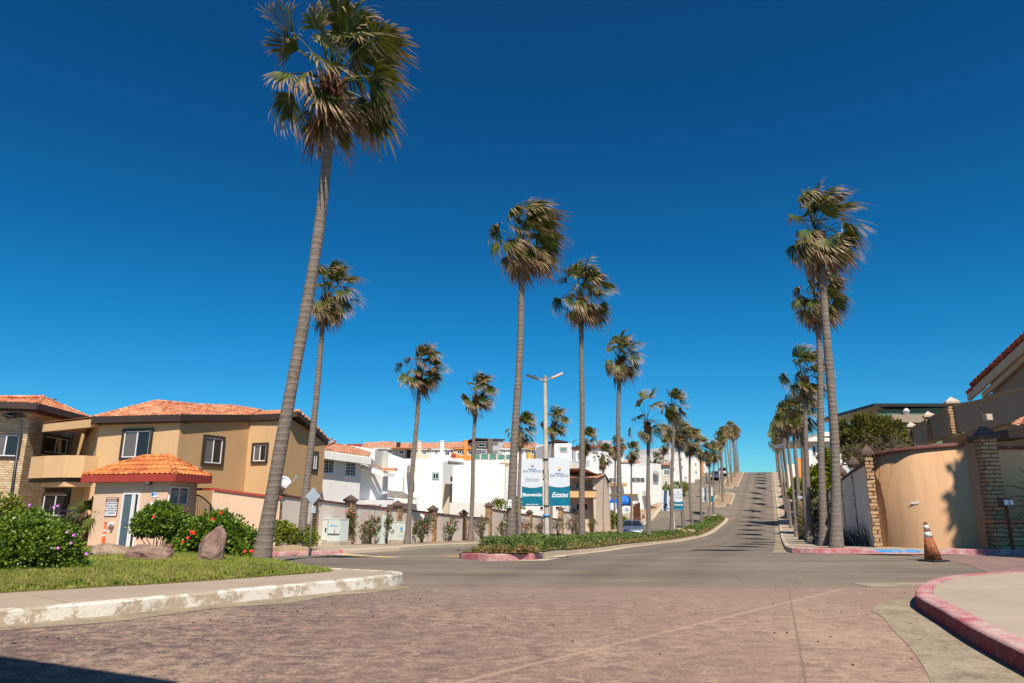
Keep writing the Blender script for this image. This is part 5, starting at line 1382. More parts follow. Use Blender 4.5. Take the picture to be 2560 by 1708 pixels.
def diamond(px, pyc, Y, half, label, pyb, plate=True):
    c = P(px, pyc, Y); zb_ = gz(c.x, Y)+.1; t = thing('road_sign', (c.x, Y, zb_), label, 'road sign')
    mb = MB(); mb.tube([(c.x, Y, zb_-.1), (c.x, Y, c.z+half*.8)], .03, 8); mb.build('post', M['galv'], t)
    mb = MB(); Mx = Matrix.Translation((c.x, Y-.035, c.z)) @ Matrix.Rotation(R(-14), 4, 'Z') @ Matrix.Rotation(R(45), 4, 'Y'); h = half*.7071; mb.box((-h, -.004, -h), (h, .004, h), 0, Mx); mb.build('panel', M['signback'], t)
    if plate: mb = MB(); mb.box((c.x-.05, Y-.05, c.z-half-.30), (c.x+.14, Y-.042, c.z-half-.06)); mb.build('plate', M['signback'], t)
    return t
diamond(783, 1240, 25.6, .31, 'bare grey back of a diamond road sign in front of the first stone pillar', 1370)
diamond(1567, 1275, 79, .34, 'distant diamond road sign beside the rusty fence', 1320)
diamond(1714, 1195, 128, .36, 'small bluish diamond road sign far up the left pavement', 1210, False)
# ------------------------------------------------------------------ white houses beyond the wall and up the hill
def houseb(label, pL, YL, pR, YR, tL, tR, depth, mat, group=None, zdrop=1.0, parapet=True, name='house', skew=0):
    A = P(pL, tL, YL); B = P(pR, tR, YR); F = Face(A, B); bk = -F.n*depth+F.e*skew
    C = B+bk; Dd = A+bk; zb = min(gz(A.x, A.y), gz(B.x, B.y), gz(C.x, C.y))-zdrop
    root = thing(name, (A.x, A.y, zb), label, 'house', group)
    mb = MB(); mb.prism([(A.x, A.y), (B.x, B.y), (C.x, C.y), (Dd.x, Dd.y)], zb, [A.z, B.z, B.z, A.z]); mb.build('wall', M[mat], root)
    return root, F, A, B, C, Dd
def tileroof(root, F, A, B, depth, rise, eave=.3, mat='tile', tw=.5, sh=.12, fascia='white', ridge_at=.5, back=True):
    a = A-F.e*eave+F.n*eave; b = B+F.e*eave+F.n*eave; a.z = A.z+sh; b.z = B.z+sh
    k = depth*ridge_at+eave; c = b-F.n*k; d = a-F.n*k; c.z = b.z+rise; d.z = a.z+rise
    rf = MB(); roof_plane(rf, a, b, c, d, tw, .8, .07, sub=2)
    if back:
        e = b-F.n*(depth+2*eave); f = a-F.n*(depth+2*eave); e.z = b.z; f.z = a.z; roof_plane(rf, f, e, c, d, tw, .8, .07, sub=2)
        # gable ends
        g = MB(); i = Vector((0, 0, -.03))
        g.face([g.vert(b+i-F.e*eave), g.vert(e+i-F.e*eave), g.vert(c+i-F.e*eave)]); g.face([g.vert(f+i+F.e*eave), g.vert(a+i+F.e*eave), g.vert(d+i+F.e*eave)]); g.build('gable', M[fascia], root)
    rf.build('roof', M[mat], root)
    g = MB(); beam(g, a, b, .18, .06, drop=.0); beam(g, b, c, .16, .06); beam(g, d, a, .16, .06); g.build('fascia', M[fascia], root)
W = lambda root, F, *a, **k: window(root, F, *a, **dict(dict(fr=0, depth=.05), **k))
# white house with two grid windows and clay roof, directly right of the tan house
r1, F, A, B, C, Dd = houseb('white two-storey house with clay roof and two grid windows right of the tan house', 795, 43.0, 905, 46.5, 1130, 1158, 6, 'white', depth if False else None) if False else houseb('white two-storey house with clay roof and two grid windows right of the tan house', 795, 43.0, 903, 46.5, 1140, 1153, 8, 'white')
W(r1, F, 810, 1143, 832, 1184, bars=(3, 4), mull=1, fr=.08, frm='white', sill='white'); W(r1, F, 864, 1150, 887, 1191, bars=(3, 4), mull=1, fr=.08, frm='white', sill='white')
a = P(800, 1122, 42.2); b = P(814, 1124, 42.3); e0 = P(794, 1127, 42.3); e1 = P(922, 1146, 46.4); t0 = P(800, 1100, 47); t1 = P(830, 1101, 49)
rf = MB(); e0.z = P(810, 1126, 42.3).z; e1.z = P(922, 1144, 46.4).z; t1 = P(838, 1102, 50); roof_plane(rf, e0, e1, P(925, 1141, 50), t1, .30, .45, .07, sub=3); roof_plane(rf, P(770, 1127, 43), e0, t1, P(780, 1100, 48), .30, .45, .07, sub=3)
ridge(rf, e0, t1, .1); rf.build('roof', M['tile_old'], r1)
mb = MB(); beam(mb, e0, e1, .42, .3, drop=.04); beam(mb, e1, e1+Vector((-.5, 4, 0)), .42, .3, drop=.04); mb.build('cornice', M['white'], r1)
r2, F, A, B, C, Dd = houseb('white wing with a short sloping clay roof beside the grid-window house', 903, 47.5, 971, 50.0, 1163, 1180, 5, 'white')
rf = MB(); e0 = P(915, 1160, 48); e1 = P(958, 1181, 48.5); e2 = P(987, 1181, 49.5); roof_plane(rf, e1, e2, e2+Vector((.1, 1.0, .28)), e1+Vector((-.2, 1.0, .28)), .3, .45, .07); beam(rf, P(918, 1154, 48), P(958, 1172, 48.2), .10, .3)
rf.build('roof', M['tile_old'], r2); mb = MB(); beam(mb, P(905, 1160, 47.6), P(958, 1182, 48), .30, .35, drop=.02); beam(mb, P(958, 1182, 48.2), P(984, 1184, 49.3), .24, .2, drop=.0); mb.build('fascia', M['white'], r2)
mb = MB(); q = Face(P(900, 1250, 46.9), P(972, 1250, 49)); s, z = q.hit(905, 1250); lbox(mb, q, s, q.L, -.5, .6, z-.3, z); mb.build('ledge', M['white'], r2)
# stepped white houses
r3, F, A, B, C, Dd = houseb('tall white house with a stepped blank gable wall left of the fifth palm', 862, 57, 938, 57.5, 1112, 1123, 9, 'white2')
r3b, F, A, B, C, Dd = houseb('light grey flat side block of the stepped white houses', 936, 57.6, 974, 63, 1123, 1134, 6, 'white2')
r4, F, A, B, C, Dd = houseb('blank white house with a long sloping top edge behind the second-row palm', 971, 60, 1018, 61, 1133, 1150, 9, 'white')
rg, F, A, B, C, Dd = houseb('low annex with grey slatted lean-to roof behind the perimeter wall', 968, 52, 1046, 54, 1252, 1256, 4, 'white2')
rf = MB(); roof_plane(rf, P(966, 1245, 51), P(1047, 1252, 53), P(1005, 1232, 58), P(966, 1224, 57), .5, .5, .03); rf.build('roof', m_tile('grey_tile', (.30, .28, .25), (.36, .33, .30), (.2, .18, .16)), rg)
mb = MB(); beam(mb, P(966, 1245, 50.9), P(1047, 1252, 52.9), .25, .08, drop=.02); mb.build('fascia', M['white'], rg)
r5, F, A, B, C, Dd = houseb('bright white cube house with one small square window', 1012, 59.5, 1108, 60.5, 1147, 1147, 8, 'white', skew=1.5)
W(r5, F, 1082, 1183, 1096, 1198, fr=.05, frm='glassgr', glass='glass')
mb = MB(); q = Face(P(1020, 1160, 59), P(1036, 1160, 59.2)); lbox(mb, q, 0, q.L, -.3, .7, q.hit(1030, 1182)[1], q.hit(1030, 1164)[1]); mb.build('balcony_box', M['cream'], r5)
mb = MB(); q = Face(P(1118, 1160, 60), P(1160, 1160, 64)); z = P(1135, 1152, 60).z; mb.prism([(P(1118, 1160, 60).x, 60.2), (P(1162, 1160, 63).x, 62), (P(1160, 1160, 66).x, 66), (P(1120, 1160, 65).x, 65)], z, z+.3); mb.build('roof_slab', M['white'], r5)
r6, F, A, B, C, Dd = houseb('narrow cream house part with green window frame and small clay roof', 1124, 63, 1143, 64, 1210, 1210, 6, 'cream')
W(r6, F, 1128, 1217, 1137, 1255, fr=.12, frm='white', glass='glassb'); rf = MB(); roof_plane(rf, P(1126, 1206, 62.4), P(1153, 1209, 63.4), P(1150, 1200, 65), P(1126, 1193, 65), .3, .45, .07); rf.build('roof', M['tile_old'], r6)
r7, F, A, B, C, Dd = houseb('largest blank white house behind the fourth pavement palm', 1132, 61, 1262, 62, 1164, 1161, 9, 'white', skew=2)
mb = MB(); p = P(1184, 1240, 60.7); mb.tube([(p.x, 60.75, p.z-.9), (p.x, 60.75, p.z+.5)], .07, 8); mb.build('vent_pipe', M['galv'], r7)
# low grey-white yard wall
yw = thing('yard_wall', P(1128, 1300, 57), 'low white yard wall with a shaded upper band behind the perimeter wall', 'wall')
F = Face(P(1124, 1300, 56.5), P(1224, 1300, 59)); mb = MB(); lbox(mb, F, 0, F.L, -.2, 0, F.hit(1130, 1290)[1]-2.2, F.hit(1130, 1257)[1]); mb.build('panel', M['white2'], yw)
r8, F, A, B, C, Dd = houseb('pale grey-white house strip behind the left banner', 1262, 66, 1345, 70, 1166, 1172, 7, 'white')
r8b, F, A, B, C, Dd = houseb('white low house with a dark doorway behind the banner lamp post', 1345, 68, 1426, 72, 1262, 1262, 5, 'white')
W(r8b, F, 1349, 1266, 1358, 1275, fr=0, mull=0); W(r8b, F, 1388, 1266, 1400, 1275, fr=0, mull=0)
r9, F, A, B, C, Dd = houseb('white house with a round ornament behind the first straight palm', 1426, 84, 1452, 86, 1152, 1160, 8, 'white2')
W(r9, F, 1429, 1125, 1433, 1150, fr=0, mull=0, glass='glassb')
# beige house with balcony
A = P(1400, 1199, 74); B = P(1488, 1199, 74); depth = 8
F = Face(A, B); zb = gz(A.x, A.y)-1; zt = A.z
rb = thing('balcony_house', (A.x, A.y, zb), 'beige house with an orange-tan balcony and clay roof behind the right banner', 'house')
rec = MB(); A_ = A; B_ = B
C = P(1525, 1267, 77.5); C2 = C+Vector((-4, 6, 0)); D2 = A+Vector((-2, 9, 0))
mb = MB()
pk = P(1513, 1186, 76); ev = P(1526, 1206, 77.6)
# side gable wall
mb.face([mb.vert(p) for p in ((B.x, B.y, zb), (C.x, C.y, zb), (C.x, C.y, ev.z), (pk.x, pk.y, pk.z-.1), (B.x, B.y, zt))])
mb.build('side_wall', M['beige'], rb)
mb = MB(); Fi = Face(A-F.n*1.6, B-F.n*1.6); lbox(mb, Fi, 0, Fi.L, -.3, 0, zb, zt); lbox(mb, F, F.L-.25, F.L, -1.7, 0, zb, zt); mb.build('wall', M['beige'], rb)
zt1 = F.hit(1440, 1227)[1]; zt0 = F.hit(1440, 1244)[1]
mb = MB(); lbox(mb, F, -.2, F.L+.05, -.15, .12, zt0, zt1); lbox(mb, F, 0, F.L, -1.7, -.1, zt0, zt0+.15); mb.build('balcony', M['tan'], rb); mb = MB(); lbox(mb, F, -.2, F.L+.08, -.18, .16, zt1, zt1+.1); mb.build('balcony_rail', M['fascia_br'], rb)
W(rb, Fi, 1439, 1207, 1452, 1223, mull=0); W(rb, Fi, 1456, 1207, 1468, 1223, mull=1); W(rb, Fi, 1440, 1259, 1470, 1276, mull=1)
W(rb, Face(B, C), 1516, 1256, 1522, 1268, mull=0)
rf = MB(); e0 = A+F.n*.5-F.e*2; e1 = B+F.n*.5; e0.z = e1.z = zt+.12; rt = pk+Vector((-7.5, .6, .05)); roof_plane(rf, e0, e1, pk, rt, .4, .6, .06, sub=3); ridge(rf, e1, pk, .09); roof_plane(rf, ev, ev+Vector((-6, 5, 0)), rt, pk, .4, .6, .06, sub=3); rf.build('roof', M['tile_old'], rb)
mb = MB(); beam(mb, e0, e1, .2, .08); beam(mb, e1, pk, .14, .08); beam(mb, pk, ev, .14, .08); mb.build('fascia', M['fascia_br'], rb)
# long white stepped building behind it
rw, F, A, B, C, Dd = houseb('large white building with ribbon windows and a blue tarpaulin before it', 1458, 97, 1622, 103, 1168, 1166, 9, 'white', zdrop=2)
W(rw, F, 1522, 1194, 1550, 1207, glass='glassg', mull=2); W(rw, F, 1577, 1193, 1612, 1207, glass='glassg', mull=2)
mb = MB(); s0, z1 = F.hit(1550, 1236); s1, z0 = F.hit(1592, 1254); lbox(mb, F, s0, s1, 0.0, .03, z0, z1); mb.build('garage_door', M['white2'], rw)
mb = MB(); s0, z = F.hit(1524, 1236); s1, _ = F.hit(1594, 1236); lbox(mb, F, s0, s1, 0, .7, z, z+.12); s0, z = F.hit(1524, 1208); s1, _ = F.hit(1556, 1214); lbox(mb, F, s0, s1, 0, 1.0, z-.45, z); mb.build('ledges', M['brown_tan'], rw)
ru, F, A, B, C, Dd = houseb('upper white block with a recessed terrace above the ribbon windows', 1475, 108, 1600, 112, 1150, 1150, 7, 'white', zdrop=4)
W(ru, F, 1552, 1157, 1596, 1166, glass='glassg', mull=3); mb = MB(); s0, z = F.hit(1551, 1156); s1, _ = F.hit(1598, 1156); lbox(mb, F, s0, s1, 0, .5, z, z+.25); mb.build('ledge', M['tile_old'], ru)
ru2, F, A, B, C, Dd = houseb('highest white house with red roof edge above the low leaning palm', 1465, 128, 1560, 132, 1120, 1120, 8, 'white', zdrop=5)
W(ru2, F, 1480, 1128, 1495, 1136, glass='glassg', mull=1); mb = MB(); lbox(mb, F, -.3, F.L+.3, -8.2, .4, A.z, A.z+.5); mb.build('roof_edge', M['tile_dk'], ru2); mb = MB(); s, z = F.hit(1525, 1115); lbox(mb, F, s-1, s+1, -3, -1, A.z, z+1.1); mb.build('roof_box', M['greyst'], ru2)
# houses up the street
rx, F, A, B, C, Dd = houseb('white house with an external stair grille and a small canopy', 1622, 106, 1652, 109, 1158, 1160, 8, 'white', zdrop=2)
mb = MB(); s0, z1 = F.hit(1630, 1180); s1, z0 = F.hit(1643, 1204); 
for k in range(9): z = z0+(z1-z0)*k/8; lbox(mb, F, s0, s1, .25, .3, z, z+.06)
lbox(mb, F, s0, s0+.06, .25, .3, z0, z1); lbox(mb, F, s1-.06, s1, .25, .3, z0, z1); mb.build('stair_grille', M['blackm'], rx)
mb = MB(); q = Face(P(1618, 1230, 101), P(1648, 1230, 102)); s, z = q.hit(1630, 1226); s2, z2 = q.hit(1630, 1240); lbox(mb, q, 0, q.L, -3, .2, z2, z); mb.build('canopy', M['white2'], rx); mb = MB(); lbox(mb, q, .2, q.L-.4, -3.2, -2.9, z2-2.6, z2); mb.build('shaded_doorway', M['glass'], rx)
ry, F, A, B, C, Dd = houseb('cream house with a barred upper window beside the second banner', 1646, 116, 1674, 118, 1162, 1162, 9, 'cream', zdrop=2)
W(ry, F, 1659, 1174, 1674, 1188, glass='glassb', bars=(5, 0), fr=.15, frm='white'); W(ry, F, 1661, 1203, 1668, 1216, glass='glassb', mull=0, bars=(0, 1)); mb = MB(); lbox(mb, F, -.3, F.L+.3, -9, .5, A.z, A.z+.35); mb.build('cornice', M['tile_old'], ry)
for k, (a, ya, b, yb, t, mt, lab) in enumerate([(1674, 122, 1694, 124, 1135, 'white', 'first white house above the cream house'), (1694, 130, 1716, 132, 1130, 'white', 'second white house above the cream house, with balcony recess'), (1716, 138, 1733, 139, 1137, 'white2', 'pale house third above the cream house'), (1733, 146, 1748, 147, 1143, 'white2', 'pale house fourth above the cream house'), (1748, 153, 1758, 154, 1150, 'orange', 'small orange house near the crest of the hill'), (1758, 160, 1768, 161, 1155, 'white2', 'last pale house before the crest')]):
    rr_, F, A, B, C, Dd = houseb(lab, a, ya, b, yb, t, t+2, 9, mt, 'houses up the left street', zdrop=3)
    w = b-a; W(rr_, F, a+w*.25, t+14, a+w*.55, t+21, glass='glassg' if k % 2 else 'glass', mull=1); W(rr_, F, a+w*.3, t+34, a+w*.6, t+42, glass='glassb', mull=1)
rk_, F, A, B, C, Dd = houseb('white house with a grey carport behind the palms up the street', 1655, 138, 1700, 141, 1120, 1122, 9, 'white', zdrop=5); W(rk_, F, 1660, 1136, 1672, 1146, glass='glassg')
# rusty fence, tarpaulin, small cone
fp0 = P(1583, 1270, 92); fp1 = P(1600, 1270, 94); F = Face(fp0, fp1); z0 = gz(fp0.x, 92)+.1
t = thing('rusty_fence', (fp0.x, 92, z0), 'rusty brown openwork fence panel beside the left street', 'fence'); r = random.Random(5); zt = F.hit(1590, 1256)[1]
mb = MB()
for k in range(16): s = F.L*k/16; lbox(mb, F, s, s+F.L/22, -.05, .05, z0, zt-r.uniform(0, .35)+.7*(s/F.L-.5)*.5)
M['rust'] = m_plain('rusty_iron', (.13, .055, .035), .9, .1, var=.4, scale=2); mb.build('slats', M['rust'], t); mb = MB()
for z in (.3, 1.0, 1.7, 2.3): lbox(mb, F, 0, F.L, -.08, .08, z0+z, z0+z+.12)
mb.build('rails', M['rust'], t)
M['tarp'] = m_plain('blue_tarpaulin', (.01, .16, .62), .5, .4, var=.25, scale=1.2, bump=.6, bscale=2)
tp = P(1540, 1262, 92); t = thing('blue_tarpaulin', (tp.x, 92, gz(tp.x, 92)), 'bright blue tarpaulin draped over a heap behind the palms', 'tarpaulin')
import bmesh
def blobmesh(name, mat, root, c, s, seed, sub=4, amp=.25, fr=1.3):
    bm = bmesh.new(); bmesh.ops.create_icosphere(bm, subdivisions=sub, radius=1)
    for v in bm.verts:
        p = v.co; k = 1+amp*noise.noise(p*fr+Vector((seed, 0, 0)))+amp*.35*abs(noise.noise(p*5+Vector((0, seed, 0)))); v.co = Vector((p.x*s[0]*k, p.y*s[1]*k, max(p.z, -.75)*s[2]*k))
    me = bpy.data.meshes.new(name); bm.to_mesh(me); bm.free(); me.materials.append(mat); o = bpy.data.objects.new(name, me); COL.objects.link(o); o.parent = root; o.location = Vector(c)-root.location; return o
c = P(1561, 1254, 92); blobmesh('heap_cover', M['tarp'], t, c, (.95, .8, .75), 3)
mb = MB(); Ft = Face(P(1525, 1254, 92), P(1546, 1254, 92)); s, z = Ft.hit(1530, 1250); lbox(mb, Ft, 0, Ft.L, -1.2, 0, z-.4, z+.05); lbox(mb, Ft, 0, .06, 0.01, .06, z-2, z); lbox(mb, Ft, Ft.L-.3, Ft.L+.2, 0.01, .05, z-1.2, z-.3); mb.build('awning', M['tarp'], t)

# ---- row of houses on the ridge
RW = 'row houses on the ridge'
def rowhouse(px0, px1, pye, mat, lab, Y=128, rise=1.5, tile='tile_old', chimney=None, wins=(), h=0, name='row_house'):
    root, F, A, B, C, Dd = houseb(lab, px0, Y, px1, Y, pye, pye, 8, mat, RW, zdrop=4, name=name)
    tileroof(root, F, A, B, 8, rise, .35, tile, .6, .1, mat)
    if chimney:
        mb = MB(); s, z = F.hit(chimney, 1110); lbox(mb, F, s-.35, s+.35, -.3, .35, A.z-4, A.z+rise*.95); lbox(mb, F, s-.42, s+.42, -.37, .42, A.z+rise*.95+.02, A.z+rise*.95+.15); mb.build('chimney', M[mat], root)
    for w in wins: W(root, F, *w[:4], glass='glass', mull=1, fr=.12, frm=w[4] if len(w) > 4 else 'white')
    return root, F
rowhouse(940, 972, 1121, 'white', 'first ridge house from the left, mostly its clay roof showing', wins=((945, 1124, 953, 1129),))
x = rowhouse(973, 1016, 1124, 'greyst', 'ridge house with a red roof patch and an orange awning', tile='tile_old', wins=((983, 1126, 989, 1131), (998, 1126, 1010, 1135)))
mb = MB(); s, z = x[1].hit(1003, 1123); lbox(mb, x[1], s-1.6, s+2.0, 0.02, 1.8, z, z+.15); mb.build('orange_awning', M['tile_or'], x[0]); mb = MB(); s, z = x[1].hit(995, 1118); lbox(mb, x[1], s-.35, s+.35, -.8, -.2, z-1, z+.9); mb.build('chimney', M['blackm'], x[0])
rowhouse(1028, 1074, 1124, 'cream', 'cream ridge house with a beige chimney left of the white-chimney house', chimney=1050, wins=((1032, 1129, 1039, 1135), (1043, 1129, 1047, 1134), (1057, 1130, 1066, 1136)))
rowhouse(1074, 1129, 1123.5, 'white', 'white ridge house with a white chimney', chimney=1106, wins=((1088, 1128, 1094, 1135), (1099, 1129, 1103, 1135), (1113, 1130, 1124, 1138)))
x = rowhouse(1131, 1190, 1122, 'orange', 'orange ridge house with an orange chimney', chimney=1165, wins=((1134, 1127, 1139, 1131), (1144, 1127, 1153, 1135, 'white'), (1155, 1127, 1161, 1138, 'white'), (1171, 1128, 1180, 1137, 'white')))
mb = MB(); s, z = x[1].hit(1134, 1142); mb2 = x[1].A+x[1].e*s+x[1].n*.4; mb.lathe([(.5, 0), (.5, .1)], (mb2.x, mb2.y, z), 12, M=x[1].n.to_track_quat('Z', 'Y').to_matrix()); mb.build('red_parasol', M['fascia_red'], x[0])
x, F, A, B, C, Dd = houseb('modern grey flat-roofed house with a dark picture window and central stone chimney', 1191, 126, 1257, 128, 1103.5, 1101, 9, 'greyst', RW, zdrop=4, name='row_house')
W(x, F, 1195, 1109, 1214, 1118, mull=0, fr=.3, frm='fascia_br'); W(x, F, 1193, 1127, 1200, 1132, mull=0, fr=.15); W(x, F, 1203, 1127, 1213, 1135, mull=0, fr=.1, glass='glassb'); W(x, F, 1231, 1108, 1236, 1112, mull=0, fr=.1); W(x, F, 1239, 1108, 1244, 1112, mull=0, fr=.1); W(x, F, 1228, 1128, 1243, 1135, mull=1, fr=.1, glass='glassb')
mb = MB(); s, z = F.hit(1224, 1097); lbox(mb, F, s-.45, s+.45, -.2, .4, A.z-4, z); mb.build('chimney', m_stone('far_stone', (.2, .17, .14), (.32, .28, .24), (.1, .09, .08)), x)
mb = MB(); lbox(mb, F, -.3, F.L+.4, -9, .3, max(A.z, B.z), max(A.z, B.z)+.2); mb.build('roof_edge', M['fascia_br'], x)
x = rowhouse(1253, 1318, 1123, 'white', 'white ridge house with clay roof right of the grey modern house', wins=((1258, 1127, 1263, 1132), (1268, 1127, 1272, 1131), (1268, 1136, 1277, 1142), (1300, 1128, 1308, 1136)))
rowhouse(1316, 1340, 1124, 'yellow', 'amber ridge house beside the glass-fronted house', wins=((1320, 1125, 1326, 1130), (1329, 1127, 1338, 1136)))
x, F, A, B, C, Dd = houseb('dark house front with large green-grey glazing behind the lamp post', 1338, 118, 1386, 118, 1111, 1111, 8, 'greyst', RW, zdrop=4, name='row_house')
W(x, F, 1340, 1118, 1365, 1142, mull=2, glass='glassgr', fr=.1, frm='white'); W(x, F, 1367, 1118, 1378, 1142, mull=1, glass='glassgr', fr=.1, frm='white')
x, F, A, B, C, Dd = houseb('white house with one dark window and a thatch-like dark gazebo on its roof', 1386, 110, 1428, 111, 1109, 1109, 8, 'white', RW, zdrop=6, name='row_house')
W(x, F, 1400, 1119, 1417, 1130, mull=0, glass='glassgr', fr=.1, frm='fascia_red')
mb = MB(); c0 = F.A+F.e*(F.L*.55)-F.n*2.5; z = A.z; pyramid(mb, c0.x, c0.y, z+.35, 3.2, .5, .1); mb.build('gazebo_roof', M['fascia_br'], x)
mb = MB()
for sx in (-1, 1):
    for sy in (-1, 1): mb.box((c0.x+sx*1.3-.06, c0.y+sy*1.3-.06, z), (c0.x+sx*1.3+.06, c0.y+sy*1.3+.06, z+.36))
mb.build('gazebo_posts', M['fascia_br'], x)
# terraces below the ridge houses
F = Face(P(1180, 1140, 117), P(1345, 1140, 119)); zt = F.hit(1230, 1150)[1]
t = thing('terrace', F.A+Vector((0, 0, zt-3)), 'pale terrace retaining wall with glass railing below the ridge houses', 'terrace')
mb = MB(); lbox(mb, F, 0, F.L, -6, 0, zt-5, zt); mb.build('retaining_wall', M['white2'], t)
mb = MB(); lbox(mb, F, .2, F.L-4, -.02, .02, zt+.08, zt+.9); mb.build('glass_railing', M['glassgr'], t)
mb = MB()
for k in range(9): s = F.L*k/8; lbox(mb, F, s-.12, s+.12, -.12, .12, zt, zt+1.0)
mb.build('railing_posts', M['cream'], t)
x, F, A, B, C, Dd = houseb('white house top with a flat slab between orange and grey ridge houses', 1020, 92, 1072, 96, 1150, 1146, 6, 'white2', zdrop=4)
x, F, A, B, C, Dd = houseb('white house block below the orange ridge house', 1148, 84, 1250, 88, 1152, 1150, 7, 'white', zdrop=4)
x, F, A, B, C, Dd = houseb('white house block behind the left median palms', 1440, 118, 1476, 120, 1128, 1128, 7, 'white', zdrop=5); W(x, F, 1443, 1132, 1450, 1150, mull=1, glass='glassb')
x, F, A, B, C, Dd = houseb('far red-walled house peeking over the first white roof', 868, 130, 905, 130, 1110, 1110, 6, 'fascia_red', RW, zdrop=5, name='row_house')
# filler houses that the left hillside plausibly carries
for k, (a, b, t, Y, mt, lab) in enumerate([(905, 940, 1117, 128, 'white2', 'white ridge house at the far left end of the row')]):
    x = rowhouse(a, b, t+6, mt, lab, Y=Y, wins=((a+6, t+10, a+14, t+15),))

# ------------------------------------------------------------------ lamp posts with banners
def m_teal():
    t = NT('teal_banner_print'); sp = t.n.new('ShaderNodeSeparateXYZ'); t.l.new(t.pos, sp.inputs[0])
    w1 = t.math('ABSOLUTE', t.math('SUBTRACT', t.math('FRACT', t.math('MULTIPLY', t.math('ADD', sp.outputs[0], sp.outputs[2]), 1.9)), .5)); w2 = t.math('ABSOLUTE', t.math('SUBTRACT', t.math('FRACT', t.math('MULTIPLY', t.math('SUBTRACT', sp.outputs[0], sp.outputs[2]), 1.9)), .5))
    c = t.mix(t.ramp(t.math('MINIMUM', w1, w2), [(.0, 1), (.10, 0)]), (.0, .16, .24), (.0, .12, .19)); return t.done(c, .45, .4)
M['teal'] = m_teal(); M['pinkline'] = m_flat('pink_line', (.65, .45, .6)); M['ban_w'] = m_flat('banner_white', (.62, .66, .70), .45)
def banner(F, s0, s1, z0, z1, label, items, photo=False):
    c = (s0+s1)/2; w = s1-s0; h = z1-z0; p = F.A+F.e*c; p.z = z0
    root = thing('banner', p, label, 'banner', 'banners on the lamp posts')
    mb = MB(); lbox(mb, F, s0, s1, -.012, .012, z0, z1); mb.build('panel', M['ban_w'], root)
    if photo:
        r = random.Random(3); cols = ['ink_b', 'greyst', 'ink', 'greyst']
        for k in range(13):
            a = s0+r.uniform(.0, .7)*w; b = min(s1, a+r.uniform(.08, .35)*w); z = z0+r.uniform(0, .36)*h; mb = MB(); lbox(mb, F, a, b, .012, .013+.0006*k, z, z+r.uniform(.03, .1)*h); mb.build('photo_print', M[r.choice(cols)], root)
    else:
        n = 16; mb = MB(); vt = []; vb = []; zc = z0+h*.42
        for k in range(n+1):
            u = k/n; vt.append(mb.vert(F.M @ Vector((s0+w*u, .0155, zc-.035*h*(1-(2*u-1)**2))))); vb.append(mb.vert(F.M @ Vector((s0+w*u, .0155, z0))))
        for k in range(n): mb.face([vb[k], vb[k+1], vt[k+1], vt[k]])
        mb.build('teal_field', M['teal'], root)
        mb = MB(); 
        for k in range(n):
            u = k/n; v = (k+1)/n; q = lambda t: zc-.035*h*(1-(2*t-1)**2); mb.quad(F.M @ Vector((s0+w*u, .0165, q(u)-.006)), F.M @ Vector((s0+w*v, .0165, q(v)-.006)), F.M @ Vector((s0+w*v, .0165, q(v)+.004)), F.M @ Vector((s0+w*u, .0165, q(u)+.004)))
        mb.build('curved_line', M['pinkline'], root)
    for it in items:
        if it[0] == 'shield':
            _, u, v, sz = it; cx = s0+w*u; cz = z0+h*v
            pts = [(-1, 1.0), (-.5, .92), (.5, .92), (1, 1.05), (.9, 0), (.55, -.75), (0, -1.15), (-.55, -.75), (-.9, 0)]
            mb = MB(); ids = [mb.vert(F.M @ Vector((cx+a*sz, .020, cz+b*sz))) for a, b in pts]; mb.face(list(reversed(ids))); em = mb.build('shield', M['ink_y'], root)
            for zz in (.55, .2, -.12):
                mb = MB(); lbox(mb, F, cx-sz*.85, cx+sz*.85, .0205, .0225, cz+zz*sz-.05*sz, cz+zz*sz+.04*sz); mb.build('shield_stripe', M['ink_w'], em)
            mb = MB(); ids = [mb.vert(F.M @ Vector((cx+a*sz, .0235, cz+b*sz))) for a, b in [(-.8, -.35), (.78, -.15), (.55, -.75), (0, -1.15), (-.55, -.75)]]; mb.face(ids if False else list(reversed(ids))); mb.build('shield_base', M['ink_rb'], em)
        else:
            _, s_, u, v, size, mat, shear, sx, off_ = it; text_mb(s_, size, F, s0+w*u, z0+h*v, .019, mat, root, shear=shear, sx=sx, offset=off_)
    return root
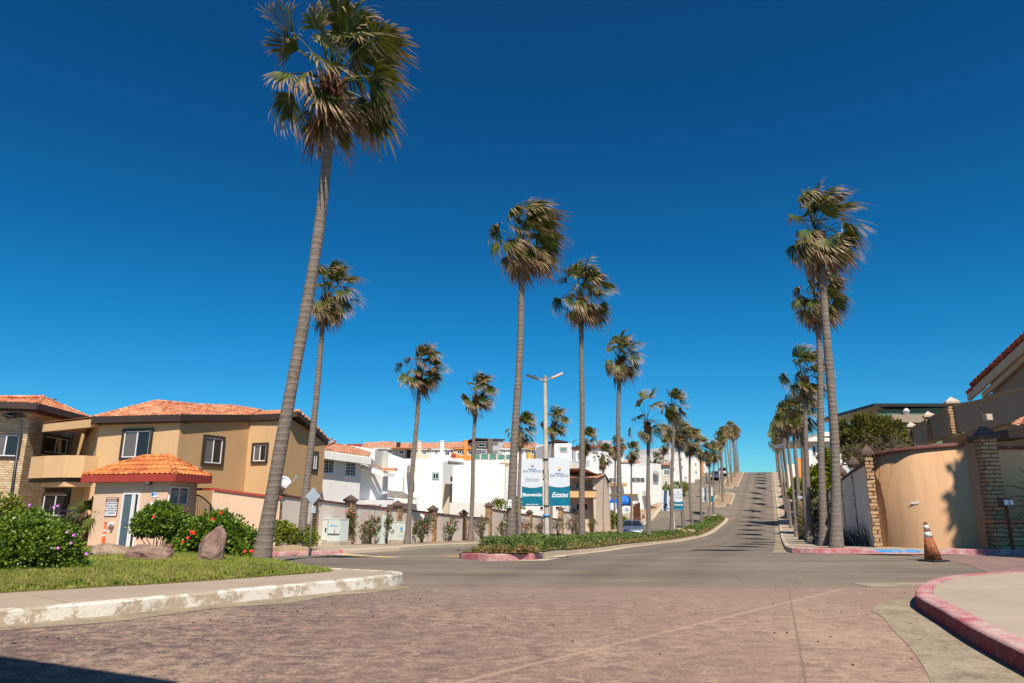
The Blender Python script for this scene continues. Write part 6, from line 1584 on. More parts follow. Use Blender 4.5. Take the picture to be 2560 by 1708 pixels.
def lamp_post(X, Y, z, H, label, rz=.0, r=.10):
    t = thing('lamp_post', (X, Y, z), label, 'lamp post', 'concrete lamp posts along the median')
    mb = MB(); mb.tube([(X, Y, z-.2), (X, Y, z+H)], [r, r*.72], 8, smooth=False); mb.build('pole', M['concpole'], t)
    mb = MB(); mb.lathe([(r*.85, H-.22), (r*.85, H-.02), (r*.6, H)], (X, Y, z), 8, smooth=False); mb.build('pole_cap', M['concpole'], t)
    for s in (-1, 1):
        tilt = R(18 if s < 0 else 24); d = Vector((s*math.cos(tilt)*math.cos(rz), s*math.sin(rz), math.sin(tilt)))
        q = Vector((X, Y, z+H-.20)); mb = MB(); mb.tube([q, q+d*.26], .025, 6); a = mb.build('arm', M['capw'], t)
        e = q+d*.24; Mx = Matrix.Translation(e) @ Matrix.Rotation(rz, 4, 'Z') @ Matrix.Rotation(-tilt*s, 4, 'Y'); mb = MB()
        prof = [(0, .05), (s*.14, .085), (s*.46, .085), (s*.50, .05)]
        for (x0, w0), (x1, w1) in zip(prof, prof[1:]):
            for sy in (0,):
                i = [mb.vert(Mx @ Vector(v)) for v in ((x0, -w0, -.035), (x1, -w1, -.035), (x1, w1, -.035), (x0, w0, -.035), (x0, -w0*.7, .045), (x1, -w1*.7, .045), (x1, w1*.7, .045), (x0, w0*.7, .045))]
                for f in ((0,3,2,1),(4,5,6,7),(0,1,5,4),(1,2,6,5),(2,3,7,6),(3,0,4,7)): mb.face([i[k] for k in f])
        hd = mb.build('lamp_head', M['capw'], t)
        mb = MB(); i = [mb.vert(Mx @ Vector(v)) for v in ((s*.16, -.07, -.037), (s*.46, -.07, -.037), (s*.46, .07, -.037), (s*.16, .07, -.037))]; mb.face(i); mb.build('lens', M['greyst'], hd)
        mb = MB(); c = Mx @ Vector((s*.18, 0, .045)); mb.lathe([(.025, 0), (.025, .04), (.015, .055)], c, 8); mb.build('photocell', M['blackm'], hd)
    return t
pp = P(1366, 1267, 25.3); pz = gz(pp.x, 25.3)+.15
top = P(1366, 940, 25.3).z
lp = lamp_post(pp.x, 25.3, pz, top-pz, 'nearest concrete lamp post with two lamp heads, carrying the large teal and white banners', r=.095)
mb = MB()
for py in (1148, 1264): z = P(1366, py, 25.3).z; mb.lathe([(.125, -.015), (.125, .015)], (pp.x, 25.3, z), 10); mb.box((pp.x-.85, 25.24, z-.008), (pp.x+.85, 25.26, z+.008))
mb.build('banner_strap', M['blackm'], lp); mb = MB(); z = P(1366, 1289, 25.3).z; mb.lathe([(.128, -.025), (.128, .025)], (pp.x, 25.3, z), 10); mb.build('blue_tape', M['ink_cy'], lp)
FB1 = Face(Vector((pp.x-1, 25.14, 0)), Vector((pp.x+1, 25.14, 0)))
s0, z1 = FB1.hit(1304.5, 1147); s1, z0 = FB1.hit(1357, 1265.5)
banner(FB1, s0, s1, z0, z1, 'left large banner reading Bienvenido on the nearest lamp post', [('shield', .52, .86, .058), ('t', 'RESIDENCIAL', .5, .770, .055, 'ink_b', 0, .9, 0), ('t', 'SAN MARINO', .5, .712, .125, 'ink_b', 0, .88, 0), ('t', 'Estates', .48, .52, .21, 'ink_g', .45, .85, -.004), ('t', 'Bienvenido', .5, .205, .165, 'ink_w', 0, .95, .004), ('t', '@residencialsanmarino', .5, .025, .055, 'ink_w', 0, .85, .001)])
s0, z1 = FB1.hit(1371, 1145); s1, z0 = FB1.hit(1425.5, 1265)
banner(FB1, s0, s1, z0, z1, 'right large banner reading Estates on the nearest lamp post', [('shield', .52, .765, .062), ('t', 'RESIDENCIAL', .5, .665, .055, 'ink_b', 0, .9, 0), ('t', 'SAN MARINO', .5, .605, .130, 'ink_b', 0, .88, 0), ('t', 'Estates', .5, .18, .25, 'ink_w', .45, .82, .003)])
def post2(px, Y, bans, label, hpx=None):
    q = P(px, 1267, Y); z = gz(q.x, Y)+.15; lp = lamp_post(q.x, Y, z, 6.0, label, r=.11)
    F = Face(Vector((q.x-1, Y-.15, 0)), Vector((q.x+1, Y-.15, 0)))
    mb = MB()
    for (x0, y0, x1, y1, items, lab, ph) in bans:
        s0, z1 = F.hit(x0, y0); s1, z0 = F.hit(x1, y1); banner(F, s0, s1, z0, z1, lab, items, ph); mb.box((min(q.x, (F.A+F.e*s0).x), Y-.13, z1-.05), (max(q.x, (F.A+F.e*s1).x), Y-.11, z1-.02))
    if bans: mb.build('banner_strap', M['blackm'], lp)
    return lp
post2(1682, 56.5, [(1653, 1225.5, 1674, 1277.5, [('shield', .52, .88, .09)], 'left banner with a grey house photograph on the second lamp post', True), (1683, 1222, 1708, 1276, [('shield', .52, .86, .09), ('t', 'SAN MARINO', .5, .70, .13, 'ink_b', 0, .9, 0), ('t', 'Estates', .5, .56, .22, 'ink_g', .45, .9, 0), ('t', 'Vivencias', .5, .22, .20, 'ink_w', 0, .95, .004), ('t', '@residencialsanmarino', .5, .03, .065, 'ink_w', 0, .9, 0)], 'right banner reading Vivencias on the second lamp post', False)], 'second concrete lamp post beside a palm trunk leaning right')
post2(1771, 87.5, [(1754, 1219, 1768, 1255, [('shield', .52, .86, .09), ('t', 'SAN MARINO', .5, .70, .14, 'ink_b', 0, .9, 0)], 'left white banner with small dark figures on the third lamp post', True), (1773, 1218, 1783.5, 1254, [('shield', .52, .86, .08), ('t', 'SAN MARINO', .5, .70, .12, 'ink_b', 0, .9, 0)], 'right teal and white banner on the third lamp post', False)], 'third concrete lamp post at the tip of the green island')
post2(1803, 118, [], 'fourth concrete lamp post on the short dry island'); post2(1835, 148, [], 'fifth concrete lamp post on the uppermost dry island')
# paper notice on the leaning median palm
F = Face(P(1268, 1267, 21.68), P(1288, 1267, 21.68)); s0, z1 = F.hit(1269.5, 1249); s1, z0 = F.hit(1279, 1269.5)
p = F.A+F.e*s0; p.z = z0; t = thing('paper_notice', p, 'white paper notice taped to the leaning median palm trunk', 'notice'); mb = MB(); lbox(mb, F, s0, s1, -.01, .004, z0, z1); mb.build('sheet', M['paper'], t); text_mb('Informes', .035, F, (s0+s1)/2, z1-.09, .006, 'ink_b', t); mb = MB(); lbox(mb, F, s0+.02, s1-.02, .0045, .007, z0+.02, z0+.05); mb.build('stripe', M['teal'], t)
p = P(1058, 1293, 35.6); t = thing('paper_notice', p, 'curled white paper sheet on the palm beside the plain white cabinet', 'notice'); mb = MB(); mb.tube([(p.x-.12, 35.5, p.z+.14), (p.x+.02, 35.42, p.z+.05), (p.x+.0, 35.5, p.z-.16)], [.05, .09, .05], 6); mb.build('sheet', M['paper'], t)

# ------------------------------------------------------------------ cars
def m_paint(name, col):
    t = NT(name); t.bs.inputs['Coat Weight'].default_value = .5; t.bs.inputs['Coat Roughness'].default_value = .05; return t.done(col, .35, .5, .55)
M['silverblue'] = m_paint('silver_blue_car_paint', (.20, .24, .30)); M['whitecar'] = m_paint('white_car_paint', (.75, .75, .75)); M['darkcar'] = m_paint('dark_car_paint', (.03, .035, .05)); M['rubber'] = m_flat('tyre_rubber', (.02, .02, .02), .9, .1); M['headl'] = m_glass('headlight_glass', (.75, .72, .62), .12)
def car(X, Y, rz, label, paint, kind='sedan', pitch=0):
    z = gz(X, Y)+.0; t = thing('parked_car', (X, Y, z), label, 'car'); Mx = Matrix.Translation((X, Y, z)) @ Matrix.Rotation(rz, 4, 'Z') @ Matrix.Rotation(pitch, 4, 'X')
    L = 4.5; suv = kind == 'suv'; hr = 1.75 if suv else 1.43
    # sections along y (front at -y): (y, halfwidth, z_low, z_belt, roof halfwidth, z_roof)
    S = [(-2.25, .62, .38, .62, .55, .63), (-2.15, .78, .25, .72, .66, .75), (-1.9, .87, .22, .82, .74, .86), (-1.2, .90, .2, .90, .78, .96), (-.85, .90, .2, .92, .76, 1.0), (-.15, .90, .2, .93, .60, hr-.05), (.4, .90, .2, .94, .60, hr), (1.0, .90, .2, .95, .60, hr-.04), (1.65, .89, .22, .96, .68, 1.08 if not suv else hr-.15), (2.05, .84, .25, .94, .70, .99 if not suv else 1.1), (2.22, .74, .35, .85, .62, .9)]
    mb = MB(); rows = []
    for y, w, zl, zb_, wr, zr_ in S:
        pr = [(-w*.92, zl), (-w, zl+.15), (-w*1.01, (zl+zb_)/2+.05), (-w*.97, zb_), (-wr, zr_-.04), (-wr*.8, zr_), (0, zr_+.02), (wr*.8, zr_), (wr, zr_-.04), (w*.97, zb_), (w*1.01, (zl+zb_)/2+.05), (w, zl+.15), (w*.92, zl)]
        rows.append([mb.vert(Mx @ Vector((x, y, zz))) for x, zz in pr])
    for i in range(len(rows)-1):
        for k in range(12): mb.face([rows[i][k+1], rows[i][k], rows[i+1][k], rows[i+1][k+1]], 0, True)
        mb.face([rows[i][0], rows[i][12], rows[i+1][12], rows[i+1][0]])
    mb.face(rows[0]); mb.face(list(reversed(rows[-1]))); mb.build('body', M[paint], t)
    g = MB(); q = lambda x, y, zz: Mx @ Vector((x, y, zz)); hz = hr-.06
    g.quad(q(-.72, -.90, .995), q(.72, -.90, .995), q(.55, -.20, hz), q(-.55, -.20, hz)); g.build('windscreen', M['glass'], t)
    for s in (-1, 1):
        g = MB(); a = [q(s*.895, -.62, .965), q(s*.895, 1.3, .985), q(s*.70, 1.0, hz-.05), q(s*.665, .0, hz-.06)]; g.face([g.vert(v) for v in (a if s > 0 else a[::-1])]); g.build('side_window', M['glass'], t)
        g = MB(); g.box((s*.92-.09, -.62, .93), (s*.92+.09, -.5, 1.06), 0, Mx); g.build('mirror', M[paint], t)
        g = MB(); g.tube([q(s*.62-.16*s*-1*0, -2.17, .68), q(s*.74, -2.10, .70)], [.10, .09], 10); g.build('headlight', M['headl'], t)
        for y in (-1.38, 1.35):
            g = MB(); g.tube([q(s*.72, y, .31), q(s*.90, y, .31)], .32, 18); w = g.build('wheel', M['rubber'], t); g = MB(); g.tube([q(s*.85, y, .31), q(s*.912, y, .31)], .2, 12); g.build('rim', M['galv'], w)
    g = MB(); g.box((-.42, -2.262, .52), (.42, -2.2, .60), 0, Mx); g.box((-.6, -2.24, .27), (.6, -2.15, .37), 0, Mx); g.build('grille', M['blackm'], t)
    g = MB(); g.box((-.16, -2.275, .40), (.16, -2.25, .49), 0, Mx); g.build('number_plate', M['paper'], t)
    return t
yaw = -math.atan(.385)
q = P(1587, 1330, 53.5); car(q.x, 54.5, yaw+.18, 'silver-blue sedan driving down the left street toward the viewer', 'silverblue')
q = P(1789, 1195, 146); car(q.x, 146, yaw, 'white sport utility vehicle parked high on the left street', 'whitecar', 'suv')
q = P(1808, 1190, 156); car(q.x, 156, yaw, 'second white vehicle near the crest, behind the palms', 'whitecar', 'suv')
def cone(root, X, Y, z, H, dirty=False, tilt=0, scale=1):
    Mx = Matrix.Rotation(tilt, 3, 'Y'); r0 = .155*H/.75
    T = Matrix.Translation((X, Y, z)) @ Matrix.Rotation(.35, 4, 'Z')
    mb = MB(); w = .20*H/.75; mb.box((-w, -w, 0.004), (w, w, .035), 0, T); mb.build('base', M['cone_base'] if dirty else M['fl_or'], root, bevel=.01)
    prof = lambda t: r0*(1-t)+.032*t
    bands = [(0, .60, 'cone_or'), (.60, .74, 'reflw2'), (.74, .80, 'cone_or'), (.80, .92, 'reflw2'), (.92, 1.0, 'cone_or')]
    for a, b, m in bands:
        mb = MB(); pr = [(prof(a)+(.002 if m == 'reflw2' else 0), .03+a*(H-.03)), (prof(b)+(.002 if m == 'reflw2' else 0), .03+b*(H-.03))]
        mb.lathe(pr, (X, Y, z), 20, M=Mx, cap=True); mb.build('reflective_band' if m == 'reflw2' else 'cone_section', M[m], root)
def m_dirty(name, a, b, c):
    t = NT(name); n = t.noise(t.pos, 9, 6, .7); n2 = t.noise(t.pos, 40, 4); t.bump(n2, .3, .01); return t.done(t.ramp(n, [(.36, a), (.5, b), (.62, c)]), .7, .3)
M['cone_or'] = m_dirty('sooty_orange_cone', (.07, .03, .02), (.26, .085, .035), (.40, .13, .05)); M['reflw2'] = m_dirty('scuffed_white_band', (.10, .05, .03), (.60, .57, .5), (.72, .70, .64)); M['cone_base'] = m_plain('black_rubber_base', (.03, .025, .025), .8)
q = G(2334, 1404); t = thing('traffic_cone', (q.x, q.y, 0), 'dirty orange traffic cone with scuffed white bands standing on the side street', 'traffic cone'); cone(t, q.x, q.y, .006, .86, True, R(-4.5))
q = P(1608, 1278, 96); t = thing('traffic_cone', (q.x, 96, gz(q.x, 96)), 'tiny distant orange traffic cone beside the rusty fence', 'traffic cone'); cone(t, q.x, 96, gz(q.x, 96)+.15, .9)
# ------------------------------------------------------------------ right side
rwx = lambda y: KX(y)+2.67
RWL = [(20.9, 2.42, 2.42), (24.7, 2.35, 2.35), (29, 2.22, 2.22), (33.3, 2.05, 2.05), (37.6, 1.9, 1.9), (41.9, 1.6, 1.6), (46.2, 1.35, 1.35), (50.5, 1.2, 1.2), (54.8, 1.1, 1.1)]
rw_ = thing('perimeter_wall', (rwx(20.9), 20.9, gz(rwx(20.9), 20.9)), 'shaded plaster perimeter wall with stone pillars behind the right-hand palms', 'wall')
for i in range(len(RWL)-1):
    y0, _, za = RWL[i]; y1, zc, _ = RWL[i+1]; x0, x1 = rwx(y0), rwx(y1); d = Vector((x1-x0, y1-y0, 0)).normalized(); n = Vector((-d.y, d.x, 0))*.08
    poly = [(x0+n.x, y0+n.y), (x0-n.x, y0-n.y), (x1-n.x, y1-n.y), (x1+n.x, y1+n.y)]
    mb = MB(); mb.prism(poly, [gz(*p)-.3 for p in poly], [za, za, zc, zc]); mb.build('panel', M['wallpanel'], rw_); mb = MB(); beam(mb, (x0, y0, za+.085), (x1, y1, zc+.085), .085, .27); mb.build('coping', M['coping'], rw_)
for y, a, b in RWL: pillar(rw_, rwx(y), y, gz(rwx(y), y)-.1, a+.3, .24)
# curved wall
cw = smoothline([(P(px, 1366, y).x, y) for px, y in [(2200, 21.3), (2232, 20.7), (2272, 20.15), (2320, 19.75), (2385, 19.55), (2450, 19.55)]], 6)
zt = [P(1280+1707*1.02*x/y, 1148+(1115-1148)*(i/(len(cw)-1))**.75, y).z for i, (x, y) in enumerate(cw)]
t = thing('curved_wall', (11.7, 20.0, 0), 'smooth orange-tan curved corner wall with maroon coping', 'wall')
mb = MB(); pr = None
for i, (x, y) in enumerate(cw):
    a = Vector(cw[max(i-1, 0)]); b = Vector(cw[min(i+1, len(cw)-1)]); d = (b-a).normalized(); n = Vector((-d.y, d.x))*.2
    row = [mb.vert((x, y, -.6)), mb.vert((x, y, zt[i])), mb.vert((x+n.x, y+n.y, zt[i])), mb.vert((x+n.x, y+n.y, -.6))]
    if pr:
        for k in range(3): mb.face([pr[k], row[k], row[k+1], pr[k+1]], 0, k in (0, 2))
    pr = row
mb.build('panel', M['curved'], t); mb = MB(); pr = None
for i, (x, y) in enumerate(cw):
    a = Vector(cw[max(i-1, 0)]); b = Vector(cw[min(i+1, len(cw)-1)]); d = (b-a).normalized(); n = Vector((-d.y, d.x))
    q = [(-.07, .0), (-.05, .06), (-.02, .11), (.22, .11), (.27, 0)]
    row = [mb.vert((x+n.x*o, y+n.y*o, zt[i]+h+.003)) for o, h in q]
    if pr:
        for k in range(5): mb.face([pr[k], row[k], row[(k+1) % 5], pr[(k+1) % 5]], 0, k < 3)
    pr = row
mb.build('coping', M['coping'], t)
for ii in range(len(cw)-1):
    fp = Face(Vector(cw[ii]+(0,)), Vector(cw[ii+1]+(0,))); s_, z_ = fp.hit(2290, 1257)
    if 0 <= s_ <= fp.L: break
mb = MB()
ids = [mb.vert(fp.M @ Vector((s_+a, .012+.02*abs(a), z_+b))) for a, b in ((-.16, -.02), (-.05, -.045), (.06, -.03), (.10, .02), (.04, .07), (.0, .03), (-.08, .03))]; mb.face(ids); mb.build('bare_plaster_patch', M['white2'], t)
# gate pillar and wall to its right
t = thing('gate_pillar', (14.0, 19.5, 0), 'tall square stone pillar with a dark pyramid cap right of the curved wall', 'pillar')
z1 = P(2485, 1098, 19.4).z; PX, PY = P(2484, 1240, 19.5).x, 19.5
M4 = Matrix.Translation((PX, PY, 0)) @ Matrix.Rotation(-.12, 4, 'Z'); mb = MB(); r = random.Random(9); z = -.1
while z < z1:
    h = min(r.uniform(.07, .15), z1-z); a, b, c, d = [.215-r.uniform(0, .035) for _ in range(4)]; mb.box((-a, -b, z), (c, d, z+h), 0, M4); z += h
mb.build('pillar', M['stonep'], t); mb = MB(); pyramid(mb, PX, PY, z1, .56, .34, -.12); mb.build('cap', M['cap'], t)
t = thing('boundary_wall', (14.5, 19.8, 0), 'tan wall with red coping running off the right edge behind the cycad', 'wall')
F = Face(Vector((PX+.2, 19.8, 0)), Vector((22, 19.9, 0))); z = P(2540, 1124, 19.8).z
mb = MB(); lbox(mb, F, 0, F.L, -.2, 0, -.3, z); mb.build('panel', M['tan'], t); mb = MB(); lbox(mb, F, 0, F.L, -.25, .06, z, z+.1); mb.build('coping', M['coping'], t)
t = thing('stone_planter', (14.2, 18.9, 0), 'low stacked-stone planter with a red slab top at the right edge', 'planter')
F = Face(Vector((13.0, 18.85, 0)), Vector((18, 18.8, 0))); s0, zt_ = F.hit(2492, 1308)
mb = MB(); r = random.Random(19); z = -.05; s0 = 0
F = Face(Vector((P(2494, 1340, 18.85).x, 18.9, 0)), Vector((18, 18.8, 0)))
while z < zt_-.02:
    h = min(r.uniform(.07, .13), zt_-z); s = 0
    while s < F.L:
        w = r.uniform(.18, .42); lbox(mb, F, s, min(F.L, s+w-.012), -.4, r.uniform(-.03, .015), z, z+h-.01); s += w
    z += h
mb.build('stones', M['stonep'], t); mb = MB(); lbox(mb, F, -.06, F.L, -.5, .06, zt_, zt_+.09); mb.build('slab', m_plain('terracotta_slab', (.40, .17, .10), .8, bump=.2), t)
mb = MB(); lbox(mb, F, .0, F.L, -.39, -.06, -.05, zt_-.02); mb.build('core', M['conc'], t)
q = P(2530, 1360, 18.5); t = thing('meter_post', (q.x, 18.5, .13), 'thin rusty post carrying a small white-faced box at the right edge', 'post')
zb1 = P(2530, 1247, 18.5).z; mb = MB(); mb.box((q.x-.03, 18.47, .1), (q.x+.03, 18.53, zb1)); mb.build('post', M['rust'], t)
mb = MB(); mb.box((q.x-.14, 18.4, zb1-.19), (q.x+.16, 18.58, zb1)); bx_ = mb.build('box', M['blackm'], t, bevel=.01); mb = MB(); mb.box((q.x-.10, 18.39, zb1-.16), (q.x+.02, 18.399, zb1-.03)); mb.box((q.x+.05, 18.39, zb1-.16), (q.x+.14, 18.399, zb1-.03)); mb.build('face_plate', M['vinyl'], bx_)
# cycad
def cycad(X, Y, z, label):
    t = thing('cycad', (X, Y, z), label, 'cycad'); r = random.Random(6); mb = MB(); st = MB()
    mb2 = MB(); mb2.lathe([(.16, -.2), (.2, 0), (.16, .35), (.08, .5)], (X, Y, z), 10); mb2.build('trunk', M['crownbase'], t)
    for i in range(30):
        az = i*2.4; el = R(75-75*(i/30)); L = r.uniform(1.0, 1.3); d = Vector((math.cos(az)*math.cos(el), math.sin(az)*math.cos(el), math.sin(el))); p = Vector((X, Y, z+.4)); pts = []
        for k in range(13): pts.append(p.copy()); p = p+d*(L/12); d = (d+Vector((0, 0, -.09))).normalized()
        st.tube(pts, [.012-.0007*k for k in range(13)], 4)
        for k in range(2, 13):
            dd = (pts[k]-pts[k-1]).normalized(); s = dd.cross(Vector((0, 0, 1))).normalized()
            for f in (0, .5):
                b = pts[k-1].lerp(pts[k], f)
                for sg in (-1, 1): leaf(mb, b, s*sg+dd*.5+Vector((0, 0, .35)), Vector((0, 0, 1)), .20*math.sin(PI*(k+f)/14)+.05, .010)
    mb.build('fronds', M['cyc'], t); st.build('stalks', M['cyc'], t)
M['cyc'] = m_leaf('cycad_leaf', (.02, .05, .02), (.05, .10, .04), None, tr=.1)
cycad(14.3, 18.4+.15, .75, 'dark green cycad with arching feathery fronds at the right edge')
# bare vine over the wall corner
t = thing('dry_vine', (10.9, 20.2, 2.4), 'tangle of bare brown vine over the top of the curved wall', 'vine'); mb = MB(); lf = MB(); r = random.Random(77)
for k in range(150):
    a = r.uniform(0, 1); p = Vector((10.6+1.5*a+r.gauss(0, .18), 21.5-1.3*a+r.gauss(0, .25), 2.62+r.gauss(0, .15)+.15)); pts = [p]; d = Vector((r.uniform(-1, 1), r.uniform(-.6, .6), r.uniform(-.4, .8))).normalized()
    for _ in range(4): p = p+d*r.uniform(.1, .2); d = (d+Vector((r.uniform(-.6, .6), r.uniform(-.6, .6), -.02))).normalized(); pts.append(p)
    mb.tube(pts, [.008, .007, .006, .004, .002], 3, cap=False)
    if r.random() < .35: leaf(lf, pts[-1], rdir(r), rdir(r), .07, .02)
mb.build('stems', m_plain('dry_twig', (.20, .15, .12), .9, .1), t); lf.build('leaves', M['dryleaf'], t)
t = thing('dry_vine', (12.0, 30, 0), 'dark bare shrub at the foot of the right perimeter wall', 'vine'); mb = MB()
for (yy) in (22.5, 24, 26, 27.5):
    for k in range(26):
        p = Vector((rwx(yy)-.25, yy+r.uniform(-.5, .5), gz(rwx(yy), yy)+.1)); pts = [p]; d = Vector((r.uniform(-.5, .1), r.uniform(-.6, .6), 1)).normalized()
        for _ in range(5): p = p+d*r.uniform(.1, .22); d = (d+Vector((r.uniform(-.4, .3), r.uniform(-.5, .5), -.05))).normalized(); pts.append(p)
        mb.tube(pts, [.015, .012, .01, .007, .005, .003], 4, cap=False)
mb.build('stems', M['bark'], t)
# ---- large house at the right with a curved terrace
zc0, zc1 = 4.15, 5.35
ter = [(KX(y)+7.15, y) for y in (38, 35.5, 33, 30, 27.0)]
cur = smoothline([(KX(27)+7.15, 27.0), (17.75, 25.6), (17.4, 24.2), (17.45, 22.6), (18.0, 21.0), (19.5, 20.2), (23, 20.0)], 7)
t = thing('terrace_house', (18.5, 27, gz(17, 27)), 'large brown-grey stucco house with a curved roof terrace and tiled gable at the right edge', 'house')
zpar = P(2378, 1018, 27).z; zlow = P(2392, 1081, 27).z
def wallline(pts, z0, z1, th=.2, side=1):
    mb = MB(); pr = None
    for i, (x, y) in enumerate(pts):
        a = Vector(pts[max(i-1, 0)]); b = Vector(pts[min(i+1, len(pts)-1)]); d = (b-a).normalized(); n = Vector((-d.y, d.x))*th*side
        row = [mb.vert((x, y, z0)), mb.vert((x, y, z1)), mb.vert((x+n.x, y+n.y, z1)), mb.vert((x+n.x, y+n.y, z0))]
        if pr:
            for k in range(4): mb.face([pr[k], row[k], row[(k+1) % 4], pr[(k+1) % 4]], 0, False)
        else: mb.face(row[::-1])
        pr = row
    mb.face(pr); return mb
wallline(ter, zlow, zpar, .2).build('terrace_parapet', M['brownst'], t); wallline(cur, zlow, zpar, .2).build('curved_parapet', M['brownst'], t)
cop = [(x, y) for x, y in ter[:-1]+cur]; wallline([(x-.06, y-.02) for x, y in cop], zpar, zpar+.1, .34).build('parapet_coping', m_plain('tan_coping', (.36, .27, .18), .85, .1), t)
mb = MB(); poly = [(x+.3, y) for x, y in cur[:-1]]+[(23, 30), (KX(30)+7.29, 30)]; mb.prism(poly, zlow-.25, zlow-.01); mb.build('terrace_slab', M['brownst'], t)
for y, w in ((35.4, .34), (31.3, .34), (27.1, .38)):
    x = KX(y)+7.15; M4 = Matrix.Translation((x, y, 0)) @ Matrix.Rotation(RZ, 4, 'Z'); mb = MB(); zz = zlow-.05
    while zz < zpar+.12: h = rnd.uniform(.1, .16); a, b, c, d = [w/2-rnd.uniform(0, .04) for _ in range(4)]; mb.box((-a, -b, zz), (c, d, min(zz+h, zpar+.14)), 0, M4); zz += h
    o = mb.build('terrace_pillar', M['stonep'], t); mb = MB(); pyramid(mb, x, y, zpar+.14, w+.08, .2, RZ); mb.build('cap', M['capw'], o)
# body below and behind
mb = MB(); body = [(KX(38)+7.39, 38), (KX(30)+7.39, 30), (18.6, 27.3), (18.7, 24.0), (19.4, 22.4), (26, 22.0), (28, 38)]
mb.prism(body, -1.2, zlow-.26); mb.build('wall', M['brownst'], t)
mb = MB(); up_ = [(KX(34)+9.6, 34), (19.85, 28.0), (19.85, 24.6), (21.0, 21.4), (30, 21.4), (30, 34)]
g0 = P(2446, 944, 27.6); g1 = P(2545, 848, 25.0); gx_ = 19.85
ze0 = g0.z; 
mb.prism(up_, zlow, ze0-.6)
ypk = 24.4; zpk = g1.z+.35
mb.face([mb.vert(v) for v in ((gx_, 27.9, ze0-.6), (gx_, 27.9, ze0-.35), (gx_, ypk, zpk-.3), (gx_, 20.9, ze0-.35), (gx_, 20.9, ze0-.6))]); mb.build('upper_wall', M['brownst'], t)
rf = MB(); xo = gx_-.45
roof_plane(rf, (31, 28.4, ze0-.22), (xo, 28.4, ze0-.22), (xo, ypk, zpk), (31, ypk, zpk), .28, .4, .07); roof_plane(rf, (xo, 20.4, ze0-.22), (31, 20.4, ze0-.22), (31, ypk, zpk), (xo, ypk, zpk), .28, .4, .07)
for k in range(16):
    f = k/15; a = Vector((xo, 28.4-(28.4-ypk)*f, ze0-.22+(zpk-ze0+.22)*f)); b = a+Vector((0, -(28.4-ypk)/15, (zpk-ze0+.22)/15)); rf.tube([a+Vector((-.02, 0, .05)), b+Vector((-.02, 0, .07))], [.11, .09], 8)
rf.build('roof', M['tile_dk'], t)
mb = MB(); beam(mb, (xo+.05, 28.4, ze0-.3), (xo+.05, ypk, zpk-.08), .34, .10); beam(mb, (xo+.25, 28.2, ze0-.55), (xo+.25, ypk, zpk-.34), .22, .12); mb.build('bargeboard', M['capw'], t)
# lower eave left of the gable
rf = MB(); a = P(2420, 982, 29.5); b = P(2458, 950, 28.3); 
for k in range(7): p = a.lerp(b, k/6); q_ = a.lerp(b, min(1, (k+1)/6)); rf.tube([p, q_], [.11, .09], 8)
rf.build('lower_rake_tiles', M['tile_dk'], t); mb = MB(); beam(mb, a, b, .3, .12, drop=.06); mb.build('lower_bargeboard', M['capw'], t)
p = P(2477, 1044, 22.9); mb = MB(); mb.box((p.x-.20, 22.8, p.z-.10), (p.x+.0, 23.0, p.z+.11)); fl_ = mb.build('wall_lamp', M['capw'], t, bevel=.01)
# ground-floor tiled canopy at the edge
rf = MB(); a = P(2522, 1083, 21.2); b = P(2640, 1062, 20.4); a.z = b.z; roof_plane(rf, a, b, b+Vector((2.4, 1.8, .75)), a+Vector((2.4, 1.8, .75)), .28, .4, .07); rf.build('porch_roof', M['tile_old'], t); mb = MB(); beam(mb, a, b, .3, .1, drop=.02); mb.prism([(a.x, a.y), (b.x, b.y), (b.x, b.y+2), (a.x, a.y+2)], a.z-.3, a.z-.05); mb.build('porch_fascia', M['fascia_br'], t)
# ---- green house
t, F, A, B, C, Dd = houseb('dark green flat-roofed house behind the round dark tree', 2194, 49, 2400, 49, 1024, 1018, 9, 'green', zdrop=1, skew=7)
mb = MB(); lbox(mb, F, -.4, F.L+.3, -9.2, .35, max(A.z, B.z), max(A.z, B.z)+.22); mb.build('roof_edge', M['blackm'], t)
s0, z1 = F.hit(2232, 1056); s1, z0 = F.hit(2312, 1120); mb = MB(); lbox(mb, F, s0-.2, s1+.2, -.05, .35, z1-.05, z1+.5); mb.build('lintel', M['brownst'], t)
W(t, F, 2232, 1062, 2264, 1110, glass='glassg', mull=1); W(t, F, 2268, 1060, 2292, 1125, glass='glassgr', mull=0)
s, z = F.hit(2263, 1034); c = F.A+F.e*s+F.n*.12; mb = MB(); mb.lathe([(.12, -.42), (.2, -.35), (.2, .1), (.28, .14), (.1, .38)], (c.x, c.y, z), 12); mb.build('wall_lantern', M['vinyl'], t)
mb = MB()
for k in range(5): lbox(mb, F, s0+2.4, s1, .5, .54, z0+.5+.28*k, z0+.54+.28*k)
mb.build('railing', M['galv'], t)
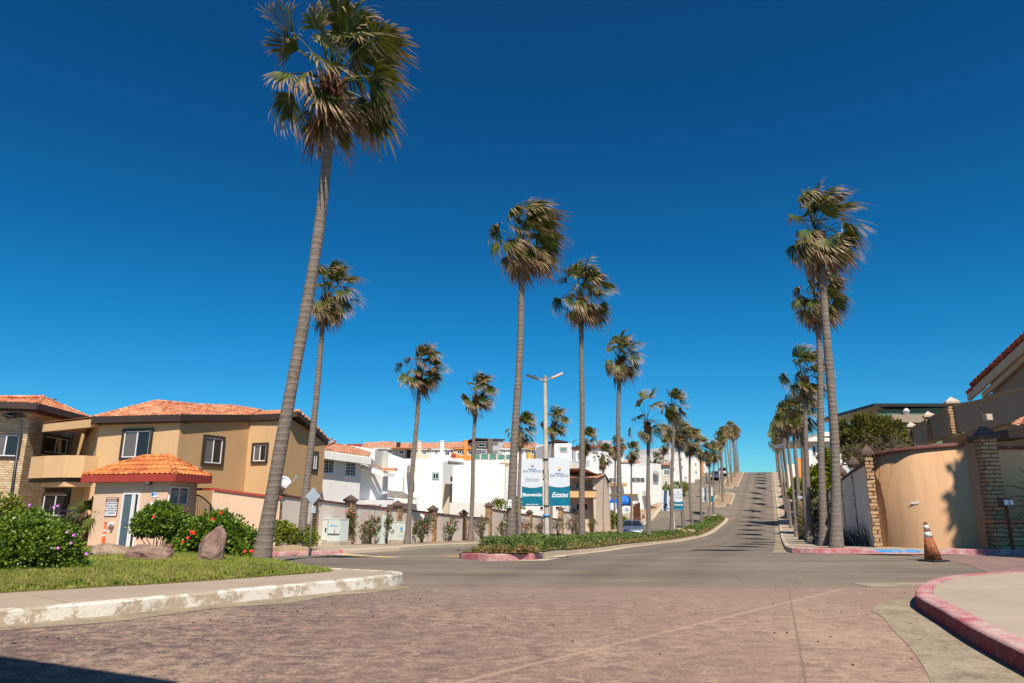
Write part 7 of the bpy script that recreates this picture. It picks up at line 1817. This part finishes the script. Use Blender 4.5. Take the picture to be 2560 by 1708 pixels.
# ---- trees behind the right wall
def tree(name, label, X, Y, z, blobs, n, L, Wd, mat, seed, trunk=.14, cat='tree', limbs=7):
    r = random.Random(seed); t = thing(name, (X, Y, z), label, cat)
    bl = [(X+b[0], Y+b[1], z+b[2], b[3], b[4], b[5]) for b in blobs]; mb = MB(); foliage(mb, bl, n, L, Wd, r, clump=9, shell=.45, ns=2.2); mb.build('crown', M[mat], t)
    ms = MB(); h = min(b[2] for b in blobs)
    ms.tube([(X, Y, z-.2), (X+.05, Y, z+h*.5), (X, Y+.05, z+h)], [trunk*1.25, trunk, trunk*.8], 10)
    for k in range(limbs): b = bl[k % len(bl)]; e = Vector((b[0]+r.uniform(-.5, .5)*b[3], b[1]+r.uniform(-.3, .3)*b[4], b[2]+r.uniform(-.2, .5)*b[5])); ms.tube([(X, Y, z+h*.75), Vector((X, Y, z+h)).lerp(e, .5)+Vector((0, 0, .1)), e], [trunk*.6, trunk*.4, trunk*.15], 6)
    ms.build('trunk', M['bark'], t); return t
c = P(2190, 1110, 31); z0 = gz(c.x, 31)
def bl_px(lst, Y, X0, z0, dy=0):
    out = []
    for px, py, rx, rz in lst: q = P(px, py, Y); out.append((q.x-X0, rnd.uniform(-.6, .6)+dy, q.z-z0, rx*Y/1707, rx*Y/1707*.9, rz*Y/1707))
    return out
tree('round_tree', 'dark green round-crowned tree behind the right perimeter wall, in front of the green house', c.x, 31, z0, bl_px([(2112, 1066, 16, 14), (2140, 1060, 16, 14), (2172, 1056, 20, 14), (2205, 1060, 20, 14), (2232, 1076, 18, 16), (2190, 1088, 28, 24), (2140, 1095, 28, 24), (2112, 1105, 16, 18), (2118, 1142, 20, 24), (2150, 1140, 28, 26), (2250, 1100, 14, 14), (2215, 1112, 26, 20)], 31, c.x, z0), 16000, .17, .03, 'dark_tree', 41, .2)
c = P(2062, 1190, 37); z0 = gz(c.x, 37); tree('citrus_tree', 'bright yellow-green leafy tree showing between the right palm trunks', c.x, 37, z0, bl_px([(2060, 1150, 14, 26), (2045, 1190, 18, 22), (2072, 1185, 20, 30), (2040, 1215, 16, 16), (2095, 1185, 16, 30)], 37, c.x, z0), 4200, .17, .07, 'hib2', 42, .1)
c = P(2005, 1225, 60); z0 = gz(c.x, 60); tree('round_bush', 'light green rounded shrub in the garden between the fourth and fifth right palms', c.x, 60, z0, bl_px([(2005, 1215, 18, 18), (1998, 1235, 16, 16), (2015, 1240, 18, 14)], 60, c.x, z0), 1500, .25, .1, 'hib2', 43, .1)
for px, Y, s in ((2120, 30.5, 1), (2016, 46, 1.1)):
    c = P(px, 1300, Y); bush('dark_shrub', {2120: 'dark leafy shrub behind the second right wall pillar', 2016: 'dark green shrub low behind the fourth right palm'}[px], 'bush', (c.x+.6, Y+.8, gz(c.x, Y)), [(0, 0, 1.3, .9, .8, 1.2), (.6, .2, 1.9, .7, .6, .7)], 2200, .12, .05, M['dark_tree'], None, 5, int(Y))
# white and coloured houses far up on the right
t, F, A, B, C, Dd = houseb('white house with layered flat roofs behind the right palms', 2030, 70, 2098, 70, 1107, 1105, 8, 'white', zdrop=4, skew=4.5)
mb = MB(); z = P(2060, 1103, 70).z; lbox(mb, F, -1, F.L+.6, -8, .8, z-.1, z+.25); z = P(2060, 1088, 70).z; lbox(mb, F, 1.2, F.L+1.4, -8, .3, z-.1, z+.3); lbox(mb, F, .4, F.L, -7, -.6, A.z, z-.1); mb.build('roof_slabs', M['white2'], t)
W(t, F, 2030, 1115, 2040, 1140, glass='glassb', mull=0)
for k, (a, b, t_, Y, mt, lab) in enumerate([(2002, 2028, 1126, 82, 'white', 'narrow white house with dark tall windows between right palm trunks'), (1985, 2003, 1145, 96, 'orange', 'small orange house far up the right pavement'), (1972, 1986, 1160, 112, 'white2', 'white house behind the farther right palms'), (1962, 1972, 1163, 128, 'cream', 'cream house farthest up on the right')]):
    t, F, A, B, C, Dd = houseb(lab, a, Y, b, Y, t_, t_, 9, mt, 'houses up the right street', zdrop=4, skew=5); w = b-a
    W(t, F, a+w*.3, t_+8, a+w*.6, t_+22, glass='glass', mull=0); W(t, F, a+w*.3, t_+34, a+w*.6, t_+50, glass='glass', mull=0)
# small white meter box on a wall far right
q = P(2002, 1243, 46); t = thing('garden_wall_sign', (q.x, 46, gz(q.x, 46)), 'small pale panel above the right wall between two palm trunks', 'sign'); mb = MB(); mb.box((q.x-.25, 45.9, q.z-.1), (q.x+.2, 45.95, q.z+.08)); mb.build('panel', M['signback'], t); mb = MB(); mb.tube([(q.x, 45.97, gz(q.x, 46)), (q.x, 45.97, q.z)], .03, 6); mb.build('post', M['blackm'], t)

# ------------------------------------------------------------------ things behind / beside the viewer that only cast shade
e0 = G(60, 1656); e1 = G(415, 1708); d = (e1-e0); d.z = 0; d.normalize(); n_ = Vector((-d.y, d.x, 0)); hW = 5.0
sh_ = Vector((-math.sin(R(12)), math.cos(R(12)), 0))*(hW/math.tan(R(52)))
w1 = e1-sh_; w0 = e1-sh_-d*8.0
t = thing('entrance_wall', (w1.x, w1.y, 0), 'tan entrance wall just behind the viewer at the left, casting the bottom-left shadow', 'wall')
mb = MB(); q = [w0, w1, w1-n_*.45, w0-n_*.45]; mb.prism([(p.x, p.y) for p in q][::-1], 0, hW-.1); mb.build('panel', M['tan'], t)
mb = MB(); q = [w0+n_*.06, w1+n_*.06+d*.06, w1-n_*.5+d*.06, w0-n_*.5]; mb.prism([(p.x, p.y) for p in q][::-1], hW-.1, hW); mb.build('coping', M['coping'], t)

tree('street_tree', 'broad street tree beyond the right edge, shading the tall stone pillar', 15.9, 10.8, .16, [(0, 0, 10.5, 1.7, 1.7, 1.4), (-.45, .3, 12.0, 1.15, 1.1, 1.1), (-.1, 0, 9.3, 1.9, 1.6, 1.2)], 30000, .30, .12, 'dark_tree', 51, .18)
# ------------------------------------------------------------------ camera, sun, sky
cam = bpy.data.cameras.new('camera'); co = bpy.data.objects.new('camera', cam); COL.objects.link(co); SC.camera = co
cam.lens = 24.0; cam.sensor_width = 36; cam.clip_start = .05; cam.clip_end = 5000
co.location = (0, 0, CAMZ); co.rotation_euler = (PI/2+PITCH, 0, 0)
SUN_EL = R(52); AZ = R(12)       # the sun stands behind the viewer, a little to the right
sd = Vector((math.sin(AZ)*math.cos(SUN_EL), -math.cos(AZ)*math.cos(SUN_EL), math.sin(SUN_EL)))
sl = bpy.data.lights.new('sun', 'SUN'); so = bpy.data.objects.new('sun', sl); COL.objects.link(so)
sl.energy = 5.0; sl.angle = R(.53); sl.color = (1.0, .90, .765)
so.rotation_euler = (-sd).to_track_quat('-Z', 'Y').to_euler(); so.location = (0, -20, 60)
w = bpy.data.worlds.new('World'); SC.world = w; w.use_nodes = True; nt = w.node_tree
bg = nt.nodes['Background']; sky = nt.nodes.new('ShaderNodeTexSky'); sky.sky_type = 'NISHITA'; sky.sun_disc = False
sky.sun_elevation = SUN_EL; sky.sun_rotation = math.atan2(sd.x, sd.y)
sky.altitude = 300; sky.air_density = 1.0; sky.dust_density = .25; sky.ozone_density = 4.5
hs_ = nt.nodes.new('ShaderNodeHueSaturation'); hs_.inputs['Saturation'].default_value = 1.15; hs_.inputs['Hue'].default_value = .492
gm = nt.nodes.new('ShaderNodeGamma'); gm.inputs['Gamma'].default_value = 1.42
nt.links.new(sky.outputs[0], hs_.inputs['Color']); nt.links.new(hs_.outputs[0], gm.inputs[0]); mx = nt.nodes.new('ShaderNodeMix'); mx.data_type = 'RGBA'; mx.blend_type = 'MULTIPLY'; mx.inputs[0].default_value = 1; tc = nt.nodes.new('ShaderNodeTexCoord'); sx = nt.nodes.new('ShaderNodeSeparateXYZ'); rp = nt.nodes.new('ShaderNodeValToRGB'); e = rp.color_ramp.elements
e[0].position = 0; e[0].color = (.38, .64, .76, 1); e[1].position = .6; e[1].color = (.18, .74, .80, 1); k = e.new(.10); k.color = (.25, .655, .75, 1); k = e.new(.25); k.color = (.14, .77, .81, 1); k = e.new(.85); k.color = (.75, .82, .80, 1)
nt.links.new(tc.outputs['Generated'], sx.inputs[0]); nt.links.new(sx.outputs[2], rp.inputs[0]); nt.links.new(rp.outputs[0], mx.inputs[7])
nt.links.new(gm.outputs[0], mx.inputs[6]); nt.links.new(mx.outputs[2], bg.inputs[0]); bg.inputs[1].default_value = .05
SC.view_settings.view_transform = 'Standard'; SC.view_settings.look = 'None'; SC.view_settings.gamma = 1; SC.view_settings.exposure = .36
SC.render.film_transparent = False
SC.cycles.max_bounces = 6; SC.cycles.transparent_max_bounces = 4
